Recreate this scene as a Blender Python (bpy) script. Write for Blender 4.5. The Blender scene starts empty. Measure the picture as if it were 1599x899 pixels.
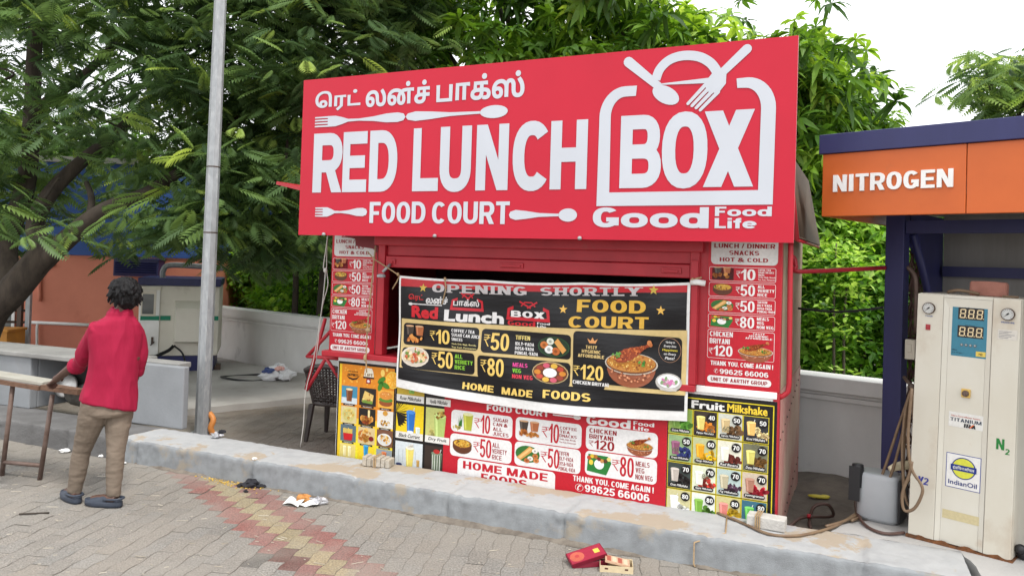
import bpy, math, random
import numpy as np
from mathutils import Vector, Matrix
from mathutils.geometry import delaunay_2d_cdt
random.seed(7); rng = np.random.default_rng(7)
SC = bpy.context.scene
COL = SC.collection
R = math.radians

# ------------------------------------------------------------------ camera, sky, sun, exposure
CAM_H = 1.85
cd = bpy.data.cameras.new("camera"); cam = bpy.data.objects.new("camera", cd); COL.objects.link(cam)
cam.matrix_world = Matrix.Translation((0, 0, CAM_H)) @ Matrix.Rotation(R(91.0), 4, 'X') @ Matrix.Rotation(R(1.75), 4, 'Z')
cd.sensor_width = 36.0; cd.lens = 1200.0 / 1599.0 * 36.0
cd.shift_y = -0.038428
cd.clip_start = 0.05; cd.clip_end = 500
SC.camera = cam

SUN_EL, SUN_AZ = 58.0, 145.0          # azimuth clockwise from +Y: behind the camera, to the right
w = bpy.data.worlds.new("World"); SC.world = w; w.use_nodes = True
nt = w.node_tree; N = nt.nodes; L = nt.links
bg = N['Background']
sky = N.new('ShaderNodeTexSky'); sky.sky_type = 'NISHITA'; sky.sun_disc = False
sky.sun_elevation = R(SUN_EL); sky.sun_rotation = R(SUN_AZ)
tc = N.new('ShaderNodeTexCoord'); nz = N.new('ShaderNodeTexNoise'); nz.inputs['Scale'].default_value = 2.2; nz.inputs['Detail'].default_value = 6
mp = N.new('ShaderNodeMapping'); mp.inputs['Scale'].default_value = (1, 1, 2.5)
L.new(tc.outputs['Generated'], mp.inputs[0]); L.new(mp.outputs[0], nz.inputs['Vector'])
cr = N.new('ShaderNodeValToRGB'); cr.color_ramp.elements[0].position = .2; cr.color_ramp.elements[0].color = (.82,)*3 + (1,)
cr.color_ramp.elements[1].position = .55; cr.color_ramp.elements[1].color = (1, 1, 1, 1)
L.new(nz.outputs[0], cr.inputs[0])
mx = N.new('ShaderNodeMixRGB'); mx.inputs['Color2'].default_value = (9.6, 9.75, 10.0, 1)   # bright overcast cloud deck
L.new(cr.outputs[0], mx.inputs['Fac']); L.new(sky.outputs[0], mx.inputs['Color1']); L.new(mx.outputs[0], bg.inputs[0])
bg.inputs[1].default_value = 0.1
sl = bpy.data.lights.new("sun", 'SUN'); sl.energy = 1.4; sl.angle = R(12); sl.color = (1.0, .96, .9)
so = bpy.data.objects.new("sun", sl); COL.objects.link(so)
sd = Vector((math.sin(R(SUN_AZ)) * math.cos(R(SUN_EL)), math.cos(R(SUN_AZ)) * math.cos(R(SUN_EL)), math.sin(R(SUN_EL))))
so.rotation_euler = sd.to_track_quat('Z', 'Y').to_euler(); so.location = (4, -6, 12)
vs = SC.view_settings; vs.view_transform = 'Standard'; vs.look = 'None'; vs.gamma = 1; vs.use_curve_mapping = False
vs.exposure = 1.0
SC.cycles.max_bounces = 6; SC.cycles.transparent_max_bounces = 8

# ------------------------------------------------------------------ survey helpers (pixel of the photograph -> point in the place)
F_PX = 1200.0; SH_PX = cd.shift_y * 1599.0
MW = cam.matrix_world.copy(); C0 = MW.translation.copy(); R3 = MW.to_3x3()
def ray(x, y): return R3 @ Vector(((x - 799.5) / F_PX, -(y - 449.5 - SH_PX) / F_PX, -1.0))
def at(x, y, Y): r = ray(x, y); return C0 + r * (Y / r.y)
def onz(x, y, z=0.0): r = ray(x, y); return C0 + r * ((z - C0.z) / r.z)
class Frame:
    def __init__(s, o, deg):
        s.o = Vector(o); s.a = R(deg); s.M = Matrix.Translation(s.o) @ Matrix.Rotation(s.a, 4, 'Z'); s.Mi = s.M.inverted()
    def w(s, x, y, z): return s.M @ Vector((x, y, z))
    def px(s, x, y, back=0.0):           # point on the plane local y = back
        n = s.M.to_3x3() @ Vector((0, 1, 0)); p0 = s.w(0, back, 0); r = ray(x, y)
        return s.Mi @ (C0 + r * ((p0 - C0).dot(n) / r.dot(n)))
    def pz(s, x, y, z=0.0): return s.Mi @ onz(x, y, z)
KF = Frame((1.777, 5.072, 0), -25)       # stall: right front corner, x along the front, y to the back
BF = Frame((2.055, 5.115, 0), -45)       # nitrogen booth: left end of its fascia
CF = Frame((2.578, 4.926, .19), -45)     # air dispenser
EF = Frame((0, 5.33, 0), -23.44)         # kerb front line
WF = Frame((0, 9.25, 0), -39.35)         # boundary wall

# ------------------------------------------------------------------ colours and materials
def lin(c): return tuple(((v / 255.) / 12.92 if v / 255. <= .04045 else ((v / 255. + .055) / 1.055) ** 2.4) for v in c)
def mat(name, col, rough=.6, metal=0, col2=None, vscale=6, vlo=.35, vhi=.65, bump=0, bscale=40, spec=.4, col3=None, c3scale=2, c3lo=.55, c3hi=.7, stretch=None, coat=0):
    m = bpy.data.materials.new(name); m.use_nodes = True; n = m.node_tree.nodes; l = m.node_tree.links; b = n['Principled BSDF']
    b.inputs['Roughness'].default_value = rough; b.inputs['Metallic'].default_value = metal
    b.inputs['Specular IOR Level'].default_value = spec; b.inputs['Coat Weight'].default_value = coat
    t = n.new('ShaderNodeTexCoord'); v = t.outputs['Object']
    if stretch:
        k = n.new('ShaderNodeMapping'); k.inputs['Scale'].default_value = stretch; l.new(v, k.inputs[0]); v = k.outputs[0]
    def noise(sc, det=6, ro=.6):
        q = n.new('ShaderNodeTexNoise'); q.inputs['Scale'].default_value = sc; q.inputs['Detail'].default_value = det; q.inputs['Roughness'].default_value = ro
        l.new(v, q.inputs['Vector']); return q.outputs[0]
    def ramp(src, lo, hi):
        q = n.new('ShaderNodeMapRange'); q.inputs[1].default_value = lo; q.inputs[2].default_value = hi; l.new(src, q.inputs[0]); return q.outputs[0]
    out = None
    if col2:
        x = n.new('ShaderNodeMixRGB'); x.inputs[1].default_value = (*col, 1); x.inputs[2].default_value = (*col2, 1)
        l.new(ramp(noise(vscale), vlo, vhi), x.inputs[0]); out = x.outputs[0]
    if col3:
        x = n.new('ShaderNodeMixRGB'); x.inputs[2].default_value = (*col3, 1)
        if out: l.new(out, x.inputs[1])
        else: x.inputs[1].default_value = (*col, 1)
        l.new(ramp(noise(c3scale, 8, .65), c3lo, c3hi), x.inputs[0]); out = x.outputs[0]
    if out: l.new(out, b.inputs['Base Color'])
    else: b.inputs['Base Color'].default_value = (*col, 1)
    if bump:
        q = n.new('ShaderNodeBump'); q.inputs['Strength'].default_value = bump; q.inputs['Distance'].default_value = .01
        l.new(noise(bscale, 5), q.inputs['Height']); l.new(q.outputs[0], b.inputs['Normal'])
    return m
def attr_mat(name, rough=.5, mottle=.0, mscale=60, bump=0, bscale=8, translucent=0, spec=.4, coat=0, dirt=None, stretch=None, gain=1):
    m = bpy.data.materials.new(name); m.use_nodes = True; n = m.node_tree.nodes; l = m.node_tree.links; b = n['Principled BSDF']
    a = n.new('ShaderNodeAttribute'); a.attribute_name = 'Col'; out = a.outputs['Color']
    t = n.new('ShaderNodeTexCoord'); vec = t.outputs['Object']
    if stretch:
        k = n.new('ShaderNodeMapping'); k.inputs['Scale'].default_value = stretch[0]; k.inputs['Rotation'].default_value = stretch[1]; l.new(vec, k.inputs[0]); vec = k.outputs[0]
    if mottle:
        q = n.new('ShaderNodeTexNoise'); q.inputs['Scale'].default_value = mscale; q.inputs['Detail'].default_value = 6; l.new(t.outputs['Object'], q.inputs['Vector'])
        r = n.new('ShaderNodeMapRange'); r.inputs[1].default_value = .25; r.inputs[2].default_value = .75; r.inputs[3].default_value = 1 - mottle; r.inputs[4].default_value = 1 + mottle; l.new(q.outputs[0], r.inputs[0])
        x = n.new('ShaderNodeMixRGB'); x.blend_type = 'MULTIPLY'; x.inputs[0].default_value = 1; l.new(out, x.inputs[1]); l.new(r.outputs[0], x.inputs[2]); out = x.outputs[0]
    if gain != 1:                       # printing ink on flex is a little duller than its nominal colour
        x = n.new('ShaderNodeMixRGB'); x.blend_type = 'MULTIPLY'; x.inputs[0].default_value = 1; x.inputs[2].default_value = (gain, gain, gain, 1); l.new(out, x.inputs[1]); out = x.outputs[0]
    if dirt:
        q = n.new('ShaderNodeTexNoise'); q.inputs['Scale'].default_value = dirt[1]; q.inputs['Detail'].default_value = 9; q.inputs['Roughness'].default_value = .65; l.new(t.outputs['Object'], q.inputs['Vector'])
        r = n.new('ShaderNodeMapRange'); r.inputs[1].default_value = dirt[2]; r.inputs[2].default_value = dirt[3]; r.inputs[4].default_value = dirt[4]; l.new(q.outputs[0], r.inputs[0])
        x = n.new('ShaderNodeMixRGB'); x.inputs[2].default_value = (*dirt[0], 1); l.new(r.outputs[0], x.inputs[0]); l.new(out, x.inputs[1]); out = x.outputs[0]
    l.new(out, b.inputs['Base Color']); b.inputs['Roughness'].default_value = rough; b.inputs['Specular IOR Level'].default_value = spec; b.inputs['Coat Weight'].default_value = coat
    if bump:
        q = n.new('ShaderNodeTexNoise'); q.inputs['Scale'].default_value = bscale; q.inputs['Detail'].default_value = 4; l.new(vec, q.inputs['Vector'])
        p = n.new('ShaderNodeBump'); p.inputs['Strength'].default_value = bump; p.inputs['Distance'].default_value = .02; l.new(q.outputs[0], p.inputs['Height']); l.new(p.outputs[0], b.inputs['Normal'])
    if translucent:
        tr = n.new('ShaderNodeBsdfTranslucent'); ms = n.new('ShaderNodeMixShader'); ms.inputs[0].default_value = translucent
        hs = n.new('ShaderNodeHueSaturation'); hs.inputs['Value'].default_value = 1.5; hs.inputs['Saturation'].default_value = 1.1; hs.inputs['Hue'].default_value = .485
        l.new(out, hs.inputs['Color']); l.new(hs.outputs[0], tr.inputs[0])
        l.new(b.outputs[0], ms.inputs[1]); l.new(tr.outputs[0], ms.inputs[2]); l.new(ms.outputs[0], n['Material Output'].inputs[0])
    return m
M = {}
M['print'] = attr_mat('printed_flex', .40, .09, 60, gain=.86, bump=.15, bscale=4, spec=.34)
M['sign'] = attr_mat('sign_flex', .42, .05, 2.2, gain=.84, bump=.16, bscale=1.3, spec=.32)
M['banner'] = attr_mat('banner_flex', .34, .08, 30, gain=.88, bump=.42, bscale=2.0, spec=.36, stretch=((.8, 1, 3.6), (0, R(34), 0)))
M['leaf'] = attr_mat('leaf', .48, .14, 5, translucent=.45, spec=.35)
M['paver'] = attr_mat('paver', .9, .5, 75, bump=.9, bscale=110, dirt=((.33, .30, .26), .9, .34, .60, .72), spec=.2)
M['red_paint'] = mat('red_paint', (.42, .018, .03), .42, col2=(.34, .013, .023), vscale=4, bump=.05, bscale=20, col3=(.3, .06, .05), c3scale=5, c3lo=.66, c3hi=.8)
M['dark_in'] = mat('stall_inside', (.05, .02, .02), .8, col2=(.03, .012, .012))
M['white_wall'] = mat('white_wall', (.80, .79, .77), .8, col2=(.72, .71, .69), vscale=2.5, bump=.15, bscale=30, col3=(.3, .29, .27), c3scale=1.6, c3lo=.62, c3hi=.8, stretch=(1, 1, .55))
M['cream'] = mat('cream_metal', (.66, .62, .52), .5, col2=(.58, .54, .44), vscale=3, bump=.05)
M['steel'] = mat('galvanised_steel', (.36, .375, .385), .55, .25, col2=(.28, .295, .305), vscale=9, stretch=(3, 3, 1), bump=.05, col3=(.45, .46, .46), c3scale=7)
M['concrete'] = mat('concrete', (.40, .385, .36), .9, col2=(.30, .285, .26), vscale=1.2, bump=.4, bscale=50, col3=(.2, .185, .165), c3scale=1.1, c3lo=.55, c3hi=.75)
M['greypaint'] = mat('grey_painted_plaster', (.25, .262, .275), .8, col2=(.215, .225, .235), vscale=3, bump=.2, bscale=40, col3=(.22, .22, .22), c3scale=2.5, c3lo=.58, c3hi=.75)
M['soil'] = mat('soil', (.16, .135, .11), .95, col2=(.10, .085, .07), vscale=6, bump=.9, bscale=30)
M['ground'] = mat('joint_sand', (.25, .23, .20), .95, col2=(.20, .18, .155), vscale=4, bump=.4, bscale=60)
M['orange_wall'] = mat('orange_wall', (.60, .215, .14), .8, col2=(.53, .185, .12), vscale=1.5, bump=.1, bscale=20, col3=(.42, .13, .08), c3scale=1.2, c3lo=.6, c3hi=.8)
M['blue_wall'] = mat('blue_wall', (.032, .09, .30), .7, col2=(.027, .075, .26), vscale=2)
M['navy'] = mat('navy_paint', (.028, .03, .115), .45, col2=(.022, .024, .09), vscale=5, bump=.04, stretch=(1, 1, .15))
M['orange'] = mat('orange_fascia', (.57, .118, .02), .42, col2=(.52, .105, .018), vscale=3, col3=(.36, .11, .04), c3scale=4.5, c3lo=.61, c3hi=.76)
M['grey_sheet'] = mat('grey_sheet', (.27, .26, .25), .7, col2=(.23, .22, .21), vscale=12, stretch=(1, 1, .1), bump=.1)
M['white_paint'] = mat('white_paint', (.78, .78, .77), .5, col2=(.72, .72, .7))
M['cab'] = mat('dispenser_enamel', (.60, .57, .49), .42, col2=(.56, .52, .43), vscale=2, bump=.03, col3=(.38, .28, .19), c3scale=2.6, c3lo=.52, c3hi=.84, stretch=(1, 1, .7))
M['cabhi'] = mat('dispenser_enamel_clean', (.62, .595, .52), .4, col2=(.58, .545, .46), vscale=3, col3=(.45, .33, .22), c3scale=4, c3lo=.64, c3hi=.85)
M['rust'] = mat('rust', (.22, .085, .03), .9, col2=(.10, .045, .02), vscale=30, bump=.4, bscale=80)
M['dark_steel'] = mat('dark_steel', (.06, .05, .045), .55, .3, col2=(.1, .06, .04), vscale=12)
M['lattice'] = mat('rusty_brown_lattice', (.11, .055, .045), .7, col2=(.07, .035, .03), vscale=20)
M['bark'] = mat('bark', (.075, .058, .045), .95, col2=(.04, .031, .025), vscale=9, bump=.9, bscale=24, stretch=(1, 1, .35))
M['mangobark'] = mat('mango_bark', (.10, .085, .07), .95, col2=(.055, .045, .038), vscale=8, bump=.8, bscale=20)
M['brick'] = mat('worn_brick', (.36, .16, .12), .9, col2=(.28, .12, .09), vscale=14, bump=.4)
M['block'] = mat('paver_block', (.46, .41, .34), .9, col2=(.35, .31, .25), vscale=14, bump=.6, bscale=60, col3=(.55, .52, .47), c3scale=6)
M['blockgrey'] = mat('pale_paver_block', (.56, .54, .50), .9, col2=(.44, .42, .39), vscale=14, bump=.6, bscale=60)
M['rope'] = mat('jute', (.42, .3, .17), .95, col2=(.33, .22, .12), vscale=60)
M['hose'] = mat('rubber_hose', (.20, .135, .08), .5, col2=(.15, .095, .058), vscale=12)
M['cable'] = mat('black_cable', (.015, .015, .016), .45)
M['whitecable'] = mat('white_cable', (.45, .43, .40), .6)
M['black'] = mat('black_plastic', (.02, .02, .022), .4)
M['chair'] = mat('dark_brown_plastic', (.055, .045, .042), .38, col2=(.04, .033, .03), vscale=10)
M['alu'] = mat('dull_aluminium', (.6, .59, .57), .38, .75, col2=(.4, .38, .36), vscale=12)
M['sooty'] = mat('sooty_pot', (.10, .09, .08), .55, .4, col2=(.2, .19, .17), vscale=8)
M['wood'] = mat('worn_wood', (.17, .09, .055), .8, col2=(.1, .055, .035), vscale=10, stretch=(1, 8, 8), bump=.3)
M['laminate'] = mat('pale_laminate', (.38, .37, .32), .6, col2=(.33, .31, .26), vscale=6)
M['pipe_brown'] = mat('rusted_tube', (.17, .12, .10), .6, .3, col2=(.11, .07, .055), vscale=15)
M['conduit'] = mat('orange_conduit', (.62, .24, .06), .5)
M['genset'] = mat('genset_paint', (.86, .86, .84), .5, col2=(.68, .68, .64), vscale=2, bump=.03)
M['gensetside'] = mat('genset_beige_paint', (.70, .67, .58), .55, col2=(.63, .60, .51), vscale=2, col3=(.34, .3, .23), c3scale=2, c3lo=.6, c3hi=.85)
M['green_band'] = mat('green_band', (.0, .19, .10), .5)
M['glassdark'] = mat('dark_glass', (.12, .13, .13), .08, spec=.8)
M['gauge'] = mat('gauge_face', (.52, .52, .5), .3, col2=(.45, .45, .43))
M['yellowbox'] = mat('ochre_box', (.5, .22, .03), .6, col2=(.4, .17, .03))
M['bucket'] = mat('grey_plastic', (.40, .415, .43), .45, col2=(.35, .365, .38), vscale=3)
M['towel'] = mat('cream_cloth', (.68, .6, .42), .95, bump=.4, bscale=50)
M['pink_sheet'] = mat('faded_red_corrugated_sheet', (.38, .17, .15), .5, col2=(.34, .20, .17), vscale=2.5, bump=.05, col3=(.42, .31, .24), c3scale=1.1, c3lo=.48, c3hi=.62)
M['flap'] = mat('flap_brown', (.075, .05, .034), .65, col2=(.11, .075, .05), vscale=3)
M['slabtop'] = mat('counter_slab', (.29, .285, .27), .9, col2=(.22, .215, .205), vscale=3, bump=.5, bscale=60)
M['brown_sheet'] = mat('bare_brown_sheet', (.26, .19, .13), .55, col2=(.34, .26, .18), vscale=3)

# ------------------------------------------------------------------ mesh builder
def tagm(me): return me
class MB:
    def __init__(s): s.v = []; s.f = []; s.c = []; s.mi = []; s.cur = (1, 1, 1); s.m = 0; s.sm = []; s.smooth = False
    def add(s, vs, fs, col=None, mi=None, smooth=None):
        o = len(s.v); s.v += [tuple(p) for p in vs]; c = col or s.cur; k = s.m if mi is None else mi; sm = s.smooth if smooth is None else smooth
        for f in fs: s.f.append(tuple(o + i for i in f)); s.c.append(c); s.mi.append(k); s.sm.append(sm)
    def box(s, a, b, T=None, **k):
        x0, y0, z0 = a; x1, y1, z1 = b
        vs = [Vector(p) for p in ((x0,y0,z0),(x1,y0,z0),(x1,y1,z0),(x0,y1,z0),(x0,y0,z1),(x1,y0,z1),(x1,y1,z1),(x0,y1,z1))]
        if T is not None: vs = [T @ p for p in vs]
        s.add(vs, [(0,3,2,1),(4,5,6,7),(0,1,5,4),(1,2,6,5),(2,3,7,6),(3,0,4,7)], **k)
    def quad(s, *p, **k): s.add(p, [tuple(range(len(p)))], **k)
    def ring(s, c, r1, r2, ax, ay, n): return [Vector(c) + ax * (math.cos(2*math.pi*i/n) * r1) + ay * (math.sin(2*math.pi*i/n) * r2) for i in range(n)]
    def rings(s, rs, cap=True, **k):
        n = len(rs[0]); vs = [p for r in rs for p in r]; fs = []
        for j in range(len(rs) - 1):
            for i in range(n): fs.append((j*n+i, j*n+(i+1) % n, (j+1)*n+(i+1) % n, (j+1)*n+i))
        if cap: fs.append(tuple(range(n-1, -1, -1))); fs.append(tuple((len(rs)-1)*n + i for i in range(n)))
        s.add(vs, fs, **k)
    def tube(s, pts, r, n=8, smooth=True, cap=True, sub=0, **k):
        P = [Vector(p) for p in pts]; rr = list(r) if hasattr(r, '__len__') else [r] * len(P)
        if sub and len(P) > 2:                       # Catmull-Rom
            Q = []; q = []
            for i in range(len(P) - 1):
                p0 = P[max(i-1, 0)]; p1 = P[i]; p2 = P[i+1]; p3 = P[min(i+2, len(P)-1)]
                for j in range(sub):
                    t = j / sub
                    Q.append(.5 * ((2*p1) + (p2-p0)*t + (2*p0-5*p1+4*p2-p3)*t*t + (3*p1-p0-3*p2+p3)*t*t*t)); q.append(rr[i] + (rr[i+1]-rr[i])*t)
            Q.append(P[-1]); q.append(rr[-1]); P = Q; rr = q
        rs = []; ax = None
        for i, p in enumerate(P):
            d = (P[min(i+1, len(P)-1)] - P[max(i-1, 0)])
            d = d.normalized() if d.length > 1e-9 else Vector((0, 0, 1))
            if ax is None: ax = d.orthogonal().normalized()
            else: ax = (ax - d * ax.dot(d)); ax = ax.normalized() if ax.length > 1e-6 else d.orthogonal().normalized()
            rs.append(s.ring(p, rr[i], rr[i], ax, d.cross(ax), n))
        s.rings(rs, cap, smooth=smooth, **k)
    def lathe(s, prof, n=20, c=(0, 0, 0), T=None, smooth=True, cap=True, **k):
        rs = [[Vector((c[0] + r*math.cos(2*math.pi*i/n), c[1] + r*math.sin(2*math.pi*i/n), c[2] + z)) for i in range(n)] for r, z in prof]
        if T is not None: rs = [[T @ p for p in r] for r in rs]
        s.rings(rs, cap, smooth=smooth, **k)
    def ell(s, c, r, T=None, n=14, m=9, **k):
        rs = []
        for j in range(m):
            a = -math.pi/2 + math.pi*(j + .5*(j == 0)*.2)/(m - 1) if 0 < j < m-1 else (-math.pi/2 + .05 if j == 0 else math.pi/2 - .05)
            rs.append([Vector((r[0]*math.cos(a)*math.cos(2*math.pi*i/n), r[1]*math.cos(a)*math.sin(2*math.pi*i/n), r[2]*math.sin(a))) for i in range(n)])
        if T is not None: rs = [[T @ p for p in q] for q in rs]
        rs = [[p + Vector(c) for p in q] for q in rs]
        s.rings(rs, True, smooth=True, **k)
    def build(s, name, mats, parent=None, loc=None, rotz=0, bevel=0, colattr=False, M4=None):
        me = bpy.data.meshes.new(name); me.from_pydata(s.v, [], s.f); 
        mats = mats if isinstance(mats, (list, tuple)) else [mats]
        for q in mats: me.materials.append(q)
        me.polygons.foreach_set('material_index', s.mi); me.polygons.foreach_set('use_smooth', s.sm)
        if colattr:
            a = me.color_attributes.new('Col', 'FLOAT_COLOR', 'CORNER')
            lt = np.array([len(f) for f in s.f]); arr = np.ones((lt.sum(), 4), 'f'); arr[:, :3] = np.repeat(np.array(s.c, 'f')[:, :3], lt, axis=0)
            a.data.foreach_set('color', arr.ravel())
        me.update(); me.validate()
        o = bpy.data.objects.new(name, me); COL.objects.link(o)
        if parent: o.parent = parent
        if M4 is not None: o.matrix_world = M4
        elif loc is not None: o.location = loc; o.rotation_euler = (0, 0, rotz)
        if bevel:
            b = o.modifiers.new('bevel', 'BEVEL'); b.width = bevel; b.segments = 2; b.limit_method = 'ANGLE'; b.angle_limit = R(50); b.harden_normals = False
        return o
def label(o, lab=None, cat=None, group=None, kind=None):
    if lab: o['label'] = lab
    if cat: o['category'] = cat
    if group: o['group'] = group
    if kind: o['kind'] = kind
    return o
def thing(name, lab, cat, loc=(0, 0, 0), rotz=0, group=None, M4=None):
    o = bpy.data.objects.new(name, None); COL.objects.link(o); o.location = loc; o.rotation_euler = (0, 0, rotz); o.empty_display_size = .2
    if M4 is not None: o.matrix_world = M4
    return label(o, lab, cat, group)
def structure(o): o['kind'] = 'structure'; return o

# ------------------------------------------------------------------ lettering
def arcp(cx, cy, rx, ry, a0, a1, n=12, p=2.35):
    out = []
    for i in range(n + 1):
        t = R(a0 + (a1 - a0) * i / n); c, s_ = math.cos(t), math.sin(t)
        out.append((cx + rx * math.copysign(abs(c) ** (2/p), c), cy + ry * math.copysign(abs(s_) ** (2/p), s_)))
    return out
def strk(pts, tv, th, closed=False):
    n = len(pts); Lp = []; Rp = []
    for i in range(n):
        if closed: a = pts[i-1]; b = pts[(i+1) % n]
        else: a = pts[max(i-1, 0)]; b = pts[min(i+1, n-1)]
        dx, dy = b[0]-a[0], b[1]-a[1]; q = math.hypot(dx, dy) or 1
        nx, ny = -dy/q*tv/2, dx/q*th/2
        Lp.append((pts[i][0]+nx, pts[i][1]+ny)); Rp.append((pts[i][0]-nx, pts[i][1]-ny))
    if not closed: return [Rp + Lp[::-1]]
    A = sum(Lp[i-1][0]*Lp[i][1]-Lp[i][0]*Lp[i-1][1] for i in range(n)); B = sum(Rp[i-1][0]*Rp[i][1]-Rp[i][0]*Rp[i-1][1] for i in range(n))
    o, i_ = (Lp, Rp) if abs(A) > abs(B) else (Rp, Lp)
    return [ccw(o), ccw(i_)[::-1]]
def area(p): return sum(p[i-1][0]*p[i][1]-p[i][0]*p[i-1][1] for i in range(len(p)))
def ccw(p): return p if area(p) > 0 else p[::-1]
def rct(x0, y0, x1, y1): return [(x0, y0), (x1, y0), (x1, y1), (x0, y1)]
GW = {'I': .24, 'M': .80, 'W': .92, '1': .42, 'J': .5, 'L': .53, 'E': .56, 'F': .53, 'T': .58, '.': .22, ',': .22, '!': .22, '-': .36, '/': .4, "'": .2, ':': .22, 'i': .22, 'f': .36, ' ': .28}
def glyph(ch, w, tv, th):
    a, b = tv/2, th/2; P = []
    def S(p, closed=False): P.extend([ccw(q) if not closed else q for q in strk(p, tv, th, closed)])
    def B(*q): P.append(rct(*q))
    def Q(*p): P.append(ccw(list(p)))
    if ch in 'O0Q':
        S(arcp(w/2, .5, w/2-a, .5-b, 0, 360, 28)[:-1], True)
        if ch == 'Q': Q((w*.5, .28), (w*.62, .36), (w, .02), (w*.86, -.06))
    elif ch == 'o': S(arcp(w/2, .36, w/2-a, .36-b, 0, 360, 24)[:-1], True)
    elif ch == 'd': S(arcp(w/2-.02, .36, w/2-a-.02, .36-b, 0, 360, 24)[:-1], True); B(w-tv, 0, w, 1)
    elif ch == 'e': S(arcp(w/2, .36, w/2-a, .36-b, 0, 320, 24)); B(a, .36-b*.8, w-a*.6, .36+b*.8)
    elif ch == 'i': B((w-tv)/2, 0, (w+tv)/2, .72); B((w-tv)/2, .82, (w+tv)/2, 1)
    elif ch == 'f': B(w*.25, 0, w*.25+tv, .8); B(0, .56, w, .56+th*.9); S([(w*.25+a, .7)] + arcp(w*.25+a+w*.34, .78, w*.34, .22-b, 180, 90, 6) + [(w, 1-b)])
    elif ch in 'CG':
        S(arcp(w/2, .5, w/2-a, .5-b, 42, 318 if ch == 'C' else 330, 26))
        if ch == 'G': B(w-tv, .1, w, .5); B(w*.52, .5-th, w, .5)
    elif ch == 'D': B(0, 0, tv, 1); S([(a, 1-b), (w*.42, 1-b)] + arcp(w*.42, .5, w*.58-a, .5-b, 90, -90, 16) + [(w*.42, b), (a, b)])
    elif ch in 'PRB':
        m = .5 if ch == 'B' else .44
        B(0, 0, tv, 1); S([(a, 1-b), (w*.55, 1-b)] + arcp(w*.55, (1-b+m)/2, (w*(.41 if ch == 'B' else .45))-a, (1-b-m)/2, 90, -90, 12) + [(w*.55, m), (a, m)])
        if ch == 'B': S([(a, m), (w*.55, m)] + arcp(w*.55, (m+b)/2, w*.45-a, (m-b)/2, 90, -90, 12) + [(w*.55, b), (a, b)])
        if ch == 'R': Q((w*.40, m), (w*.40+tv, m+.02), (w, 0), (w-tv*1.12, 0))
    elif ch == 'E': B(0, 0, tv, 1); B(0, 0, w, th); B(0, 1-th, w, 1); B(0, .5-b, w*.92, .5+b)
    elif ch == 'F': B(0, 0, tv, 1); B(0, 1-th, w, 1); B(0, .5-b-.03, w*.88, .5+b-.03)
    elif ch == 'H': B(0, 0, tv, 1); B(w-tv, 0, w, 1); B(0, .5-b, w, .5+b)
    elif ch == 'I': B((w-tv)/2, 0, (w+tv)/2, 1)
    elif ch == 'J': S([(w-a, 1), (w-a, .3)] + arcp(w/2, .3, w/2-a, .3-b, 0, -170, 12))
    elif ch == 'K': B(0, 0, tv, 1); Q((tv*.8, .32), (tv*.8, .58), (w-tv*1.15, 1), (w, 1)); Q((w*.36, .5), (w*.36+tv, .66), (w, 0), (w-tv*1.2, 0))
    elif ch == 'L': B(0, 0, tv, 1); B(0, 0, w, th)
    elif ch == 'M': B(0, 0, tv*.95, 1); B(w-tv*.95, 0, w, 1); Q((0, 1), (tv*1.15, 1), (w/2+tv*.45, 0), (w/2-tv*.45, 0)); Q((w, 1), (w-tv*1.15, 1), (w/2-tv*.45, 0), (w/2+tv*.45, 0))
    elif ch == 'N': B(0, 0, tv, 1); B(w-tv, 0, w, 1); Q((0, 1), (tv*1.1, 1), (w, 0), (w-tv*1.1, 0))
    elif ch in 'S':
        S(arcp(w/2, .75-b/2, w/2-a, .25-b/2, 30, 270, 16, 2.1) + arcp(w/2, .25+b/2, w/2-a, .25-b/2, 90, -150, 16, 2.1)[1:])
    elif ch == 'T': B((w-tv)/2, 0, (w+tv)/2, 1); B(0, 1-th, w, 1)
    elif ch == 'U': r = min(.36, w*.6); S([(a, 1), (a, r)] + arcp(w/2, r, w/2-a, r-b, 180, 360, 16) + [(w-a, r), (w-a, 1)])
    elif ch == 'V': Q((0, 1), (tv*1.15, 1), (w/2+tv*.5, 0), (w/2-tv*.5, 0)); Q((w, 1), (w-tv*1.15, 1), (w/2-tv*.5, 0), (w/2+tv*.5, 0))
    elif ch == 'W':
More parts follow.
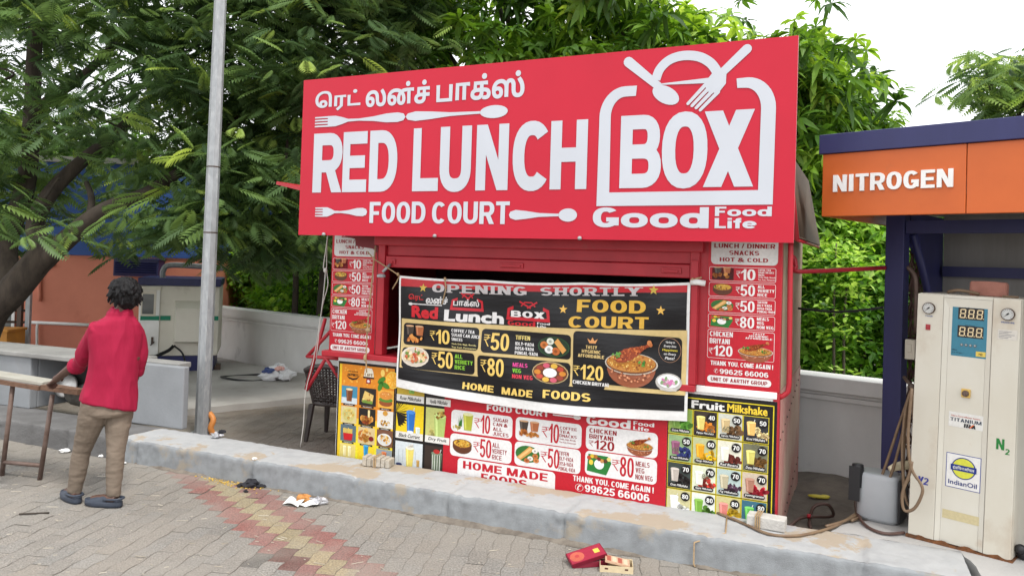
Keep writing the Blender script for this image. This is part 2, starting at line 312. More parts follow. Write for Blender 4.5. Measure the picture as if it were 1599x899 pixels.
        for x0, x1 in ((0, .27), (.5, .27), (.5, .73), (1, .73)): Q((x0*w-(tv*.5 if x0 == .5 else 0 if x0 == 0 else tv), 1), (x0*w+(tv*.5 if x0 == .5 else tv if x0 == 0 else 0), 1), (x1*w+tv*.5, 0), (x1*w-tv*.5, 0))
    elif ch == 'X': Q((0, 1), (tv*1.25, 1), (w, 0), (w-tv*1.25, 0)); Q((w, 1), (w-tv*1.25, 1), (0, 0), (tv*1.25, 0))
    elif ch == 'Y': B((w-tv)/2, 0, (w+tv)/2, .48); Q((0, 1), (tv*1.2, 1), (w/2+tv*.5, .4), (w/2-tv*.5, .4)); Q((w, 1), (w-tv*1.2, 1), (w/2-tv*.5, .4), (w/2+tv*.5, .4))
    elif ch == 'Z': B(0, 0, w, th); B(0, 1-th, w, 1); Q((0, th*.8), (tv*1.3, th*.8), (w, 1-th*.8), (w-tv*1.3, 1-th*.8))
    elif ch == 'A': Q((0, 0), (tv*1.1, 0), (w/2+tv*.5, 1), (w/2-tv*.5, 1)); Q((w, 0), (w-tv*1.1, 0), (w/2-tv*.5, 1), (w/2+tv*.5, 1)); B(w*.22, .2, w*.78, .2+th*.9)
    elif ch == '1': B(w-tv, 0, w, 1); Q((0, .72), (w-tv*.5, 1), (w-tv*.5, .8), (0, .58))
    elif ch == '2': B(0, 0, w, th); S(arcp(w/2, .7, w/2-a, .3-b, 165, -30, 14, 2.1) + [(a+.02, th*.6)])
    elif ch == '3': S(arcp(w*.46, .74, w*.5-a, .26-b, 150, -90, 12, 2.1)); S(arcp(w*.48, .26, w*.52-a, .26-b+.01, 90, -155, 12, 2.1))
    elif ch == '4': B(w*.62, 0, w*.62+tv, 1); B(0, .22, w, .22+th); Q((0, .22), (tv, .22+th*.5), (w*.62+tv, 1), (w*.62, 1))
    elif ch == '5': B(w*.1, 1-th, w*.95, 1); Q((w*.1, 1), (w*.1+tv*.95, 1), (tv, .45), (0, .45)); S(arcp(w*.48, .32, w*.52-a, .32-b, 135, -160, 16, 2.1))
    elif ch in '69':
        g = [arcp(w/2, .33, w/2-a, .33-b, 0, 360, 20)[:-1], arcp(w/2, .5, w/2-a, .5-b, 40, 180, 12) + [(a, .33)]]
        if ch == '9': g = [[(w-x, 1-y) for x, y in q] for q in g]
        S(g[0], True); S(g[1])
    elif ch == '7': B(0, 1-th, w, 1); Q((w*.15, 0), (w*.15+tv*1.15, 0), (w, 1-th*.5), (w-tv*1.1, 1-th*.5))
    elif ch == '8': S(arcp(w/2, .745, w*.46-a, .255-b, 0, 360, 18, 2.1)[:-1], True); S(arcp(w/2, .27, w/2-a, .27-b, 0, 360, 18, 2.1)[:-1], True)
    elif ch in '.,': B(0, 0, min(w, tv), th)
    elif ch == '!': B(0, 0, tv, th); B(0, th*1.5, tv, 1)
    elif ch == '-': B(0, .4, w, .4+th)
    elif ch == '/': Q((0, 0), (tv*.8, 0), (w, 1), (w-tv*.8, 1))
    elif ch == ':': B(0, .1, tv, .1+th); B(0, .6, tv, .6+th)
    elif ch == '₹':
        t2 = th*.62
        B(0, 1-t2, w, 1); B(0, .72, w, .72+t2)
        P.extend([ccw(q) for q in strk([(0, 1-t2/2), (w*.4, 1-t2/2)] + arcp(w*.4, .78, w*.3, .22-t2/2, 90, -90, 10) + [(w*.4, .56), (0, .56)], tv*.75, t2)])
        Q((w*.1, .56), (w*.1+tv*.8, .6), (w*.85, 0), (w*.85-tv, 0))
    elif ch == '&': return None
    else: return None
    return P
TCACHE = {}
def tess(polys):
    vs = []; es = []; ctr = []
    for p in polys:
        o = len(vs); n = len(p); vs += [Vector(q) for q in p]; es += [(o+i, o+(i+1) % n) for i in range(n)]
        ctr.append(np.array(p))
    V, E_, Fc, *_ = delaunay_2d_cdt(vs, es, [], 0, 1e-6)
    V = [(v.x, v.y) for v in V]; A = np.array(V); out = []
    if not len(Fc): return V, []
    Fc = [f for f in Fc if len(f) == 3]; T = np.array(Fc); c = A[T].mean(1)
    wn = np.zeros(len(T))
    for p in ctr:
        a = p; b = np.roll(p, -1, 0)
        y = c[:, 1][:, None]; x = c[:, 0][:, None]
        cr_ = (b[:, 0]-a[:, 0])*(y-a[:, 1]) - (x-a[:, 0])*(b[:, 1]-a[:, 1])
        wn += ((a[:, 1] <= y) & (b[:, 1] > y) & (cr_ > 0)).sum(1) - ((a[:, 1] > y) & (b[:, 1] <= y) & (cr_ < 0)).sum(1)
    keep = np.abs(wn) > .5
    return V, [tuple(f) for f in T[keep]]
def bfont(s, bold=.03, res=3):
    k = ('b', s, bold)
    if k in TCACHE: return TCACHE[k]
    c = bpy.data.curves.new('t', 'FONT'); c.body = s; c.resolution_u = res
    o = bpy.data.objects.new('t', c); COL.objects.link(o); bpy.context.view_layer.update()
    oe = o.evaluated_get(bpy.context.evaluated_depsgraph_get()); cu = oe.to_curve(bpy.context.evaluated_depsgraph_get())
    polys = []
    for sp in cu.splines:
        b = list(sp.bezier_points); p = []
        for i in range(len(b)):
            q0 = b[i]; q1 = b[(i+1) % len(b)]
            p0, p1, p2, p3 = q0.co, q0.handle_right, q1.handle_left, q1.co
            straight = (p1-p0).cross(p3-p0).length < 1e-4 and (p2-p0).cross(p3-p0).length < 1e-4
            for j in range(1 if straight else res):
                t = j / (1 if straight else res); u_ = 1-t
                v = p0*u_**3 + p1*3*u_*u_*t + p2*3*u_*t*t + p3*t**3
                if not p or abs(v.x-p[-1][0]) + abs(v.y-p[-1][1]) > 1e-5: p.append((v.x, v.y))
        if len(p) > 2: polys.append(p)
    oe.to_curve_clear(); bpy.data.objects.remove(o); bpy.data.curves.remove(c)
    if polys:
        sg = 1 if area(max(polys, key=lambda q: abs(area(q)))) > 0 else -1
        if bold:
            q2 = []
            for p in polys:
                n = len(p); q = []
                for i in range(n):
                    a = p[i-1]; b_ = p[(i+1) % n]; dx, dy = b_[0]-a[0], b_[1]-a[1]; d = math.hypot(dx, dy) or 1
                    q.append((p[i][0] + sg*dy/d*bold, p[i][1] - sg*dx/d*bold))
                q2.append(q)
            polys = q2
    r = tess(polys) if polys else ([], [])
    TCACHE[k] = r; return r
def block(s, wt=.2, ht=.17, gap=.07, cw=.62, slab=False):
    k = ('k', s, wt, ht, gap, cw, slab)
    if k in TCACHE: return TCACHE[k]
    V = []; Fs = []; x = 0
    for ch in s:
        wd = GW.get(ch, .64) * cw / .62
        if ch == ' ': x += wd; continue
        g = glyph(ch, max(wd, wt*1.02), wt, ht)
        if g is None:
            v, f = bfont(ch, .04); 
            if v: x0 = min(p[0] for p in v); x1 = max(p[0] for p in v); y1 = max(p[1] for p in v); v = [((p[0]-x0)/y1*.95, p[1]/y1) for p in v]; wd = (x1-x0)/y1*.95
        else:
            if slab:
                for xs, ys in {'P': ((.14, 0), (.14, 1)), 'E': ((.1, 0), (.1, 1)), 'N': ((.1, 0), (.1, 1), (.9, 1)), 'I': ((.5, 0), (.5, 1)), 'H': ((.14, 0), (.14, 1), (.86, 0), (.86, 1)), 'R': ((.14, 0), (.14, 1), (.95, 0)), 'T': ((.5, 0),), 'L': ((.14, 0), (.14, 1)), 'Y': ((.5, 0), (.1, 1), (.9, 1))}.get(ch, ()):
                    cx = xs*wd; g.append(rct(cx-wt*.95, 0 if ys == 0 else 1-ht*.6, cx+wt*.95, ht*.6 if ys == 0 else 1))
            v, f = tess(g)
        o = len(V); V += [(p[0]+x, p[1]) for p in v]; Fs += [tuple(o+i for i in q) for q in f]; x += wd + gap
    TCACHE[k] = (V, Fs); return TCACHE[k]

class Print(MB):
    """flat printed sheet: everything lies in local x,z; layers step 0.7 mm towards -y; optional warp"""
    def __init__(s, base=0.0, step=.0007): super().__init__(); s.base = base; s.step = step; s.warp = None; s.grid = 0
    def P3(s, x, z, ly): return (x, -s.base - ly*s.step, z)
    def poly(s, pts, col, ly=1, grid=None):
        s.add([s.P3(x, z, ly) for x, z in pts], [tuple(range(len(pts)))], col=lin(col))
    def mesh2(s, V, Fs, col, ly): s.add([s.P3(x, z, ly) for x, z in V], Fs, col=lin(col))
    def rect(s, x0, z0, x1, z1, col, ly=1):
        if s.grid:
            nx = max(1, int(abs(x1-x0)/s.grid)); nz_ = max(1, int(abs(z1-z0)/s.grid))
            V = [(x0+(x1-x0)*i/nx, z0+(z1-z0)*j/nz_) for j in range(nz_+1) for i in range(nx+1)]
            s.mesh2(V, [(j*(nx+1)+i, j*(nx+1)+i+1, (j+1)*(nx+1)+i+1, (j+1)*(nx+1)+i) for j in range(nz_) for i in range(nx)], col, ly)
        else: s.poly(rct(x0, z0, x1, z1), col, ly)
    def rrect(s, x0, z0, x1, z1, r, col, ly=1, line=None, lcol=None):
        def pts(x0, z0, x1, z1, r):
            o = []
            for cx, cz, a in ((x1-r, z1-r, 0), (x0+r, z1-r, 90), (x0+r, z0+r, 180), (x1-r, z0+r, 270)):
                for i in range(5): t = R(a + 22.5*i); o.append((cx+r*math.cos(t), cz+r*math.sin(t)))
            return o
        def put(p, c, l):
            if s.grid:
                V = list(p); n = len(V); xa, za = (x0+x1)/2, (z0+z1)/2
                s.rect(x0+r, z0, x1-r, z1, c, l); s.rect(x0, z0+r, x0+r, z1-r, c, l); s.rect(x1-r, z0+r, x1, z1-r, c, l)
                for cx, cz, a in ((x1-r, z1-r, 0), (x0+r, z1-r, 90), (x0+r, z0+r, 180), (x1-r, z0+r, 270)): s.poly([(cx, cz)] + [(cx+r*math.cos(R(a+22.5*i)), cz+r*math.sin(R(a+22.5*i))) for i in range(5)], c, l)
            else: s.poly(p, c, l)
        if line:
            s.poly(pts(x0, z0, x1, z1, r), lcol, ly); s.poly(pts(x0+line, z0+line, x1-line, z1-line, max(r-line, .001)), col, ly+1)
        else: put(pts(x0, z0, x1, z1, r), col, ly)
    def disc(s, x, z, rx, rz, col, ly=1, n=18, a=0):
        ca, sa = math.cos(a), math.sin(a)
        s.poly([(x + rx*math.cos(t)*ca - rz*math.sin(t)*sa, z + rx*math.cos(t)*sa + rz*math.sin(t)*ca) for t in [2*math.pi*i/n for i in range(n)]], col, ly)
    def _fit(s, VF, x0, z0, x1, z1, col, ly, skew=0, keep=False, slope=0):
        V, Fs = VF
        if not V: return
        ax = min(p[0] for p in V); bx = max(p[0] for p in V); az = min(p[1] for p in V); bz = max(p[1] for p in V)
        sz = (z1-z0)/max(bz-az, 1e-6); sx = (x1-x0)/max(bx-ax, 1e-6)
        O = []
        for p in V:
            X = x0 + (p[0]-ax)*sx; Z = z0 + (p[1]-az)*sz
            O.append((X + skew*(Z-z0), Z + slope*(X-x0)))
        s.mesh2(O, Fs, col, ly)
    def cap(s, t, x0, z0, x1, z1, col, ly=2, wt=.2, ht=.16, gap=.08, skew=0, slab=False, slope=0):   # heavy capitals fitted into a box
        nl = max(1, len(t)); asp = (x1-x0)/(z1-z0)
        s._fit(block(t, wt, ht, gap, .62, slab), x0, z0, x1, z1, col, ly, skew, slope=slope)
    def txt(s, t, x0, z0, x1, z1, col, ly=2, bold=.02, skew=0, slope=0): s._fit(bfont(t, bold, 2), x0, z0, x1, z1, col, ly, skew, slope=slope)
    def star(s, x, z, r, col, ly=2): s.poly([(x + (r if i % 2 == 0 else r*.42)*math.sin(math.pi*i/5), z + (r if i % 2 == 0 else r*.42)*math.cos(math.pi*i/5)) for i in range(10)], col, ly)
    # small printed pictures of food
    def bits(s, x, z, rx, rz, cols, n, sz, ly):
        for _ in range(n):
            t = random.uniform(0, 6.28); q = math.sqrt(random.random()); k = sz*random.uniform(.6, 1.4)
            s.disc(x+rx*q*math.cos(t), z+rz*q*math.sin(t), k, k*random.uniform(.45, .9), random.choice(cols), ly, 6, random.uniform(0, 3))
    def bowl(s, x, z, w_, h, ly=3, rim=(120, 70, 40), food=((215, 165, 60), (190, 130, 45), (230, 190, 95), (150, 90, 35), (90, 120, 40)), pot=(95, 52, 30)):
        s.poly([(x-w_/2, z+h*.18)] + [(x + w_/2*math.cos(R(a)), z - h*.02 + h*.44*math.sin(R(a))) for a in range(190, 351, 16)] + [(x+w_/2, z+h*.18)], pot, ly)
        s.disc(x, z+h*.18, w_/2, h*.28, rim, ly+1); s.disc(x, z+h*.19, w_*.44, h*.23, food[0], ly+2)
        s.bits(x, z+h*.19, w_*.40, h*.20, food, 26, w_*.05, ly+3)
    def biryani(s, x, z, w_, h, ly=3):
        s.poly([(x-w_*.46, z)] + [(x+w_*.46*math.cos(R(a)), z - h*.06 + h*.36*math.sin(R(a))) for a in range(190, 351, 16)] + [(x+w_*.46, z)], (150, 84, 56), ly)
        for i in range(40):
            u = random.uniform(-.9, .9); v = random.uniform(.1, .8); s.disc(x+w_*.44*u*(1-.25*v*v), z - h*.06 - h*.32*v*math.sqrt(1-.8*u*u), w_*.022, h*.022, random.choice(((206, 132, 96), (170, 98, 66), (120, 62, 40), (226, 160, 120))), ly+1, 6)
        s.disc(x, z+h*.02, w_*.5, h*.20, (206, 196, 180), ly+1, 28); s.disc(x, z+h*.025, w_*.475, h*.185, (120, 70, 36), ly+2, 28); s.disc(x, z+h*.04, w_*.46, h*.17, (190, 126, 52), ly+3, 28)
        s.bits(x, z+h*.05, w_*.43, h*.16, ((222, 170, 80), (168, 96, 36), (240, 204, 120), (120, 60, 26), (206, 140, 60)), 130, w_*.017, ly+4)
        dk = ((150, 62, 26), (186, 88, 40), (214, 120, 60), (120, 44, 18)); A = R(32)
        for u, r in ((-.22, .09), (-.15, .125), (-.06, .135), (.03, .115), (.11, .085), (.18, .058), (.24, .042), (.30, .036)):
            s.disc(x+w_*u, z+h*.12+h*.55*(u+.2)*.9, w_*r*1.05, h*r*.85, dk[0], ly+5, 12)
        for u, r in ((-.22, .07), (-.14, .10), (-.05, .11), (.04, .09), (.12, .06), (.2, .035)): s.bits(x+w_*u, z+h*.13+h*.55*(u+.2)*.9, w_*r, h*r*.7, dk, 14, w_*.022, ly+6)
        s.disc(x+w_*.335, z+h*.425, w_*.045, h*.05, (206, 130, 76), ly+6, 10); s.disc(x+w_*.36, z+h*.39, w_*.035, h*.04, (190, 110, 60), ly+6, 10)
        s.bits(x-w_*.26, z+h*.17, w_*.1, h*.05, ((60, 120, 40), (90, 150, 60)), 9, w_*.025, ly+7); s.bits(x+w_*.24, z+h*.05, w_*.09, h*.05, ((60, 120, 40), (90, 150, 60)), 9, w_*.025, ly+7)
    def glass(s, x, z, w_, h, col, ly=3, foam=None, straw=None):
        if straw: s.poly([(x+w_*.05, z+h*.6), (x+w_*.12, z+h*.6), (x+w_*.42, z+h*1.25), (x+w_*.34, z+h*1.25)], straw, ly)
        s.poly([(x-w_*.36, z), (x+w_*.36, z), (x+w_/2, z+h), (x-w_/2, z+h)], col, ly+1)
        d = tuple(min(255, c+32) for c in col); s.poly([(x-w_*.28, z+h*.06), (x-w_*.12, z+h*.06), (x-w_*.2, z+h*.94), (x-w_*.4, z+h*.94)], d, ly+2)
        s.disc(x, z+h, w_/2, h*.10, foam or d, ly+3, 12)
    def plate(s, x, z, w_, h, cols, ly=3, base=(235, 235, 230)):
        s.disc(x, z, w_/2, h/2, base, ly); s.disc(x, z, w_*.43, h*.42, tuple(int(c*.93) for c in base), ly+1)
        s.bits(x, z+h*.04, w_*.34, h*.30, cols, 20, w_*.075, ly+2)
    def dosa(s, x, z, w_, h, ly=3, leafc=(52, 110, 48)):
        s.disc(x, z, w_*.5, h*.42, leafc, ly); 
        s.poly([(x-w_*.45, z-h*.22), (x-w_*.28, z-h*.34), (x+w_*.28, z+h*.26), (x+w_*.08, z+h*.40)], (214, 158, 84), ly+1)
        s.poly([(x-w_*.38, z-h*.2), (x-w_*.3, z-h*.27), (x+w_*.18, z+h*.28), (x+w_*.1, z+h*.33)], (236, 190, 120), ly+2)
        for dx, dz, c in ((.12, -.2, (238, 232, 220)), (.32, -.05, (200, 120, 60)), (.3, .2, (240, 236, 226)), (-.02, -.32, (196, 106, 50)), (.36, -.26, (210, 130, 66))):
            s.disc(x+w_*dx, z+h*dz, w_*.12, h*.12, c, ly+2, 12); s.disc(x+w_*dx, z+h*dz, w_*.05, h*.05, tuple(int(v*.72) for v in c), ly+3, 8)
    def meal(s, x, z, w_, h, ly=3):
        s.poly([(x-w_*.5, z-h*.4), (x+w_*.3, z-h*.5), (x+w_*.5, z+h*.1), (x+w_*.35, z+h*.4), (x-w_*.45, z+h*.42)], (40, 122, 52), ly)
        s.disc(x, z-h*.02, w_*.2, h*.24, (244, 244, 240), ly+1)
        for i, c in enumerate(((190, 70, 40), (226, 190, 60), (170, 110, 40), (120, 40, 40), (222, 150, 60), (90, 60, 40), (230, 210, 120))): s.disc(x-w_*.42+i*w_*.135, z+h*(.24+.1*math.sin(i*1.1)), w_*.085, h*.1, c, ly+1, 10)
        s.disc(x-w_*.33, z+h*.03, w_*.09, h*.13, (236, 205, 70), ly+1, 10)
    def chai(s, x, z, w_, h, ly=3):
        for dx, c in ((-.22, (70, 58, 50)), (.24, (176, 104, 62))):
            s.glass(x+w_*dx, z, w_*.4, h*.46, c, ly, foam=(214, 168, 128))
        s.bits(x-w_*.05, z-h*.18, w_*.42, h*.16, ((196, 120, 50), (168, 92, 36), (220, 150, 76)), 14, w_*.1, ly+5)

exec_later = []
# ================================================================== GROUND
def mesh_np(name, V, Fq, mats, cols=None, parent=None, smooth=False):
    me = bpy.data.meshes.new(name); n = len(Fq); k = Fq.shape[1]
    me.vertices.add(len(V)); me.vertices.foreach_set('co', np.asarray(V, 'f').ravel())
    me.loops.add(n*k); me.loops.foreach_set('vertex_index', Fq.astype('i').ravel())
    me.polygons.add(n); me.polygons.foreach_set('loop_start', (np.arange(n)*k).astype('i')); me.polygons.foreach_set('loop_total', np.full(n, k, 'i'))
    me.polygons.foreach_set('use_smooth', np.full(n, smooth))
    me.materials.append(mats)
    if cols is not None:
        a = me.color_attributes.new('Col', 'FLOAT_COLOR', 'POINT'); c = np.ones((len(V), 4), 'f'); c[:, :3] = cols; a.data.foreach_set('color', c.ravel())
    me.update(calc_edges=True); me.validate()
    o = bpy.data.objects.new(name, me); COL.objects.link(o)
    if parent: o.parent = parent
    return o

b = MB(); b.quad((-220, -60, -.0045), (220, -60, -.0045), (220, 300, -.0045), (-220, 300, -.0045)); structure(b.build('ground', M['ground']))

# interlocking pavers, each a chamfered zigzag block
pa, pb = .118, .222; th = R(-8); ca, sa = math.cos(th), math.sin(th)
def to_pav(x, y): return (x*ca + y*sa, -x*sa + y*ca)
q = onz(441, 815); qx, qy = to_pav(q.x, q.y); s0 = qy + qx*(pb/2)/pa
def pprof(s_, g, z_):       # both long edges follow the same zigzag, so neighbouring columns interlock
    o = []
    for sx_, ys in ((-1, (-.5, -.25, .25, .5)), (1, (.5, .25, -.25, -.5))):
        for y in ys: o.append((sx_*(.5*pa-g) + s_*(.06*pa)*(-1 if y == -.25 else 1 if y == .25 else 0), y*(pb-2*g)))
    return np.array(o)
PRF = {0: (pprof(1, .0012, 0), pprof(1, .0042, 1)), 1: (pprof(-1, .0012, 0), pprof(-1, .0042, 1))}
VV = []; FF = []; CC = []; cnt = 0; wet = onz(442, 868)
for i in range(-90, 60):
    for j in range(-5, 75):
        cx = i*pa; cy = (j + .5*(i % 2))*pb; X = cx*ca - cy*sa; Y = cx*sa + cy*ca
        if Y < 2.6 or Y > 10.6 or X < -8.2 or X > 4.4: continue
        if abs(X) > Y*.78+.5: continue
        ek = (Y - 5.33 + .4335*X)*.9175
        if .06 < ek < .44 and X < 2.4: continue
        if X > .0 and ek > .4: continue
        s_ = (cy + cx*(pb/2)/pa) - s0; g = rng.normal(0, 1)
        if abs(s_) < pb/2 and ek < .1: c = np.array(lin((162, 148, 116)))
        elif -pb*1.5 < s_ < pb*1.5 and ek < .1: c = np.array(lin((144, 98, 92))); g *= 1.1
        else: c = np.array(lin((140, 136, 130)))
        if ek > .4: c = np.array(lin((108, 99, 89)))
        if ek < .1 and X < -3.3 and Y > 6.0: c = c*.62                      # darker blocks below the counter
        if math.hypot(X-wet.x, (Y-wet.y)*1.2) < .16: c = c*.5                # an oily wet spot
        c = np.clip(c*(1 + .055*g), .02, .9); c = c*(1 + np.array((.02, 0, -.02))*rng.normal())
        dz = rng.normal(0, .0011); tx, ty = rng.normal(0, .006, 2)
        inn, top = PRF[i % 2]
        for P, z in ((inn, -.0022), (top, 0)):
            for x, y in P:
                wx = X + x*ca - y*sa; wy = Y + x*sa + y*ca
                VV.append((wx, wy, z + dz + tx*x + ty*y)); CC.append(c)
        o = cnt*16
        for k in range(8): FF.append((o+k, o+(k+1) % 8, o+8+(k+1) % 8, o+8+k))
        # top as quads: 0-1-6-7, 1-2-5-6, 2-3-4-5
        for qd in ((0, 1, 6, 7), (1, 2, 5, 6), (2, 3, 4, 5)): FF.append(tuple(o+8+v for v in qd)[::-1])
        cnt += 1
structure(mesh_np('paving', np.array(VV), np.array(FF), M['paver'], np.array(CC)))
sv = []; sf = []                                                    # straw and grit blown over the pavers
for i in range(620):
    X = random.uniform(-4.2, 1.8); Y = random.uniform(3.2, 6.6)
    if Y > 5.25 - .4335*X - .03: continue
    a = random.gauss(R(-10), .5); ln = random.choice((.01, .015, .02, .03, .06))*random.uniform(.6, 1.3); wv = random.uniform(.0007, .0015)
    d = np.array((math.cos(a), math.sin(a), 0)); s_ = np.array((-math.sin(a), math.cos(a), 0)); c = np.array((X, Y, .0035)); o = len(sv)
    sv += [c-d*ln/2-s_*wv, c+d*ln/2-s_*wv, c+d*ln/2+s_*wv+np.array((0, 0, .003)), c-d*ln/2+s_*wv+np.array((0, 0, .003))]; sf.append((o, o+1, o+2, o+3))
o = mesh_np('straw', np.array(sv), np.array(sf), mat('straw', (.50, .455, .37), .9, col2=(.2, .17, .13), vscale=3)); label(o, 'bits of pale straw and grit strewn over the paving', 'straw'); o['kind'] = 'stuff'

# kerb: a worn concrete upstand, painted blue-grey to the right of the counter
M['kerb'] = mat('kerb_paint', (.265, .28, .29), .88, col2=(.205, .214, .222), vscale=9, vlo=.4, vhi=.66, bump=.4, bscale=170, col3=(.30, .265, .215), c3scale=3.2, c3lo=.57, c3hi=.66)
M['kerbtop'] = mat('kerb_top_skylit_paint', (.40, .405, .405), .9, col2=(.35, .355, .36), vscale=8, vlo=.4, vhi=.66, bump=.4, bscale=170, col3=(.37, .31, .24), c3scale=1.6, c3lo=.53, c3hi=.565)  # paler base colour stands in for skylight on the top; tan patches are wear
M['kerbplain'] = mat('kerb_plain', (.15, .147, .145), .9, col2=(.105, .102, .10), vscale=3, bump=.6, bscale=50)
from mathutils import noise as mnoise
def kerb(name, x0, x1, m, endcap=True):
    st = .02; nx = max(2, int((x1-x0)/st)); prof = []
    for t in np.linspace(0, 1, 8): prof.append((.0 - .012*(1-t), -.012 + .195*t*.97))
    prof += [(.006, .186), (.02, .192)] + [(y, .19) for y in np.linspace(.06, .47, 12)] + [(.492, .184), (.5, .17), (.5, .08), (.5, -.012)]
    V = []; n = len(prof)
    for i in range(nx+1):
        x = x0 + (x1-x0)*i/nx
        for k, (y, z) in enumerate(prof):
            p = Vector((x*3.1, y*9, z*9)); q = mnoise.fractal(p*4.5, .75, 2.1, 5)*.005 + mnoise.noise(Vector((x*.9, y*2, z*2)))*.004
            ch = 0
            jt = abs(((x + .35*math.sin(x*1.7)) % 1.35) - .675) < .019 and k < 18
            if jt: q -= .017 + .008*mnoise.noise(Vector((x, k*.9, 4)))
            cr_ = mnoise.noise(Vector((x*1.3, y*3.1, z*3.1))) + .35*mnoise.noise(Vector((x*7, y*11, z*11)))
            if abs(cr_) < .03: q -= .0045
            if 6 <= k <= 9:
                e = mnoise.fractal(Vector((x*13.0, 3.3, 1.7)), .8, 2, 4); ch = -max(0, e-.22)*.022
            V.append((x, y - (q + ch*-.6 if k < 9 else 0), max(z + (q if k > 8 else 0) + ch, -.012)))
    F = [(i*n+k, (i+1)*n+k, (i+1)*n+k+1, i*n+k+1) for i in range(nx) for k in range(n-1)]
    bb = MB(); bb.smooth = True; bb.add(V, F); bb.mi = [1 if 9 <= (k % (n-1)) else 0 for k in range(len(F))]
    for i0 in (0, nx): bb.add([V[i0*n+k] for k in range(n)], [tuple(range(n)) if i0 else tuple(range(n-1, -1, -1))])
    o = bb.build(name, m); o.matrix_world = EF.M; return structure(o)
def foot_dirt():
    V = []; F = []; n = 420
    for i in range(n+1):
        x = -3.74 + 6.5*i/n; wv = max(.004, .035 + .05*mnoise.fractal(Vector((x*1.6, 7.7, 0)), .8, 2, 4)); h = .006 + .35*wv + .004*mnoise.noise(Vector((x*30, 1, 1)))
        for t, k in ((0, 1), (.35, .5), (.7, .2), (1, 0)): V.append((x, -.004-wv*t*(1+.25*mnoise.noise(Vector((x*14, t*3, 2)))), .001 + h*k))
    for i in range(n):
        for k in range(3): F.append((i*4+k, i*4+k+1, i*4+k+5, i*4+k+4))
    bb = MB(); bb.smooth = True; bb.add(V, F); o = bb.build('kerb_foot_dirt', mat('foot_dirt', (.22, .19, .155), .95, col2=(.13, .11, .09), vscale=12, bump=.8, bscale=120)); o.matrix_world = EF.M; structure(o)
foot_dirt()
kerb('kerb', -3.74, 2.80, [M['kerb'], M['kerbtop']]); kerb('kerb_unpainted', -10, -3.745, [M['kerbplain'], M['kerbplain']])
# ground level behind the kerb: platform under the dispenser, soil beside the stall, worn slab in the yard
def slab(name, pts, z0, z1, m, T=None, rough=.004, sub=.08):
    bb = MB(); n = len(pts)
    V2 = [Vector(p) for p in pts]; xs = [p[0] for p in pts]; ys = [p[1] for p in pts]
    def inside(x, y):
        c = False
        for i in range(n):
            a, b_ = pts[i-1], pts[i]
            if (a[1] > y) != (b_[1] > y) and x < (b_[0]-a[0])*(y-a[1])/(b_[1]-a[1])+a[0]: c = not c
        return c
    per = []
    for i in range(n):
        a = Vector(pts[i-1]); b_ = Vector(pts[i]); k = max(1, int((b_-a).length/sub))
        per += [tuple(a + (b_-a)*j/k + Vector((mnoise.noise((a.x+j, a.y, .3))*.02, mnoise.noise((a.y+j, a.x, 5.3))*.02))) for j in range(k)]
    ins = [(x + random.uniform(-.01, .01), y) for x in np.arange(min(xs), max(xs), sub*1.5) for y in np.arange(min(ys), max(ys), sub*1.5) if inside(x, y) and min(math.hypot(x-p[0], y-p[1]) for p in per) > sub*.6]
    N_ = len(per)
    V, E_, Fc, *_r = delaunay_2d_cdt([Vector(p) for p in per+ins], [(i, (i+1) % N_) for i in range(N_)], [], 1, 1e-5)
    Z = lambda v: z1 + mnoise.fractal((v.x*2.2, v.y*2.2, 1.1), .9, 2, 4)*rough
    bb.smooth = True; bb.add([(v.x, v.y, Z(v)) for v in V], [tuple(f) for f in Fc if len(f) >= 3])
    pv = [Vector(p) for p in per]
    bb.add([(p.x, p.y, Z(p)) for p in pv] + [(p.x, p.y, z0) for p in pv], [((i+1) % N_, i, N_+i, N_+(i+1) % N_) for i in range(N_)], smooth=False)
    o = bb.build(name, m)
    if T is not None: o.matrix_world = T
    return structure(o)
M['platform'] = mat('platform_cement', (.44, .43, .41), .9, col2=(.35, .34, .33), vscale=1.6, bump=.5, bscale=50, col3=(.42, .36, .28), c3scale=1.7, c3lo=.55, c3hi=.64)
slab('platform', [(2.06, .505), (2.802, .505), (2.86, .10), (3.6, .06), (7, .06), (7, 1.9), (2.62, 1.9), (2.55, 1.05), (2.22, .80)], -.01, .186, M['platform'], EF.M)
slab('yard_slab', [(-3.75, 8.62), (-2.3, 9.86), (-1.1, 10.0), (-4.6, 12.85), (-8.6, 16.1), (-11, 14.6)], -.01, .075, M['concrete'], None, .006, .16)
slab('soil', [(1.0, .52), (2.04, .52), (2.2, .82), (2.53, 1.08), (2.6, 1.9), (3.4, 2.6), (1.9, 3.4), (1.0, 3.5)], -.013, .03, M['soil'], EF.M, .05, .07)

# ================================================================== BOUNDARY WALL
wl = thing('boundary_wall', 'low white plastered boundary wall with moulded coping running behind the red stall', 'wall', M4=WF.M)
b = MB(); b.box((-13.5, 0, -.02), (7.2, .2, .70)); b.build('wall', M['white_wall'], wl)
b = MB(); b.box((-13.55, -.03, .702), (7.25, .23, .745)); b.box((-13.6, -.055, .78), (7.3, .26, .915)); b.box((-13.55, -.015, .747), (7.25, .215, .778)); b.build('coping', M['white_wall'], wl, bevel=.008)

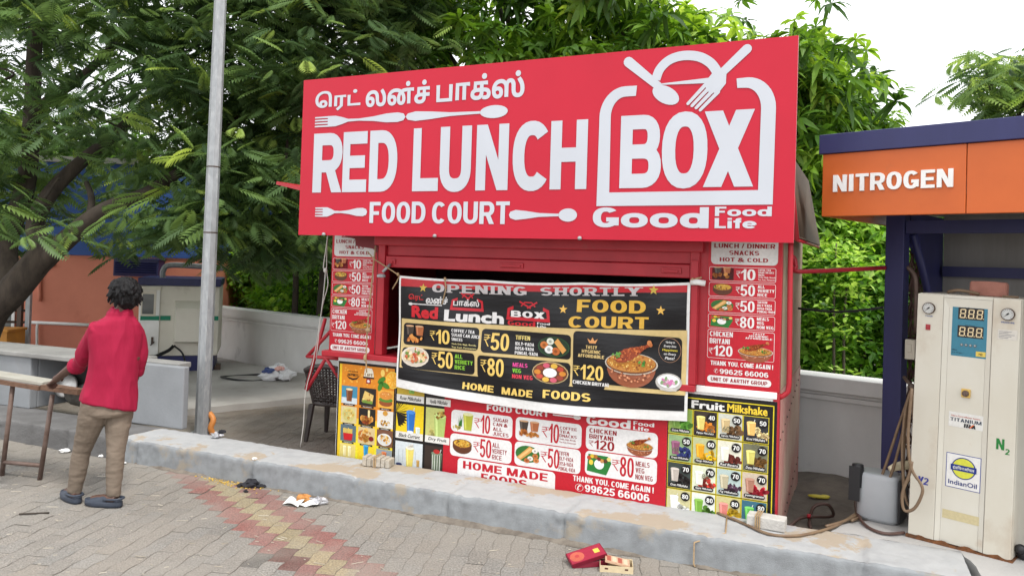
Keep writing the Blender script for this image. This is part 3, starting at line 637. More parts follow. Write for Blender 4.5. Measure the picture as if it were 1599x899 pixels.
# ================================================================== SHOP BUILDING
SB = Frame(at(333, 480, 13.6).to_2d().to_3d(), 3)
bd = thing('shop_building', 'orange and blue painted shop building behind the big tree', 'building', M4=SB.M)
b = MB(); b.box((-12, 0, 0), (0, 6, 1.735)); b.build('wall', M['orange_wall'], bd)
b = MB(); b.box((-12.03, -.03, 1.738), (.03, 6, 3.35)); b.build('upper_wall', M['blue_wall'], bd)
b = MB(); b.box((-12.1, -.1, 3.353), (.1, 6.1, 3.45)); b.build('roof', M['concrete'], bd)
b = MB(); p0 = SB.px(188, 430); p1 = SB.px(258, 404)
v0, v1 = p0.x, p1.x; z0, z1 = p0.z, p1.z
b.box((v0, -.28, z0), (v1, -.004, z1-.03)); b.box((v0-.02, -.31, z1-.03), (v1+.02, -.004, z1)); vent = b.build('vent', M['navy'], bd, bevel=.005)
b = MB()
for i in range(6):
    z = z0 + .03 + (z1-z0-.08)*i/6; T = Matrix.Translation((0, -.3, z)) @ Matrix.Rotation(R(-35), 4, 'X'); b.box((v0+.03, -.03, 0), (v1-.03, .03, .006), T)
b.build('louvre', M['navy'], vent)
b = MB(); P = [SB.px(x, y, -.06) for x, y in ((15, 503), (58, 503), (60, 503), (140, 508))]
b.tube([SB.px(45, 503, -.06), SB.px(140, 507, -.06)], .028); b.tube([SB.px(58, 545, -.06), SB.px(58, 509, -.06), SB.px(62, 503, -.06)], .022, sub=3); b.build('pipe', M['white_paint'], bd)
b = MB(); b.tube([SB.px(62, 470, -.03), SB.px(62, 425, -.03), SB.px(68, 417, -.03), SB.px(85, 413, -.03)], .03, sub=4); b.build('conduit', M['orange_wall'], bd)
b = MB(); p0 = SB.px(0, 540); p1 = SB.px(22, 455); b.box((p0.x-.9, -.03, p0.z), (p1.x, -.004, p1.z)); wi = b.build('window', M['glassdark'], bd)
b = MB(); b.box((p0.x-.95, -.05, p1.z), (p1.x+.04, -.032, p1.z+.05)); b.box((p1.x, -.05, p0.z), (p1.x+.05, -.032, p1.z-.001)); b.build('frame', M['white_paint'], wi)
rl = thing('railing', 'dark horizontal bar railing with steel posts before the orange wall', 'railing', M4=SB.M)
for px_ in (29, 42):
    b = MB(); q0 = SB.px(px_, 548, -.55); q1 = SB.px(px_+1, 430, -.55); b.box((q0.x-.035, -.585, 0), (q0.x+.035, -.515, q1.z)); b.build('post', M['steel'] if px_ == 42 else M['dark_steel'], rl)
for y in (466, 485, 503, 521, 539):
    b = MB(); q1 = SB.px(42, y, -.55); b.tube([(q1.x-2.2, -.55, q1.z+.0), (q1.x-.036, -.55, q1.z)], .022, 6); b.build('rail', M['dark_steel'], rl)
ob = SB.px(8, 535, -1.0)
b = MB(); b.box((ob.x-.35, -1.3, .0), (ob.x+.2, -.8, ob.z+.2)); b.box((ob.x-.37, -1.32, ob.z+.2), (ob.x+.22, -.78, ob.z+.24)); b.box((ob.x-.2, -1.315, ob.z+.02), (ob.x+.05, -1.302, ob.z+.1))
o = b.build('storage_box', M['yellowbox'], bevel=.02); o.matrix_world = SB.M; label(o, 'ochre storage box standing behind the dark railing', 'box')

# ================================================================== GENERATOR
g0 = onz(212, 588); GF = Frame((g0.x, g0.y, 0), 18)
gs = thing('generator', 'white and beige generator cabinet with green band beside the steel pole', 'generator', M4=GF.M)
gw = GF.px(341, 500).x; gz1 = GF.px(250, 446).z; gzt = GF.px(250, 434).z; gz0 = GF.px(250, 556).z; dx = GF.px(250, 500).x
b = MB(); b.box((.06, .03, .04), (gw-.05, 1.15, gz0)); b.build('base', M['navy'], gs, bevel=.01)
b = MB(); b.box((0, .02, gz0+.002), (gw, 1.2, gz1)); b.build('body', M['gensetside'], gs, bevel=.012)
b = MB(); b.box((-.02, -.01, gz1+.002), (gw+.02, 1.22, gzt)); b.build('roof', M['navy'], gs, bevel=.012)
b = MB(); b.box((.012, -.012, gz0+.02), (dx-.01, .017, gz1-.012)); dr = b.build('door', M['genset'], gs, bevel=.006)
q0 = GF.px(222, 490); q1 = GF.px(241, 459)
b = MB(); b.box((q0.x, -.022, q0.z), (q1.x, -.014, q1.z)); b.build('window', M['glassdark'], dr, bevel=.02)
b = MB(); b.box((q0.x-.02, -.018, q0.z-.03), (q1.x+.03, -.0125, q1.z+.05)); b.box((q0.x-.03, -.03, q1.z+.06), (q1.x+.09, -.013, q1.z+.11)); b.build('window_frame', M['cream'], dr, bevel=.006)
b = MB(); z = GF.px(235, 496); b.box((q0.x-.02, -.0165, z.z-.035), (dx-.012, -.0132, z.z+.03)); b.build('green_band', M['green_band'], dr)
b = MB(); b.box((dx, -.0, z.z-.035), (dx+.14, .018, z.z+.03)); b.build('green_band', M['green_band'], gs)
b = MB(); b.box((gw-.07, 0, z.z-.035), (gw-.001, .018, z.z+.03)); b.build('green_band', M['green_band'], gs)
b = MB(); h = GF.px(238, 530); b.box((h.x-.015, -.04, h.z-.06), (h.x+.015, -.014, h.z+.04)); b.tube([(h.x-.02, -.045, h.z-.08), (h.x+.03, -.045, h.z-.03)], .01, 6); b.build('handle', M['dark_steel'], dr)
q0 = GF.px(270, 535); q1 = GF.px(316, 470)
b = MB(); vs = [(q0.x, .018, q0.z), (q1.x+.1, .018, q0.z), (q1.x+.1, .018, q1.z), (q0.x, .018, q1.z), (q0.x+.04, -.16, q0.z+.03), (q1.x+.06, -.16, q0.z+.03), (q1.x+.06, -.16, q1.z-.1), (q0.x+.04, -.16, q1.z-.1)]
b.add(vs, [(4, 5, 6, 7), (0, 1, 5, 4), (1, 2, 6, 5), (2, 3, 7, 6), (3, 0, 4, 7)]); b.build('air_duct', M['gensetside'], gs)
b = MB(); b.tube([GF.px(254, 436, .3), GF.px(255, 422, .3), GF.px(266, 414, .3), GF.px(312, 416, .3), GF.px(349, 419, .3)], .042, 12, sub=4); b.build('exhaust_pipe', M['steel'], gs)
b = MB()
for k, dxx in ((0, 0), (1, .03)):
    b.tube([GF.px(270, 539, 0)+Vector((dxx, -.02, 0)), GF.px(262, 546+3*k, -.1), GF.px(240, 556+2*k, -.2), GF.px(225, 560, -.3)], .014, 6, sub=4)
b.tube([GF.px(272, 540, -.02), GF.px(284, 550, -.1), GF.px(289, 566, -.12), GF.px(287, 580, -.1)], .014, 6, sub=4); b.build('cable', M['cable'], gs)
b = MB(); b.box((gw-.12, .1, 0), (gw+.02, .2, .12)); b.box((gw-.02, .08, .05), (gw+.05, .22, .16)); b.build('towing_foot', M['dark_steel'], gs)

# ================================================================== LAMP POLE
lp = Vector((-3.09, 7.84, 0)); tilt = at(345, 0, 7.84) - at(317, 660, 7.84); ax = tilt.normalized()
pl = thing('lamp_pole', 'tall octagonal galvanised steel pole standing behind the kerb', 'pole', lp)
b = MB(); Hh = 8.0; rs = []
d1 = Vector((1, 0, 0)); d2 = Vector((0, 1, 0))
for z in (0, .3, .9, 2.5, 5, 8):
    r = .074 - .0031*z; c = Vector((ax.x/ax.z*z, ax.y/ax.z*z, z)); rs.append([c + d1*r*math.cos(R(22.5+45*i)) + d2*r*math.sin(R(22.5+45*i)) for i in range(8)])
b.rings(rs); b.build('shaft', M['steel'], pl)
b = MB(); b.box((-.13, -.13, 0), (.13, .13, .018)); b.build('base_plate', M['steel'], pl)
for z in (2.05, 2.72):
    b = MB(); r = .0768 - .0031*z; c = Vector((ax.x/ax.z*z, 0, z)); b.rings([[c + Vector((r*math.cos(R(22.5+45*i)), r*math.sin(R(22.5+45*i)), h_)) for i in range(8)] for h_ in (0, .012)]); b.build('band', M['dark_steel'], pl)
b = MB(); b.tube([lp+Vector((.13, -.02, 0)), at(329, 668, 7.8), at(333, 655, 7.82), at(327, 645, 7.85)], .03, 10, sub=4); o = b.build('conduit', M['conduit']); label(o, 'short bent orange conduit rising beside the foot of the steel pole', 'conduit')
# ================================================================== FOOD STALL
st = thing('food_stall', 'red sheet metal food stall with an open dark serving hatch', 'food stall', M4=KF.M)
XL, XR, OL, OR_ = -3.67, 0.0, -3.165, -0.53
RP = M['red_paint']
b = MB(); b.box((-3.565, 0, 0), (XR-.004, .04, 1.0)); b.build('lower_wall', M['white_wall'], st, bevel=.003)
b = MB(); b.box((OR_, -.012, 1.001), (XR-.004, .03, 1.045)); b.build('white_strip', M['white_wall'], st, bevel=.003)
b = MB(); b.box((XL-.03, -.06, 1.002), (OR_-.001, .28, 1.048)); b.build('serving_sill', RP, st, bevel=.006)
for q_ in (((XL, .0, 1.05), (OL, .045, 2.30)), ((OR_, 0, 1.047), (XR-.03, .045, 2.30))): b = MB(); b.box(*q_); b.build('front_panel', RP, st, bevel=.003)
b = MB(); b.box((OL-.004, -.03, 1.05), (OL+.06, .05, 2.0)); b.build('hatch_post', RP, st, bevel=.004)
b = MB(); b.box((OR_-.06, -.03, 1.05), (OR_+.004, .05, 2.0)); b.box((OR_-.05, -.05, 1.05), (OR_-.0, -.0301, 1.9)); b.build('hatch_post', RP, st, bevel=.004)
b = MB(); b.box((OL+.062, -.02, 1.775), (OR_-.062, .05, 1.87)); b.box((OL+.062, .0, 1.872), (OR_-.062, .05, 2.3)); b.box((OL-.03, -.06, 1.955), (OR_+.03, -.001, 2.03)); b.box((OL-.06, -.10, 2.032), (OR_+.06, -.001, 2.055)); ln = b.build('lintel', RP, st, bevel=.006)
for x, w_ in ((-1.95, .2), (-.72, .14), (-3.03, .06)):
    b = MB(); b.box((x-w_/2, -.032, 1.805), (x+w_/2, -.0205, 1.845)); b.box((x-w_/2+.02, -.042, 1.812), (x+w_/2-.02, -.0315, 1.83)); b.build('latch', RP, ln, bevel=.003)
b = MB(); b.tube([(-3.05, -.03, 1.80), (-3.055, -.07, 1.77), (-3.08, -.09, 1.735)], .012, 8); b.lathe([(.0, 0), (.035, .003), (.036, .02), (.02, .03)], 16, (-3.085, -.10, 1.69)); b.build('shutter_lock', M['steel'], ln)
b = MB(); b.box((XL+.04, 1.70, 0), (XR-.02, 1.74, 2.3)); b.build('rear_wall', M['dark_in'], st)
b = MB(); b.box((XL, .046, 1.0), (XL+.035, 1.74, 2.3)); b.box((-3.56, .046, 0), (-3.53, 1.74, .999)); b.build('left_wall', RP, st)
b = MB(); b.box((XL+.04, .05, .85), (XR-.02, .5, .9)); b.box((XL+.04, .05, .0), (XR-.02, 1.69, .02)); b.build('inner_counter', M['dark_in'], st)
b = MB(); b.box((XL+.036, 0.05, 2.301), (XR-.02, 1.75, 2.34)); b.build('ceiling', M['dark_in'], st)
# corrugated right side
def corr(bb, y0, y1, z0, z1, x=0.0, per=.052, am=.009):
    n = int((y1-y0)/per*8); V = []
    for i in range(n+1):
        y = y0+(y1-y0)*i/n; dx = am*max(-.6, min(.9, 1.5*math.sin(2*math.pi*(y-y0)/per))); V += [(x+dx, y, z0), (x+dx, y, z1)]
    bb.add(V, [(2*i, 2*i+2, 2*i+3, 2*i+1) for i in range(n)], smooth=False)
b = MB(); corr(b, .052, 1.745, .02, 1.035); b.build('lower_side_sheet', M['pink_sheet'], st)
b = MB(); corr(b, .052, 1.745, 1.03, 2.34, -.006); b.build('upper_side_sheet', M['brown_sheet'], st)
b = MB(); b.box((-.028, -.005, 0), (.014, .05, 1.04)); b.box((-.028, -.005, 1.042), (.012, .05, 2.3)); b.build('corner_post', RP, st, bevel=.004)
for z0, s_ in ((.72, .28), (.05, .25)):
    for i in range(11): b = MB(); b.lathe([(.0, 0), (.007, .0), (.006, .006), (0, .008)], 8, T=Matrix.Translation((.012, .1+i*.15, z0+s_*i/11)) @ Matrix.Rotation(R(90), 4, 'Y')); b.build('sheet_screw', M['dark_steel'], st)
b = MB(); b.box((XL-.03, -.2, 2.345), (XR+.03, 1.85, 2.40)); rf = b.build('roof', RP, st)
b = MB()
def flap(bb, pts, t=.02):
    P = [Vector(p) for p in pts]; n = (P[1]-P[0]).cross(P[2]-P[0]).normalized()*t; bb.add(P + [p-n for p in P], [(0, 1, 2, 3), (7, 6, 5, 4), (0, 4, 5, 1), (1, 5, 6, 2), (2, 6, 7, 3), (3, 7, 4, 0)])
flap(b, [(.035, -.1, 2.60), (.035, 1.5, 2.60), (.14, 1.45, 2.06), (.095, -.05, 2.06)])
for i in range(14): y = .0+.1*i; b.tube([(.045, y, 2.57), (.118, y, 2.07)], .01, 6)
o_ = b.build('side_flap', M['flap'], rf)
b = MB(); b.tube([(.04, -.115, 2.61), (.10, -.065, 2.05)], .018, 6); b.tube([(.10, -.065, 2.05), (.145, 1.45, 2.05)], .012, 6); b.build('flap_edge', RP, rf)
b = MB(); lt = KF.px(431, 288, .2); flap(b, [(lt.x, .2, lt.z), (lt.x+.02, 1.5, lt.z), (XL-.035, 1.5, lt.z-.16), (XL-.035, .12, lt.z-.16)], .03); b.build('side_flap', RP, rf)
b = MB(); b.tube([KF.px(x, y, .02) + Vector((.02, 0, 0)) for x, y in ((1230, 376), (1229, 430), (1228, 520), (1227, 600), (1222, 614), (1212, 620))], .017, 8, sub=3); b.build('side_pipe', RP, st)
b = MB(); pp = [KF.w(*KF.px(x, y, .35)) for x, y in ((1237, 400), (1241, 405), (1243, 417), (1249, 424))]; q1 = at(1382, 418, 5.55); b.tube([KF.Mi @ p for p in pp] + [KF.Mi @ q1], .016, 8, sub=3); b.build('link_pipe', RP, st)
# red tube bracket for the drop-down shelf on the left
b = MB(); Kq = lambda x, y, bk=.12: KF.px(x, y, bk)
for A, B_ in (((508, 497), (478, 608)), ((516, 517), (479, 557)), ((480, 556), (533, 560)), ((508, 557), (531, 592)), ((510, 557), (479, 609))): b.tube([Kq(*A), Kq(*B_)], .016, 8)
b.build('shelf_bracket', RP, st)
for x in (-3.4, -2.3, -1.2, -.15):
    b = MB(); b.tube([(x, .0, 2.38), (x, -.2, 2.55), (x, -.225, 3.2)], .018, 8); b.tube([(x, .6, 2.40), (x, -.225, 3.15)], .016, 8); b.build('sign_strut', M['dark_steel'], st)

# ================================================================== BIG SIGN
SX, SZ, SW, SH = -3.745, 2.02, 3.85, 1.278
sg = thing('sign_board', 'big red sign board with white RED LUNCH BOX lettering on top of the stall', 'sign', M4=KF.M)
RED = (198, 23, 51)
def G(s, t): return (SX + s*SW, SZ + t*SH)
b = MB(); b.box((SX+.012, -.345, SZ+.012), (SX+SW-.012, -.23, SZ+SH-.012)); b.build('frame', M['white_paint'], sg, bevel=.004)
P = Print(.35, .0015)
n_, m_ = 48, 16
P.grid = .09; P.rect(SX, SZ, SX+SW, SZ+SH, RED, 0)
V = [(SX, -.35, SZ), (SX+SW, -.35, SZ), (SX+SW, -.35, SZ+SH), (SX, -.35, SZ+SH)]; W_ = [(x, -.325, z) for x, y, z in V]
P.add(V+W_, [(0, 4, 5, 1), (1, 5, 6, 2), (2, 6, 7, 3), (3, 7, 4, 0)], col=lin((215, 120, 130)))
P.build('board', M['sign'], sg, colattr=True)
P = Print(.3525, .0012); WH = (202, 206, 214)
def LT(t, s0, s1, t0, t1, **k): a = G(s0, t0); c = G(s1, t1); P.cap(t, a[0], a[1], c[0], c[1], WH, 1, **k)
for ch, s0, s1 in (('R', .034, .110), ('E', .1115, .172), ('D', .1785, .246), ('L', .283, .342), ('U', .345, .414), ('N', .425, .493), ('C', .502, .572), ('H', .578, .649)):
    o_ = .007 if ch in 'UC' else 0; LT(ch, s0, s1, .271-(o_), .648+(o_ if ch == 'C' else 0), wt=.195 if ch not in 'EL' else .165, ht=.205)
for ch, s0, s1 in (('B', .710, .783), ('O', .784, .861), ('X', .855, .936)):
    o_ = .006 if ch == 'O' else 0; LT(ch, s0, s1, .273-o_, .655+o_, wt=.19, ht=.195)
LT('FOOD', .183, .316, .080, .209, wt=.19, ht=.17, gap=.07); LT('COURT', .331, .499, .079, .207, wt=.19, ht=.17, gap=.07)
LT('Good', .663, .866, .066, .172, wt=.2, ht=.21, gap=.05); LT('Food', .876, .966, .127, .174, wt=.2, ht=.2, gap=.05); LT('Life', .876, .943, .067, .118, wt=.2, ht=.2, gap=.06)
for t, s0, s1, t0, t1 in (('\u0bc6\u0bb0\u0b9f\u0bcd', .034, .151, .788, .918), ('\u0bb2\u0ba9\u0bcd\u0b9a\u0bcd', .164, .317, .795, .938), ('\u0baa\u0bbe\u0b95\u0bcd\u0bb8\u0bcd', .332, .522, .793, .946)):
    a = G(s0, t0); c = G(s1, t1); P.txt(t, a[0], a[1], c[0], c[1], WH, 1, bold=.032)
P.build('lettering', M['sign'], sg, colattr=True)
P = Print(.3528, .0012)
def outline(pairs, tc, slope=0):           # symmetric blade: (s, half height)
    up = [G(s, tc + slope*(s-pairs[0][0]) + h) for s, h in pairs]; dn = [G(s, tc + slope*(s-pairs[0][0]) - h) for s, h in pairs]; P._fit_poly(up + dn[::-1])
EL = [1.0]
def _fp(pts, ly=1): v, f = tess([ccw(pts)]); EL[0] += .12; P.mesh2(v, f, WH, EL[0])
P._fit_poly = _fp
def fork(s0, s1, tc, hh, sl=0):
    L_ = s1-s0
    for k in range(4): y = tc + hh*(.82 - k*.55); _fp([G(s0, y-hh*.13), G(s0+L_*.16, y-hh*.17), G(s0+L_*.16, y+hh*.17), G(s0, y+hh*.13)])
    outline([(s0+L_*.15, hh), (s0+L_*.24, hh*.98), (s0+L_*.32, hh*.62), (s0+L_*.38, hh*.26), (s0+L_*.5, hh*.2), (s0+L_*.66, hh*.42), (s0+L_*.8, hh*.8), (s0+L_*.92, hh*.86), (s0+L_*.98, hh*.6), (s1, .001)], tc, sl)
def spoon(s0, s1, tc, hh, bl, sl=0):
    L_ = s1-s0
    outline([(s0, .001), (s0+L_*.02, hh*.5), (s0+L_*.1, hh*.78), (s0+L_*.25, hh*.62), (s0+L_*.45, hh*.3), (s0+L_*.7, hh*.2), (s1-bl*1.05, hh*.2)], tc, sl)
    c = (s1-bl*.5, tc + sl*(s1-bl*.5-s0)); _fp([G(c[0]+bl*.5*math.cos(R(a))*(1 if math.cos(R(a)) > 0 else 1.1), c[1]+hh*math.sin(R(a))) for a in range(0, 360, 15)])
def put(nm):
    global P
    P.build(nm, M['sign'], sg, colattr=True); P = Print(.3528, .0012); P._fit_poly = _fp; EL[0] = 1.0
for fn, a_, nm in ((fork, (.035, .262, .722, .034, -.0), 'fork_print'), (spoon, (.263, .489, .722, .037, .056, -.01), 'spoon_print'), (fork, (.044, .177, .147, .030), 'fork_print'), (spoon, (.498, .633, .131, .036, .034), 'spoon_print')): fn(*a_); put(nm)
A = lambda l: [G(*p) for p in l]
def eq(cx, cz, rx, rz, a0, a1, n=10): return [(cx+rx*math.cos(R(a0+(a1-a0)*i/n)), cz+rz*math.sin(R(a0+(a1-a0)*i/n))) for i in range(n+1)]
_fp(A([(.669, .179), (.670, .62)] + eq(.716, .655, .046, .157, 180, 90) + [(.737, .811), (.7355, .757)] + eq(.717, .655, .026, .102, 90, 180) + [(.692, .251), (.944, .255)] + eq(.920, .655, .0255, .107, 0, 90) + [(.907, .764), (.9055, .811)] + eq(.923, .655, .0455, .158, 90, 0) + [(.967, .184)]))
put('box_outline_print')
def bar(a, c, w0, w1, ly=1):
    a = Vector(G(*a)); c = Vector(G(*c)); d = (c-a).normalized(); n = Vector((-d.y, d.x)); pts = []
    pts += [a + n*w0*math.cos(t) - d*w0*math.sin(t) for t in [math.pi*i/6 for i in range(7)]]; pts += [c - n*w1*math.cos(t) + d*w1*math.sin(t) for t in [math.pi*i/6 for i in range(7)]]
    _fp([tuple(p) for p in pts], ly)
bar((.7205, .940), (.775, .80), .034, .026); v = [G(.788 + .0225*math.cos(R(a))*1.0 - .006*math.sin(R(a)), .752 + .052*math.sin(R(a)) - .012*math.cos(R(a))) for a in range(0, 360, 15)]; _fp(v)
arch = [(.770, .835), (.776, .885), (.789, .925), (.806, .945), (.826, .947), (.846, .932), (.862, .90), (.871, .865), (.874, .845)]
def crom(p, m=5):
    o = []
    for i in range(len(p)-1):
        a, b_, c, d = (np.array(p[max(i-1, 0)]), np.array(p[i]), np.array(p[i+1]), np.array(p[min(i+2, len(p)-1)]))
        for j in range(m): t = j/m; o.append(tuple(.5*(2*b_+(c-a)*t+(2*a-5*b_+4*c-d)*t*t+(3*b_-a-3*c+d)*t**3)))
    return o+[tuple(p[-1])]
_fp([tuple(p) for p in strk([G(*p) for p in crom(arch)], .062, .062)[0]]); _fp(A([(.776, .806), (.776, .812), (.868, .826), (.869, .797)]))
bar((.921, .955), (.878, .835), .03, .026); _fp(A([(.868, .855), (.889, .845), (.8885, .79), (.876, .742), (.858, .755), (.853, .80)]))
for k in range(4):
    a = (.8545+k*.0072, .789-k*.013); c = (.8265+k*.0070, .700-k*.012); bar(a, c, .0125, .010)
P.build('emblem', M['sign'], sg, colattr=True)
for s in (.07, .34, .64):
    x, z = G(s, .006); b = MB(); b.lathe([(.0, -.012), (.012, -.01), (.016, 0), (.012, .01), (.004, .014)], 10, T=Matrix.Translation((x, -.362, z))); b.build('bolt', M['steel'], sg)

# ================================================================== POSTERS
def finish(P, name, lab, cat, group=None, m='print', frame=KF, back=True, lift=None):
    if P.warp: P.v = [P.warp(p) for p in P.v]
    xs = [p[0] for p in P.v]; zs = [p[2] for p in P.v]; ys = [p[1] for p in P.v]; o = ((min(xs)+max(xs))/2, max(ys), min(zs))
    P.v = [(p[0]-o[0], p[1]-o[1], p[2]-o[2]) for p in P.v]
    ob = P.build(name, M[m], colattr=True); ob.matrix_world = frame.M @ Matrix.Translation(o)
    return label(ob, lab, cat, group)
def sheet(P, x0, z0, x1, z1, col, t=.004):
    P.rect(x0, z0, x1, z1, col, 0)
    y = -P.base; V = [(x0, y, z0), (x1, y, z0), (x1, y, z1), (x0, y, z1)]; W_ = [(x, y+t, z) for x, _, z in V]
    P.add(V+W_, [(0, 4, 5, 1), (1, 5, 6, 2), (2, 6, 7, 3), (3, 7, 4, 0), (4, 7, 6, 5)], col=lin((200, 190, 190)))
PR = (190, 24, 42); PW = (232, 230, 228); PD = (150, 18, 30)
def price_poster(x0, x1, z0, torn):
    P = Print(.006); Wd = x1-x0; sheet(P, x0, z0, x1, z0+1.04, PR)
    X = lambda f: x0+Wd*f
    Z = lambda f: z0+f*1.0
    P.rrect(X(.04), Z(.835), X(.95), Z(1.03), .03, (214, 212, 210), 1)
    P.cap('HOT & COLD', X(.16), Z(.853), X(.82), Z(.882), PD, 2); P.cap('SNACKS', X(.29), Z(.9), X(.70), Z(.93), PD, 2); P.cap('LUNCH / DINNER', X(.08), Z(.947), X(.91), Z(.977), PD, 2); P.cap('BREAKFAST', X(.2), Z(.993), X(.78), Z(1.02), PD, 2)
    if torn: P.poly([(X(.52), Z(.925)), (X(.50), Z(.985)), (X(.3), Z(1.0)), (X(.22), Z(1.041)), (X(1.0), Z(1.041)), (X(1.0), Z(.87)), (X(.9), Z(.905))], (120, 16, 26), 3)
    rows = [(.722, .818), (.617, .712), (.508, .607), (.402, .498)]
    for k, (a, c) in enumerate(rows):
        P.rrect(X(.02), Z(a), X(.93), Z(c), .012, PR, 1, .0028, PW)
        zc = Z((a+c)/2); h = (c-a)
        if k == 0: P.rect(X(.06), Z(a)+.008, X(.36), Z(c)-.008, (70, 26, 22), 2); P.chai(X(.2), zc+.005, .13, .085, 3)
        if k == 1: P.bowl(X(.21), zc, .13, .085, 3)
        if k == 2: P.dosa(X(.21), zc, .15, .09, 3)
        if k == 3: P.meal(X(.21), zc, .15, .085, 3)
        P.cap('₹', X(.395), zc-.022, X(.455), zc+.022, PW, 3, wt=.1, ht=.1); P.cap(('10', '50', '50', '80')[k], X(.46), zc-.037, X(.655), zc+.037, PW, 3, wt=.2, ht=.13)
        lines = (('COFFEE / TEA', 'SUGAR CAN JUICE', 'SNACKS', 'Vadai, Bajji, Bonda,', 'Tea Kati, Paniyaram'), ('ALL', 'VERIETY', 'RICE'), ('TIFFEN', 'IDLY-VADA', 'DOSA-VADA', 'PONGAL-VADA'), ('MEALS', 'VEG', 'NON VEG'))[k]
        lh = .082/len(lines)
        for q, t in enumerate(lines):
            wd = min(.24, .24*len(t)/(7.5 if len(lines) == 3 else 11 if len(lines) == 4 else 17)); zz = zc+.041-lh*(q+1)
            (P.cap if t.isupper() and ',' not in t else P.txt)(t, X(.69), zz+lh*.18, X(.69)+wd*Wd, zz+lh*.92, PW, 3)
    P.rrect(X(.02), Z(.198), X(.93), Z(.392), .012, PR, 1, .0028, PW)
    P.cap('CHICKEN', X(.05), Z(.345), X(.37), Z(.38), PW, 3); P.cap('BRIYANI', X(.05), Z(.297), X(.33), Z(.332), PW, 3); P.cap('₹', X(.04), Z(.225), X(.10), Z(.265), PW, 3, wt=.1, ht=.1); P.cap('120', X(.11), Z(.215), X(.37), Z(.285), PW, 3, wt=.2, ht=.14)
    for q, t in enumerate(('TASTY', 'HYGIENIC', 'AFFORDABLE')): P.cap(t, X(.64-.05*q), Z(.372-.015*q), X(.8+.05*q), Z(.383-.015*q), PW, 3)
    P.biryani(X(.68), Z(.255), .225, .16, 3)
    P.cap('THANK YOU, COME AGAIN !', X(.07), Z(.15), X(.92), Z(.18), PW, 2); P.txt('✆', X(.12), Z(.096), X(.18), Z(.128), PW, 2, bold=0); P.cap('99625 66006', X(.2), Z(.095), X(.86), Z(.128), PW, 2)
    P.rrect(X(.03), Z(.032), X(.9), Z(.08), .022, PW, 2); P.cap('UNIT OF AARTHY GROUP', X(.08), Z(.043), X(.85), Z(.068), PD, 3)
    return P
finish(price_poster(-3.66, -3.195, 1.02, True), 'price_poster', 'tall red price poster with its top corner torn, left of the serving hatch', 'poster', 'red price posters flanking the hatch')
finish(price_poster(-.472, .006, 1.043, False), 'price_poster', 'tall red price poster with complete white header, right of the serving hatch', 'poster', 'red price posters flanking the hatch')

# snack poster (yellow)
P = Print(.006); sheet(P, -3.555, .10, -2.972, .965, (24, 20, 20)); P.rect(-3.54, .10, -2.985, .944, (236, 196, 40), 1); P.rect(-3.515, .10, -2.985, .944, (222, 138, 36), 2); 
for i in range(6): P.rect(-3.515, .44-.0-.06*i, -2.985, .5-.06*i, (238, 196+i*7, 46), 3)
for i in range(26): P.disc(random.uniform(-3.5, -3.0), random.uniform(.78, .93), random.uniform(.004, .012), random.uniform(.004, .012), (238, 176, 70), 3, 8)
P.disc(-3.0, .85, .07, .07, (240, 200, 80), 4); P.disc(-3.0, .85, .06, .06, (246, 170, 40), 5)
for i in range(8): t = 6.28*i/8; P.poly([(-3.0+.008*math.cos(t-.3), .85+.008*math.sin(t-.3)), (-3.0+.054*math.cos(t-.3), .85+.054*math.sin(t-.3)), (-3.0+.054*math.cos(t+.25), .85+.054*math.sin(t+.25))], (250, 196, 84), 6)
for x, z, a in ((-3.11, .84, .6), (-3.07, .80, -.4), (-3.12, .79, 1.2)): P.disc(x, z, .045, .022, (70, 130, 40), 5, 10, a)
P.disc(-3.1, .90, .02, .03, (250, 214, 110), 5); P.disc(-3.06, .93, .012, .015, (250, 214, 110), 5)
P.poly([(-3.47, .855), (-3.44, .825), (-3.40, .815), (-3.36, .825), (-3.33, .86), (-3.36, .838), (-3.40, .83), (-3.44, .838)], (30, 20, 16), 4); P.cap('HAPPINESS', -3.455, .848, -3.345, .87, (30, 20, 16), 4); P.cap('THE TASTE OF', -3.45, .882, -3.35, .892, (30, 20, 16), 4)
P.poly([(-3.29, .85), (-3.28, .92), (-3.25, .93), (-3.21, .928), (-3.195, .90), (-3.19, .85)], (240, 234, 214), 4); P.rect(-3.295, .842, -3.185, .856, (60, 40, 30), 5); P.cap('CAFE', -3.28, .862, -3.2, .885, (120, 80, 30), 5); P.rect(-3.262, .80, -3.218, .84, (150, 30, 40), 5); P.disc(-3.24, .82, .014, .012, (230, 220, 220), 6)
cols3 = [(-3.51, -3.35), (-3.327, -3.16), (-3.14, -2.985)]; rws = [(.615, .762), (.452, .592), (.298, .436), (.13, .276)]
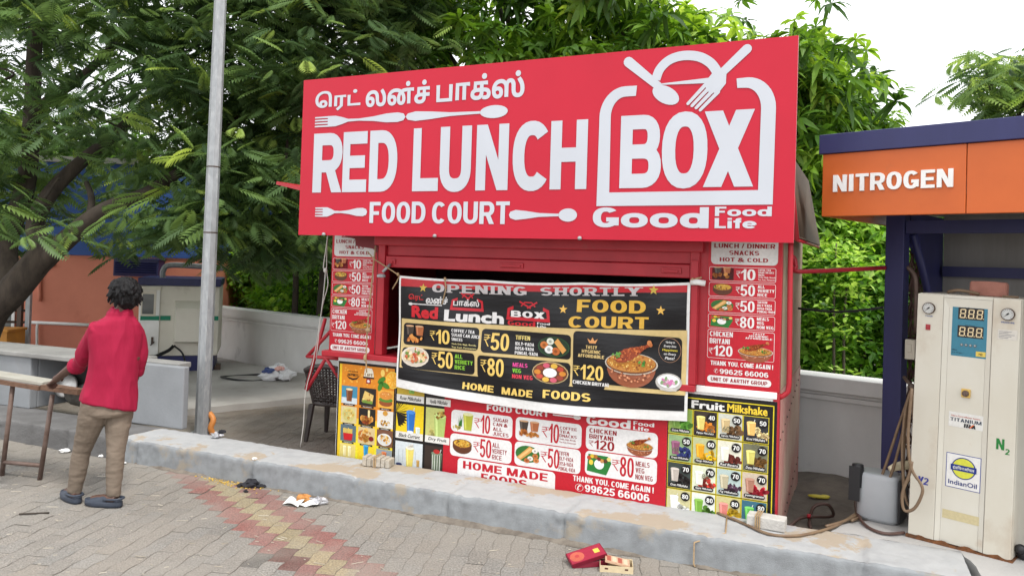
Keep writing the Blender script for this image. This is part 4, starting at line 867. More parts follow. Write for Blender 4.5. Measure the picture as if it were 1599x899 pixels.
for ri, (z0, z1) in enumerate(rws):
    for ci, (x0, x1) in enumerate(cols3):
        bgc = [[(70, 140, 170), (40, 38, 36), (238, 176, 70)], [(214, 200, 150), (36, 32, 30), (226, 222, 214)], [(90, 110, 120), (214, 190, 140), (120, 80, 60)], [(226, 206, 120), (240, 208, 40), (150, 160, 165)]][ri][ci]
        P.rect(x0, z0, x1, z1, bgc, 4); xc = (x0+x1)/2; zc = (z0+z1)/2; k = ri*3+ci
        if k == 0: P.rect(x0, z0, x1, z0+.05, (206, 216, 220), 5); P.glass(xc, z0+.02, .07, .1, (120, 66, 34), 5, foam=(236, 214, 170))
        elif k == 1: P.poly([(xc-.06, zc-.04), (xc+.05, zc-.05), (xc+.06, zc+.02), (xc-.03, zc+.05)], (224, 190, 110), 5); P.poly([(xc-.05, zc-.05), (xc+.05, zc-.055), (xc+.05, zc-.03), (xc-.055, zc-.025)], (120, 150, 60), 6); P.bits(xc, zc, .05, .03, ((236, 206, 130), (170, 120, 60)), 10, .01, 7)
        elif k == 2: P.disc(xc, zc-.03, .065, .03, (150, 80, 40), 5); P.disc(xc, zc-.005, .068, .02, (90, 140, 50), 6); P.disc(xc, zc+.03, .062, .035, (216, 140, 60), 7); P.bits(xc, zc+.04, .04, .015, ((244, 214, 150),), 10, .004, 8)
        elif k == 3: P.plate(xc, zc, .14, .12, ((230, 200, 110), (240, 220, 150), (214, 170, 70)), 5, (216, 206, 130))
        elif k == 4: P.bits(xc, zc-.02, .05, .03, ((206, 130, 50), (226, 160, 76), (150, 70, 30)), 16, .022, 5); P.rect(xc+.01, zc, xc+.03, zc+.06, (240, 220, 160), 8)
        elif k == 5: P.plate(xc, zc-.03, .13, .07, ((190, 130, 50), (120, 80, 30), (220, 170, 80)), 5); P.disc(xc, zc+.05, .025, .02, (206, 150, 60), 6)
        elif k == 6: P.poly([(xc-.04, z0+.01), (xc+.04, z0+.01), (xc+.05, zc), (xc-.05, zc)], (196, 24, 30), 6); [P.rect(xc-.05+i*.012, zc-.01, xc-.042+i*.012, zc+.03+.02*random.random(), (244, 206, 84), 5) for i in range(8)]
        elif k == 7: P.bits(xc-.01, zc, .06, .05, ((214, 150, 60), (190, 110, 40), (236, 186, 96)), 26, .02, 5); P.disc(xc+.05, zc-.02, .025, .02, (120, 20, 20), 8)
        elif k == 8: P.plate(xc, zc-.01, .14, .1, ((226, 170, 80), (190, 130, 50), (244, 206, 120)), 5)
        elif k == 9: [P.glass(xc+dx, zc-.03, .035, .08, (240, 226, 170), 5) for dx in (-.03, .02)]
        elif k == 10: P.glass(xc, zc-.01, .05, .09, (40, 140, 190), 5)
        else: P.glass(xc, zc-.02, .05, .07, (206, 110, 60), 5)
        P.rect(x0+.02, z0-.016, x1-.02, z0-.002, (24, 20, 20), 5); P.txt(('Coffee', 'Sandwich', 'Burger', 'Omelette', 'Nuggets', 'Noodles', 'French Fries', 'Fried Chicken', 'Momos', 'Lassi', 'Mocktail', 'Juice')[k], x0+.04, z0-.013, x1-.04, z0-.005, (236, 236, 236), 6)
finish(P, 'snack_poster', 'yellow and orange snack menu poster with small food photos, beside the plastic chair', 'poster')

# black drinks poster behind the banner's left end
P = Print(.0075); sheet(P, -2.968, .10, -2.44, 1.02, (18, 16, 17))
for r_, (z0, z1) in enumerate(((.69, .95), (.39, .668), (.09, .366))):
    for c_, (x0, x1) in enumerate(((-2.955, -2.695), (-2.675, -2.45))):
        k = r_*2+c_; xc = (x0+x1)/2+(.01 if c_ == 0 else .0)
        P.rect(x0, z0, x1, z1, ((198, 170, 60), (40, 34, 32), (238, 206, 30), (196, 200, 120), (214, 222, 226), (52, 40, 34))[k], 1)
        if k == 0: P.glass(xc, .76, .07, .18, (130, 180, 80), 2)
        elif k == 1: P.glass(xc, .77, .07, .12, (190, 190, 190), 2)
        elif k == 2:
            for i in range(12): a = R(100+i*14); P.poly([(x0, .60), (x0+.11*abs(math.cos(a*1.0))+.02, .60+.12*math.sin(a)), (x0+.08*abs(math.cos(a)), .585+.1*math.sin(a))], (30, 26, 20), 2)
            P.glass(xc, .45, .085, .16, (40, 110, 190), 3, straw=(236, 236, 236)); P.disc(xc, .45, .03, .012, (230, 236, 240), 6); P.glass(x1-.05, .43, .045, .06, (214, 226, 214), 3)
        elif k == 3: P.glass(xc+.02, .42, .11, .19, (176, 196, 110), 2); P.bits(xc+.02, .62, .05, .03, ((150, 110, 40), (206, 170, 80), (110, 70, 30)), 16, .012, 6); P.bits(xc-.05, .45, .05, .05, ((206, 196, 120), (180, 170, 90)), 16, .02, 2)
        elif k == 4: P.glass(xc, .17, .08, .15, (232, 214, 110), 2, foam=(244, 240, 220)); P.bits(xc, .34, .03, .015, ((240, 236, 226),), 8, .012, 6); P.disc(x0+.04, .18, .03, .012, (60, 70, 110), 3); P.glass(x1-.04, .18, .03, .05, (190, 150, 80), 3); [P.rect(x0+.03+.04*i, .2, x0+.036+.04*i, .3, (190, 200, 204), 2) for i in range(5)]
        else: P.glass(xc+.0, .17, .10, .14, (92, 108, 84), 2, straw=(210, 206, 200)); [P.rect(xc-.04+.022*i, .18, xc-.034+.022*i, .3, (216, 220, 210), 6) for i in range(4)]; P.disc(xc+.0, .325, .03, .018, (180, 40, 36), 6)
        P.rect(x0, z0-.0, x1, z0+.055, (228, 226, 220), 5); P.txt(('Rose Milkshake', 'Vanilla Milkshake', 'Black Currant', 'Dry Fruit', 'Butterscotch', 'Chocolate')[k], x0+.03, z0+.012, x1-.03, z0+.043, (30, 28, 28), 6, skew=.2)
finish(P, 'drinks_poster', 'black poster of tall drink photos half hidden under the left end of the banner', 'poster')

# wide red price poster below the banner
P = Print(.009); sheet(P, -2.505, .06, -.722, .88, PR)
P.cap('FOOD COURT', -2.13, .70, -1.61, .745, PW, 1, slope=.012); P.rect(-1.58, .722, -1.42, .732, PW, 1); P.disc(-1.39, .728, .03, .016, PW, 1)
P.cap('Good', -1.316, .69, -.985, .752, PW, 1, wt=.2, ht=.2, gap=.05); P.cap('Food', -.965, .724, -.815, .752, PW, 1, gap=.05); P.cap('Life', -.965, .69, -.85, .716, PW, 1, gap=.05)
for x0, z0, x1, z1 in ((-2.44, .505, -1.907, .675), (-2.443, .315, -1.907, .489), (-1.88, .502, -1.35, .68), (-1.882, .317, -1.352, .495), (-1.316, .508, -.786, .684), (-1.317, .325, -.787, .50)): P.rrect(x0, z0, x1, z1, .035, PW, 1)
for x0, zc, rx, num in ((-2.235, .59, .12, '10'), (-2.236, .405, .145, '50'), (-1.665, .59, .12, '10'), (-1.668, .405, .135, '50'), (-1.113, .42, .15, '80')):
    P.cap('₹', x0, zc-.035, x0+.055, zc+.04, PR, 2, wt=.1, ht=.1); P.cap(num, x0+.058, zc-.07, x0+.058+rx*.68, zc+.07, PR, 2, wt=.2, ht=.12)
for x, z, lines, lh, wd in ((-2.072, .655, ('SUGAR', 'CAN &', 'ALL', 'JUICES'), .036, .135), (-2.072, .465, ('ALL', 'VERIETY', 'RICE'), .046, .125), (-1.522, .652, ('COFFEE', 'TEA', 'DNACKS'), .028, .135), (-1.522, .47, ('TIFFEN', 'IDLY-VADA', 'DOSA-VADA', 'PONGAL-VADA'), .037, .13), (-.94, .478, ('MEALS', 'VEG', 'NON VEG'), .046, .125)):
    mxl = max(len(t) for t in lines)
    for q, t in enumerate(lines): P.cap(t, x, z-lh*(q+1)+lh*.12, x+wd*min(1, (len(t)+.6)/(mxl+.0) if len(t) < mxl else 1), z-lh*q-lh*.12, PD, 2, wt=.17, ht=.15)
for q, t in enumerate(('Vadai, Bajji, Bonda,', 'Tea Kati, Paniyaram')): P.txt(t, -1.522, .548-.022*q, -1.392, .562-.022*q, PD, 2)
P.glass(-2.29, .525, .09, .125, (176, 178, 60), 2, foam=(226, 224, 170)); [P.poly([(-2.37, .55), (-2.36+.02*i, .64-.01*abs(i)), (-2.352+.01*i, .55)], (60, 120, 50), 2) for i in (-2, -1, 0, 1)]; P.bits(-2.39, .535, .04, .014, ((206, 190, 110), (180, 160, 80)), 8, .014, 3)
P.bowl(-2.335, .395, .17, .125, 2); P.chai(-1.77, .585, .19, .15, 2); P.dosa(-1.775, .41, .2, .15, 2); P.meal(-1.21, .415, .185, .15, 2)
P.cap('CHICKEN', -1.291, .632, -1.085, .664, PD, 2); P.cap('BRIYANI', -1.291, .59, -1.11, .622, PD, 2); P.cap('₹', -1.292, .535, -1.255, .575, PD, 2, wt=.1, ht=.1); P.cap('120', -1.25, .518, -1.10, .585, PD, 2, wt=.2, ht=.14); P.biryani(-.915, .575, .2, .16, 2)
P.rrect(-2.37, .0, -1.547, .305, .03, PW, 1); P.cap('HOME MADE', -2.322, .228, -1.606, .287, PR, 2, wt=.2, ht=.17, gap=.09); P.cap('FOODS', -2.161, .155, -1.768, .213, PR, 2, wt=.2, ht=.17, gap=.09)
P.cap('THANK YOU, COME AGAIN !', -1.407, .266, -.806, .306, PW, 1); P.txt('✆', -1.388, .197, -1.325, .25, PW, 2, bold=0); P.cap('99625 66006', -1.314, .20, -.835, .253, PW, 1, wt=.21, ht=.17); P.cap('UNIT OF AARTHY GROUP', -1.36, .145, -.833, .183, PW, 1)
finish(P, 'price_poster', 'wide red price poster with six white price boxes, below the hanging banner', 'poster')

# fruit milkshake poster
P = Print(.0065); sheet(P, -.742, .06, -.0, .985, (20, 18, 18)); YL = (226, 206, 40)
for x0, z0, x1, z1 in ((-.025, .08, -.018, .957), (-.735, .951, -.018, .958), (-.738, .08, -.733, .957)): P.rect(x0, z0, x1, z1, YL, 1)
P.txt('Fruit', -.56, .885, -.335, .942, (236, 234, 230), 1, bold=.035); P.txt('Milkshake', -.32, .885, -.06, .942, (240, 206, 60), 1, bold=.035)
cl = [(-.711, -.552), (-.541, -.386), (-.376, -.220), (-.210, -.052)]; rw = [(.703, .872), (.513, .69), (.328, .50), (.14, .315)]
nums = [['', '40', '50', '50'], ['50', '60', '70', '70'], ['70', '70', '70', '70'], ['80', '80', '80', '80']]
nm = [['Guava Milkshake', 'Papaya Milkshake', 'Sapota Milkshake', 'Kirni Milkshake'], ['Grape Milkshake', 'Mango Milkshake', 'Red Banana', 'Dates Milkshake'], ['Oreo Milkshake', 'Apple Milkshake', 'Fig Milkshake', 'pomegranate'], ['Custard Apple', 'Avocado', 'Strawberry', 'Mint Lime']]
bgs = [[(150, 180, 90), (60, 50, 44), (206, 208, 196), (50, 50, 54)], [(150, 180, 130), (190, 196, 150), (228, 226, 206), (120, 120, 96)], [(60, 70, 66), (226, 232, 206), (186, 204, 200), (206, 190, 170)], [(206, 200, 150), (228, 232, 222), (206, 196, 140), (60, 110, 130)]]
dr_ = [[(120, 160, 70), (230, 214, 120), (206, 180, 130), (240, 190, 110)], [(140, 80, 110), (226, 160, 30), (236, 234, 216), (216, 206, 110)], [(190, 180, 170), (236, 236, 220), (190, 180, 150), (170, 120, 100)], [(236, 236, 226), (120, 170, 60), (220, 130, 120), (110, 200, 90)]]
fr = [[(90, 150, 50), (220, 130, 40), (110, 80, 50), (244, 206, 150)], [(50, 60, 120), (246, 190, 30), (120, 50, 40), (130, 90, 40)], [(40, 34, 34), (200, 60, 50), (90, 60, 80), (190, 30, 50)], [(240, 240, 226), (70, 110, 30), (236, 190, 40), (150, 210, 110)]]
for r_ in range(4):
    for c_ in range(4):
        x0, x1 = cl[c_]; z0, z1 = rw[r_]; P.rect(x0-.004, z0-.004, x1+.004, z1+.004, YL, 1); P.rect(x0, z0, x1, z1, bgs[r_][c_], 2)
        f0 = fr[r_][c_]; fc = (f0, tuple(int(v*.75) for v in f0), tuple(min(255, int(v*1.15)) for v in f0))
        P.bits((x0+x1)/2+.02, z0+.06, .055, .03, fc, 14, .02, 3); P.glass((x0+x1)/2-.03, z0+.045, .06, .085, dr_[r_][c_], 4, straw=(236, 236, 230) if (r_+c_) % 3 == 0 else None)
        P.bits((x0+x1)/2+.04, z0+.045, .03, .012, fc, 6, .014, 8)
        P.rrect(x0+.012, z0+.008, x1-.012, z0+.034, .012, (26, 22, 22), 9); P.txt(nm[r_][c_], x0+.02, z0+.013, x1-.02, z0+.03, (236, 234, 230), 10, skew=.2)
        if nums[r_][c_]:
            P.disc(x1-.034, z1-.038, .031, .031, (22, 18, 18), 9); P.cap(nums[r_][c_], x1-.055, z1-.053, x1-.013, z1-.023, (244, 244, 240), 10, wt=.2, ht=.16)
for t, x, z in (('60', -.68, .575), ('50', -.45, .725), ('60', -.345, .755), ('80', -.475, .415), ('80', -.15, .668)): P.txt(t, x, z, x+.045, z+.035, (120, 120, 96), 11, bold=0)
finish(P, 'milkshake_poster', 'black and yellow Fruit Milkshake poster with sixteen price tiles, low on the stall right end', 'poster')

# hanging banner
P = Print(.055, .0022); P.grid = .045
XA, XB = -2.928, -.578
def zt(x): u = (x-XA)/(XB-XA); return 1.712 + .036*u - .022*math.sin(math.pi*u) - .008*abs(math.sin(3*math.pi*u))
def zb(x): u = (x-XA)/(XB-XA); return .812 - .012*u - .052*math.sin(math.pi*u)
def band(f0, f1, col, ly, xa=XA, xb=XB, n=56, m=2):
    V = []; Fq = []
    for j in range(m+1):
        for i in range(n+1):
            x = xa+(xb-xa)*i/n; a = f0(x); c = f1(x); V.append((x, a+(c-a)*j/m))
    P.mesh2(V, [(j*(n+1)+i, j*(n+1)+i+1, (j+1)*(n+1)+i+1, (j+1)*(n+1)+i) for j in range(m) for i in range(n)], col, ly)
band(zb, zt, (232, 231, 229), 0, n=60, m=24)
wl_ = lambda x: zb(x) + .068
top_ = lambda x: zt(x) - .018
redb = lambda x: 1.628 + .052*(x-XA)/(XB-XA) - .02*math.sin(math.pi*(x-XA)/(XB-XA))
band(wl_, redb, (17, 16, 20), 1, XA+.018, XB-.02, m=20); band(redb, top_, (186, 30, 40), 1, XA+.018, XB-.02, m=3)
GR = (196, 190, 190); GD = (226, 178, 66)
P.cap('OPENING', -2.62, 1.592, -1.80, 1.658, GR, 2, wt=.2, ht=.17, gap=.14, slab=True, slope=.012); P.cap('SHORTLY', -1.69, 1.607, -.905, 1.668, GR, 2, wt=.2, ht=.17, gap=.14, slab=True, slope=.042)
P.star(-2.70, 1.622, .036, (206, 176, 70)); P.star(-.83, 1.685, .036, (206, 176, 70)); P.star(-1.50, 1.515, .034, (240, 190, 90)); P.star(-.775, 1.545, .034, (240, 190, 90))
P.txt('\u0bc6\u0bb0\u0b9f\u0bcd', -2.83, 1.515, -2.69, 1.57, (196, 40, 44), 2, bold=.03); P.txt('\u0bb2\u0ba9\u0bcd\u0b9a\u0bcd', -2.665, 1.500, -2.475, 1.56, (226, 224, 222), 2, bold=.03)
def lbox(x0, z0, x1, z1, t, c=(196, 30, 44)):
    P._fit(tess([ccw([(x0, z0), (x0+.01, z1-.02), (x0+.06, z1), (x0+.06, z1-t), (x0+t*1.2, z1-t-.01), (x0+t, z0+t), (x1-t, z0+t), (x1-t*1.2, z1-t-.01), (x1-.06, z1-t), (x1-.06, z1), (x1-.01, z1-.02), (x1, z0)])]), x0, z0, x1, z1, c, 2)
    xc = (x0+x1)/2; w_ = (x1-x0)
    for q in ([(xc-w_*.2, z1+.035), (xc+w_*.06, z1-.012)], [(xc+w_*.2, z1+.035), (xc-w_*.02, z1-.012)]): P.mesh2(*tess([ccw(strk(q, .012, .012)[0])]), c, 2)
    P.mesh2(*tess([ccw(strk([(xc-w_*.16, z1), (xc-w_*.08, z1+.03), (xc+w_*.08, z1+.03), (xc+w_*.16, z1)], .01, .01)[0])]), c, 2)
lbox(-2.45, 1.46, -2.16, 1.56, .022); P.txt('\u0baa\u0bbe\u0b95\u0bcd\u0bb8\u0bcd', -2.425, 1.495, -2.20, 1.55, (226, 224, 222), 3, bold=.03)
P.rect(-2.81, 1.487, -2.52, 1.495, (220, 218, 216), 2); P.disc(-2.81, 1.49, .02, .012, (220, 218, 216), 2)
P.txt('Red', -2.80, 1.378, -2.55, 1.48, (206, 34, 46), 2, bold=.05); P.txt('Lunch', -2.495, 1.37, -1.985, 1.462, (232, 230, 228), 2, bold=.045)
lbox(-1.965, 1.412, -1.60, 1.52, .026); P.cap('BOX', -1.925, 1.436, -1.645, 1.484, (234, 232, 230), 3, wt=.2, ht=.2); P.cap('Good', -1.953, 1.372, -1.72, 1.408, (206, 34, 46), 2, gap=.05); P.cap('Food', -1.705, 1.392, -1.60, 1.408, PW, 2, gap=.05); P.cap('Life', -1.705, 1.37, -1.63, 1.386, PW, 2, gap=.05)
P.cap('FOOD', -1.395, 1.502, -.883, 1.592, GD, 2, wt=.2, ht=.19, gap=.08, slope=.03); P.cap('COURT', -1.452, 1.385, -.86, 1.468, GD, 2, wt=.2, ht=.19, gap=.08, slope=.045)
band(lambda x: .945 + .03*((x-XA)/(XB-XA))**2 + .03*(1-(x-XA)/(XB-XA))**2, lambda x: 1.368 + .052*((x-XA)/(XB-XA))**2 - .01*math.sin(math.pi*(x-XA)/(XB-XA)), (216, 190, 130), 2, XA+.03, XB-.015, m=9)
BK = (20, 18, 21)
P.rrect(-2.875, 1.16, -2.185, 1.335, .03, BK, 3); P.rrect(-2.88, .972, -2.215, 1.138, .03, BK, 3); P.rrect(-2.163, 1.152, -1.428, 1.332, .03, BK, 3); P.rrect(-2.19, .952, -1.428, 1.128, .03, BK, 3); P.rrect(-1.41, 1.0, -.625, 1.365, .03, BK, 3); P.rrect(-1.41, .96, -1.16, 1.14, .02, BK, 3)
GB = (240, 204, 110)
def price(x, z, t, w_, h): P.cap('₹', x, z-h*.3, x+.05, z+h*.38, GB, 4, wt=.11, ht=.11); P.cap(t, x+.058, z-h*.5, x+.058+w_, z+h*.5, GB, 4, wt=.2, ht=.14)
price(-2.62, 1.245, '10', .125, .11); price(-2.60, 1.065, '50', .135, .13); price(-2.14, 1.24, '50', .15, .13); price(-2.16, 1.045, '80', .14, .135); price(-1.405, 1.075, '120', .175, .105)
P.chai(-2.765, 1.24, .2, .16, 4); P.plate(-2.755, 1.07, .26, .16, ((226, 190, 130), (206, 120, 70), (236, 220, 190), (120, 140, 60), (190, 80, 50)), 4, (226, 214, 196)); P.bits(-2.755, 1.08, .11, .055, ((230, 200, 150), (200, 110, 70), (240, 226, 196), (110, 140, 60)), 40, .016, 7)
for q, (t, c) in enumerate((('COFFEE / TEA', PW), ('SUGAR CAN JUICE', PW), ('SNACKS', PW))): P.cap(t, -2.42, 1.292-.034*q, -2.42+.0165*len(t), 1.316-.034*q, c, 4, slope=-.02)
for q, t in enumerate(('Vada Dal, Bajji, Bonda,', 'Tea Kati, Paniyaram')): P.txt(t, -2.42, 1.19-.026*q, -2.2, 1.206-.026*q, (226, 214, 150), 4)
for q, t in enumerate(('ALL', 'VERIETY', 'RICE')): P.cap(t, -2.39, 1.088-.043*q, -2.39+.023*len(t), 1.119-.043*q, (140, 200, 60), 4)
P.cap('TIFFEN', -1.88, 1.268, -1.76, 1.30, (236, 214, 130), 4)
for q, t in enumerate(('IDLY-VADA', 'DOSA-VADA', 'PONGAL-VADA')): P.cap(t, -1.88, 1.226-.034*q, -1.88+.0172*len(t), 1.25-.034*q, PW, 4)
for q, (t, c) in enumerate((('MEALS', (226, 70, 150)), ('VEG', (130, 200, 60)), ('NON VEG', (226, 60, 80)))): P.cap(t, -1.89, 1.065-.043*q, -1.89+.024*len(t), 1.095-.043*q, c, 4)
P.disc(-1.565, 1.235, .13, .075, (50, 84, 52), 4); P.disc(-1.565, 1.237, .12, .068, (36, 58, 40), 5); P.poly([(-1.56, 1.27), (-1.53, 1.30), (-1.46, 1.22), (-1.49, 1.19)], (222, 160, 84), 6)
for x, z, r_, c in ((-1.64, 1.245, .032, (206, 120, 60)), (-1.60, 1.215, .036, (240, 240, 236)), (-1.545, 1.205, .034, (196, 106, 50)), (-1.59, 1.275, .03, (226, 230, 214))): P.disc(x, z, r_, r_*.85, c, 7, 14); P.disc(x, z, r_*.4, r_*.35, tuple(int(v*.75) for v in c), 8, 10)
P.disc(-1.585, 1.045, .145, .08, (196, 170, 120), 4); P.disc(-1.585, 1.045, .137, .073, (110, 60, 34), 5); P.disc(-1.585, 1.045, .055, .034, (240, 240, 236), 7)
for i in range(10): a = 6.283*i/10; P.disc(-1.585+.1*math.cos(a), 1.045+.053*math.sin(a), .028, .018, ((206, 130, 40), (190, 70, 50), (226, 180, 70), (206, 90, 110), (150, 60, 40))[i % 5], 7, 10)
for q, t in enumerate(('TASTY', 'HYGIENIC', 'AFFORDABLE')): P.cap(t, -1.31-.03*q, 1.245-.032*q, -1.225+.028*q, 1.268-.032*q, (226, 196, 130), 4)
P.poly([(-1.285, 1.285), (-1.30, 1.318), (-1.275, 1.302), (-1.262, 1.328), (-1.247, 1.302), (-1.222, 1.318), (-1.238, 1.285)], (216, 150, 90), 4); P.cap('CHICKEN BRIYANI', -1.405, .985, -1.13, 1.01, PW, 4)
P.biryani(-.972, 1.155, .375, .38, 5)
P.disc(-.708, 1.275, .078, .085, (196, 150, 120), 4, 28); P.disc(-.708, 1.275, .075, .082, BK, 5, 28)
for q, (t, c) in enumerate((('Variety in', PW), ('Every bite', PW), ('Happiness', (226, 206, 60)), ('on Every', PW), ('Plate!', PW))): P.txt(t, -.76+.01*abs(q-2), 1.318-.027*q, -.656-.01*abs(q-2), 1.338-.027*q, c, 6, skew=.2)
P.disc(-.708, 1.055, .09, .062, (190, 186, 180), 5, 22); P.poly([(-.798, 1.055), (-.76, .998), (-.656, .998), (-.618, 1.055)], (206, 200, 190), 5); P.disc(-.708, 1.062, .076, .046, (240, 240, 240), 6, 22); P.bits(-.708, 1.06, .055, .03, ((206, 120, 170), (226, 170, 200), (130, 160, 110)), 16, .014, 7)
P.cap('HOME', -2.318, .856, -2.05, .908, GB, 3, wt=.2, ht=.18, gap=.08, slope=-.02, skew=.06); P.cap('MADE', -1.98, .848, -1.72, .902, GB, 3, wt=.2, ht=.18, gap=.08, slope=0, skew=.06); P.cap('FOODS', -1.635, .858, -1.262, .918, GB, 3, wt=.2, ht=.18, gap=.08, slope=.02)
def warp(p):
    x, y, z = p; u = (x-XA)/(XB-XA); v = (z-.8)/.92
    d = .012*math.sin(3.1*math.pi*u + .6) * (.4+.6*(1-v)) + .007*math.sin(2*math.pi*(u*2.1 + v*1.5)) + .022*math.sin(math.pi*u)*(1-v)
    g = math.exp(-((u*1.0 - (1-v)*.55)**2)/.006)*.012*max(0, 1-u*1.4) + math.exp(-(((1-u)*1.0 - (1-v)*.35)**2)/.004)*.010*max(0, u*1.6-.6)
    return (x, y - d - g, z)
P.warp = warp
bn = finish(P, 'opening_banner', 'black and red OPENING SHORTLY cloth banner hanging across the serving hatch', 'banner', m='banner')
# its cords
Y = -.07
for pts, kn, lab in ((((-2.99, 1.60), (-2.95, 1.66), (-2.925, 1.712), (-3.02, 1.76), (-3.18, 1.84), (-3.25, 1.90)), (-2.94, 1.722), 'jute cord tying the banner top left corner to the stall'), (((-2.5, 1.70), (-2.49, 1.62), (-2.52, 1.50)), (-2.5, 1.70), 'jute cord end dangling over the first letters of OPENING'), (((-.58, 1.745), (-.54, 1.775), (-.50, 1.785)), (-.56, 1.765), 'jute cord at the banner top right corner with a knotted white rag')):
    b = MB(); b.tube([(x, Y-.004, z) for x, z in pts], .0055, 6); b.ell((kn[0], Y-.006, kn[1]), (.012, .012, .016), n=8, m=5)
    o = b.build('cord', M['rope']); o.matrix_world = KF.M; label(o, lab, 'cord')
b = MB(); b.tube([(-.57, Y, 1.75), (-.525, Y-.01, 1.752), (-.475, Y, 1.745)], .02, 8); b.build('knotted_rag', M['white_paint'], o)
b = MB(); b.tube([(-3.20, -.03, 1.95), (-3.215, -.05, 1.6), (-3.24, -.05, 1.25), (-3.235, -.06, 1.02), (-3.23, -.055, .9)], .006, 6, sub=3); b.ell((-3.225, -.06, 1.25), (.025, .02, .02), n=8, m=5); b.ell((-3.24, -.07, 1.02), (.014, .014, .03), n=8, m=5)
o = b.build('rope', M['rope']); o.matrix_world = KF.M; label(o, 'jute rope dangling with a knot beside the left price poster', 'rope')
b = MB(); b.tube([KF.px(x, y, -.02) for x, y in ((512, 368), (508, 395), (505, 418), (508, 425), (504, 470), (500, 500), (494, 560))], .0045, 6, sub=3); b.tube([KF.px(x, y, -.01) for x, y in ((511, 370), (510, 420), (512, 445), (503, 480), (490, 560), (477, 612), (474, 660), (469, 698))], .004, 6, sub=3); b.ell(KF.px(508, 422, -.02), (.02, .015, .022), n=8, m=5)
o = b.build('cable', M['whitecable']); o.matrix_world = KF.M; label(o, 'thin pale cable hanging down past the left edge of the stall', 'cable')

# paver blocks that hold the posters' strings
def block_obj(name, pos, rz, lab, m, strap, split):
    t = thing(name, lab, 'concrete block', pos, rz, 'concrete blocks set on the kerb')
    b = MB(); Wb, Db, Hb = .235, .11, .075
    if split:
        for i in range(6):
            x = -Wb/2 + Wb*i/6; b.box((x+.002, -Db/2-.006*(i % 2), .0), (x+Wb/6-.002, Db/2, Hb-.006*((i*7) % 3)))
        b.box((-Wb/2+.004, -Db/2+.01, .004), (Wb/2-.004, Db/2-.004, Hb-.016))
    else: b.box((-Wb/2, -Db/2, 0), (Wb/2, Db/2, Hb))
    b.build('block', m, t, bevel=.006)
    b = MB(); x = -.01 if split else -.06
    for k in range(2 if split else 3):
        xx = x+.013*k; b.box((xx-.004, -Db/2-.013, -.001), (xx+.004, -Db/2-.0062, Hb+.004)); b.box((xx-.004, -Db/2-.0125, Hb+.0035), (xx+.004, Db/2+.004, Hb+.009))
    b.build('string', M['rope'], t)
    return t
p = onz(590, 727, .195); block_obj('paver_block', (p.x, p.y+.02, .194), R(-14), 'ribbed tan paver block tied with string, on the kerb before the yellow poster', M['block'], 0, True)
p = onz(1197, 823, .19); block_obj('paver_block', (p.x, p.y, .192), R(-27), 'smooth pale grey paver block tied with string, on the kerb below the milkshake poster', M['blockgrey'], 0, False)
b = MB(); b.tube([onz(1135, 806, .196), onz(1133, 832, .19), EF.w(1.30, -.022, .15), EF.w(1.30, -.022, .02), EF.w(1.31, -.03, .004)], .005, 6); o = b.build('string', M['rope']); label(o, 'tan string hanging over the kerb edge below the milkshake poster', 'string')
# ================================================================== NITROGEN BOOTH
bo = thing('nitrogen_booth', 'navy and orange air filling booth with NITROGEN lettering on its fascia', 'booth', M4=BF.M)
ZB, ZO, ZT = 2.216, 2.628, 2.758; BL = 2.7; SE = BF.px(1510, 225).x
b = MB(); b.box((0, 0, ZB), (SE-.002, .05, ZO)); b.box((SE+.002, .003, ZB), (BL, .05, ZO)); b.box((0, .051, ZB), (.03, 1.75, ZO)); b.build('fascia', M['orange'], bo, bevel=.003)
b = MB(); b.box((-.02, -.02, ZO+.002), (BL+.02, 1.8, ZT)); b.build('roof_edge', M['navy'], bo, bevel=.004)
P = Print(.012, .001); x0 = BF.px(1302, 290); x1 = BF.px(1489, 280)
V, Fq = block('NITROGEN', .19, .175, .09, .62); za, zb_ = BF.px(1302, 300).z, BF.px(1302, 274).z; mxx = max(p[0] for p in V)
bb = MB(); V3 = [(x0.x+(x1.x-x0.x)*p[0]/mxx, -.014, za+(zb_-za)*p[1]) for p in V]; bb.add(V3, Fq)
ec = {}
for f in Fq:
    for i in range(3): e = (f[i], f[(i+1) % 3]); ec[e] = 1
o2 = len(V3); bb.v += [(x, -.001, z) for x, y, z in V3]
for (i, j) in ec:
    if (j, i) not in ec: bb.f.append((j, i, o2+i, o2+j)); bb.c.append((1, 1, 1)); bb.mi.append(0); bb.sm.append(False)
bb.build('lettering', M['white_paint'], bo)
PB = .78
pL = BF.px(1380, 500, PB).x; pR = BF.px(1409, 500, PB).x
b = MB(); b.box((pL, PB, 0), (pR, PB+.12, ZB+.09)); b.build('post', M['navy'], bo, bevel=.004)
b = MB(); b.box((pL+2.0, PB, 0), (pR+2.0, PB+.12, ZB+.09)); b.build('post', M['navy'], bo, bevel=.004)
b = MB(); Y0, Y1 = PB+.125, 1.685; b.add([(pR-.02, Y0, 2.30), (pR-.02, Y1, 2.30), (pR-.02, Y1, 1.50), (pR-.02, Y0+.05, 2.05), (pR-.0, Y0, 2.30), (pR-.0, Y1, 2.30), (pR-.0, Y1, 1.50), (pR-.0, Y0+.05, 2.05)], [(0, 1, 2, 3), (7, 6, 5, 4), (0, 4, 5, 1), (1, 5, 6, 2), (2, 6, 7, 3), (3, 7, 4, 0)]); b.build('side_gusset', M['navy'], bo)
for q_ in (((pR+.004, PB+.02, 2.14), (BL-.1, PB+.08, 2.23)), ((pR+.02, 1.60, 1.84), (BL-.1, 1.66, 1.92)), ((pL+.02, PB+.124, 2.15), (pL+.08, 1.579, 2.225))): b = MB(); b.box(*q_); b.build('beam', M['navy'], bo)
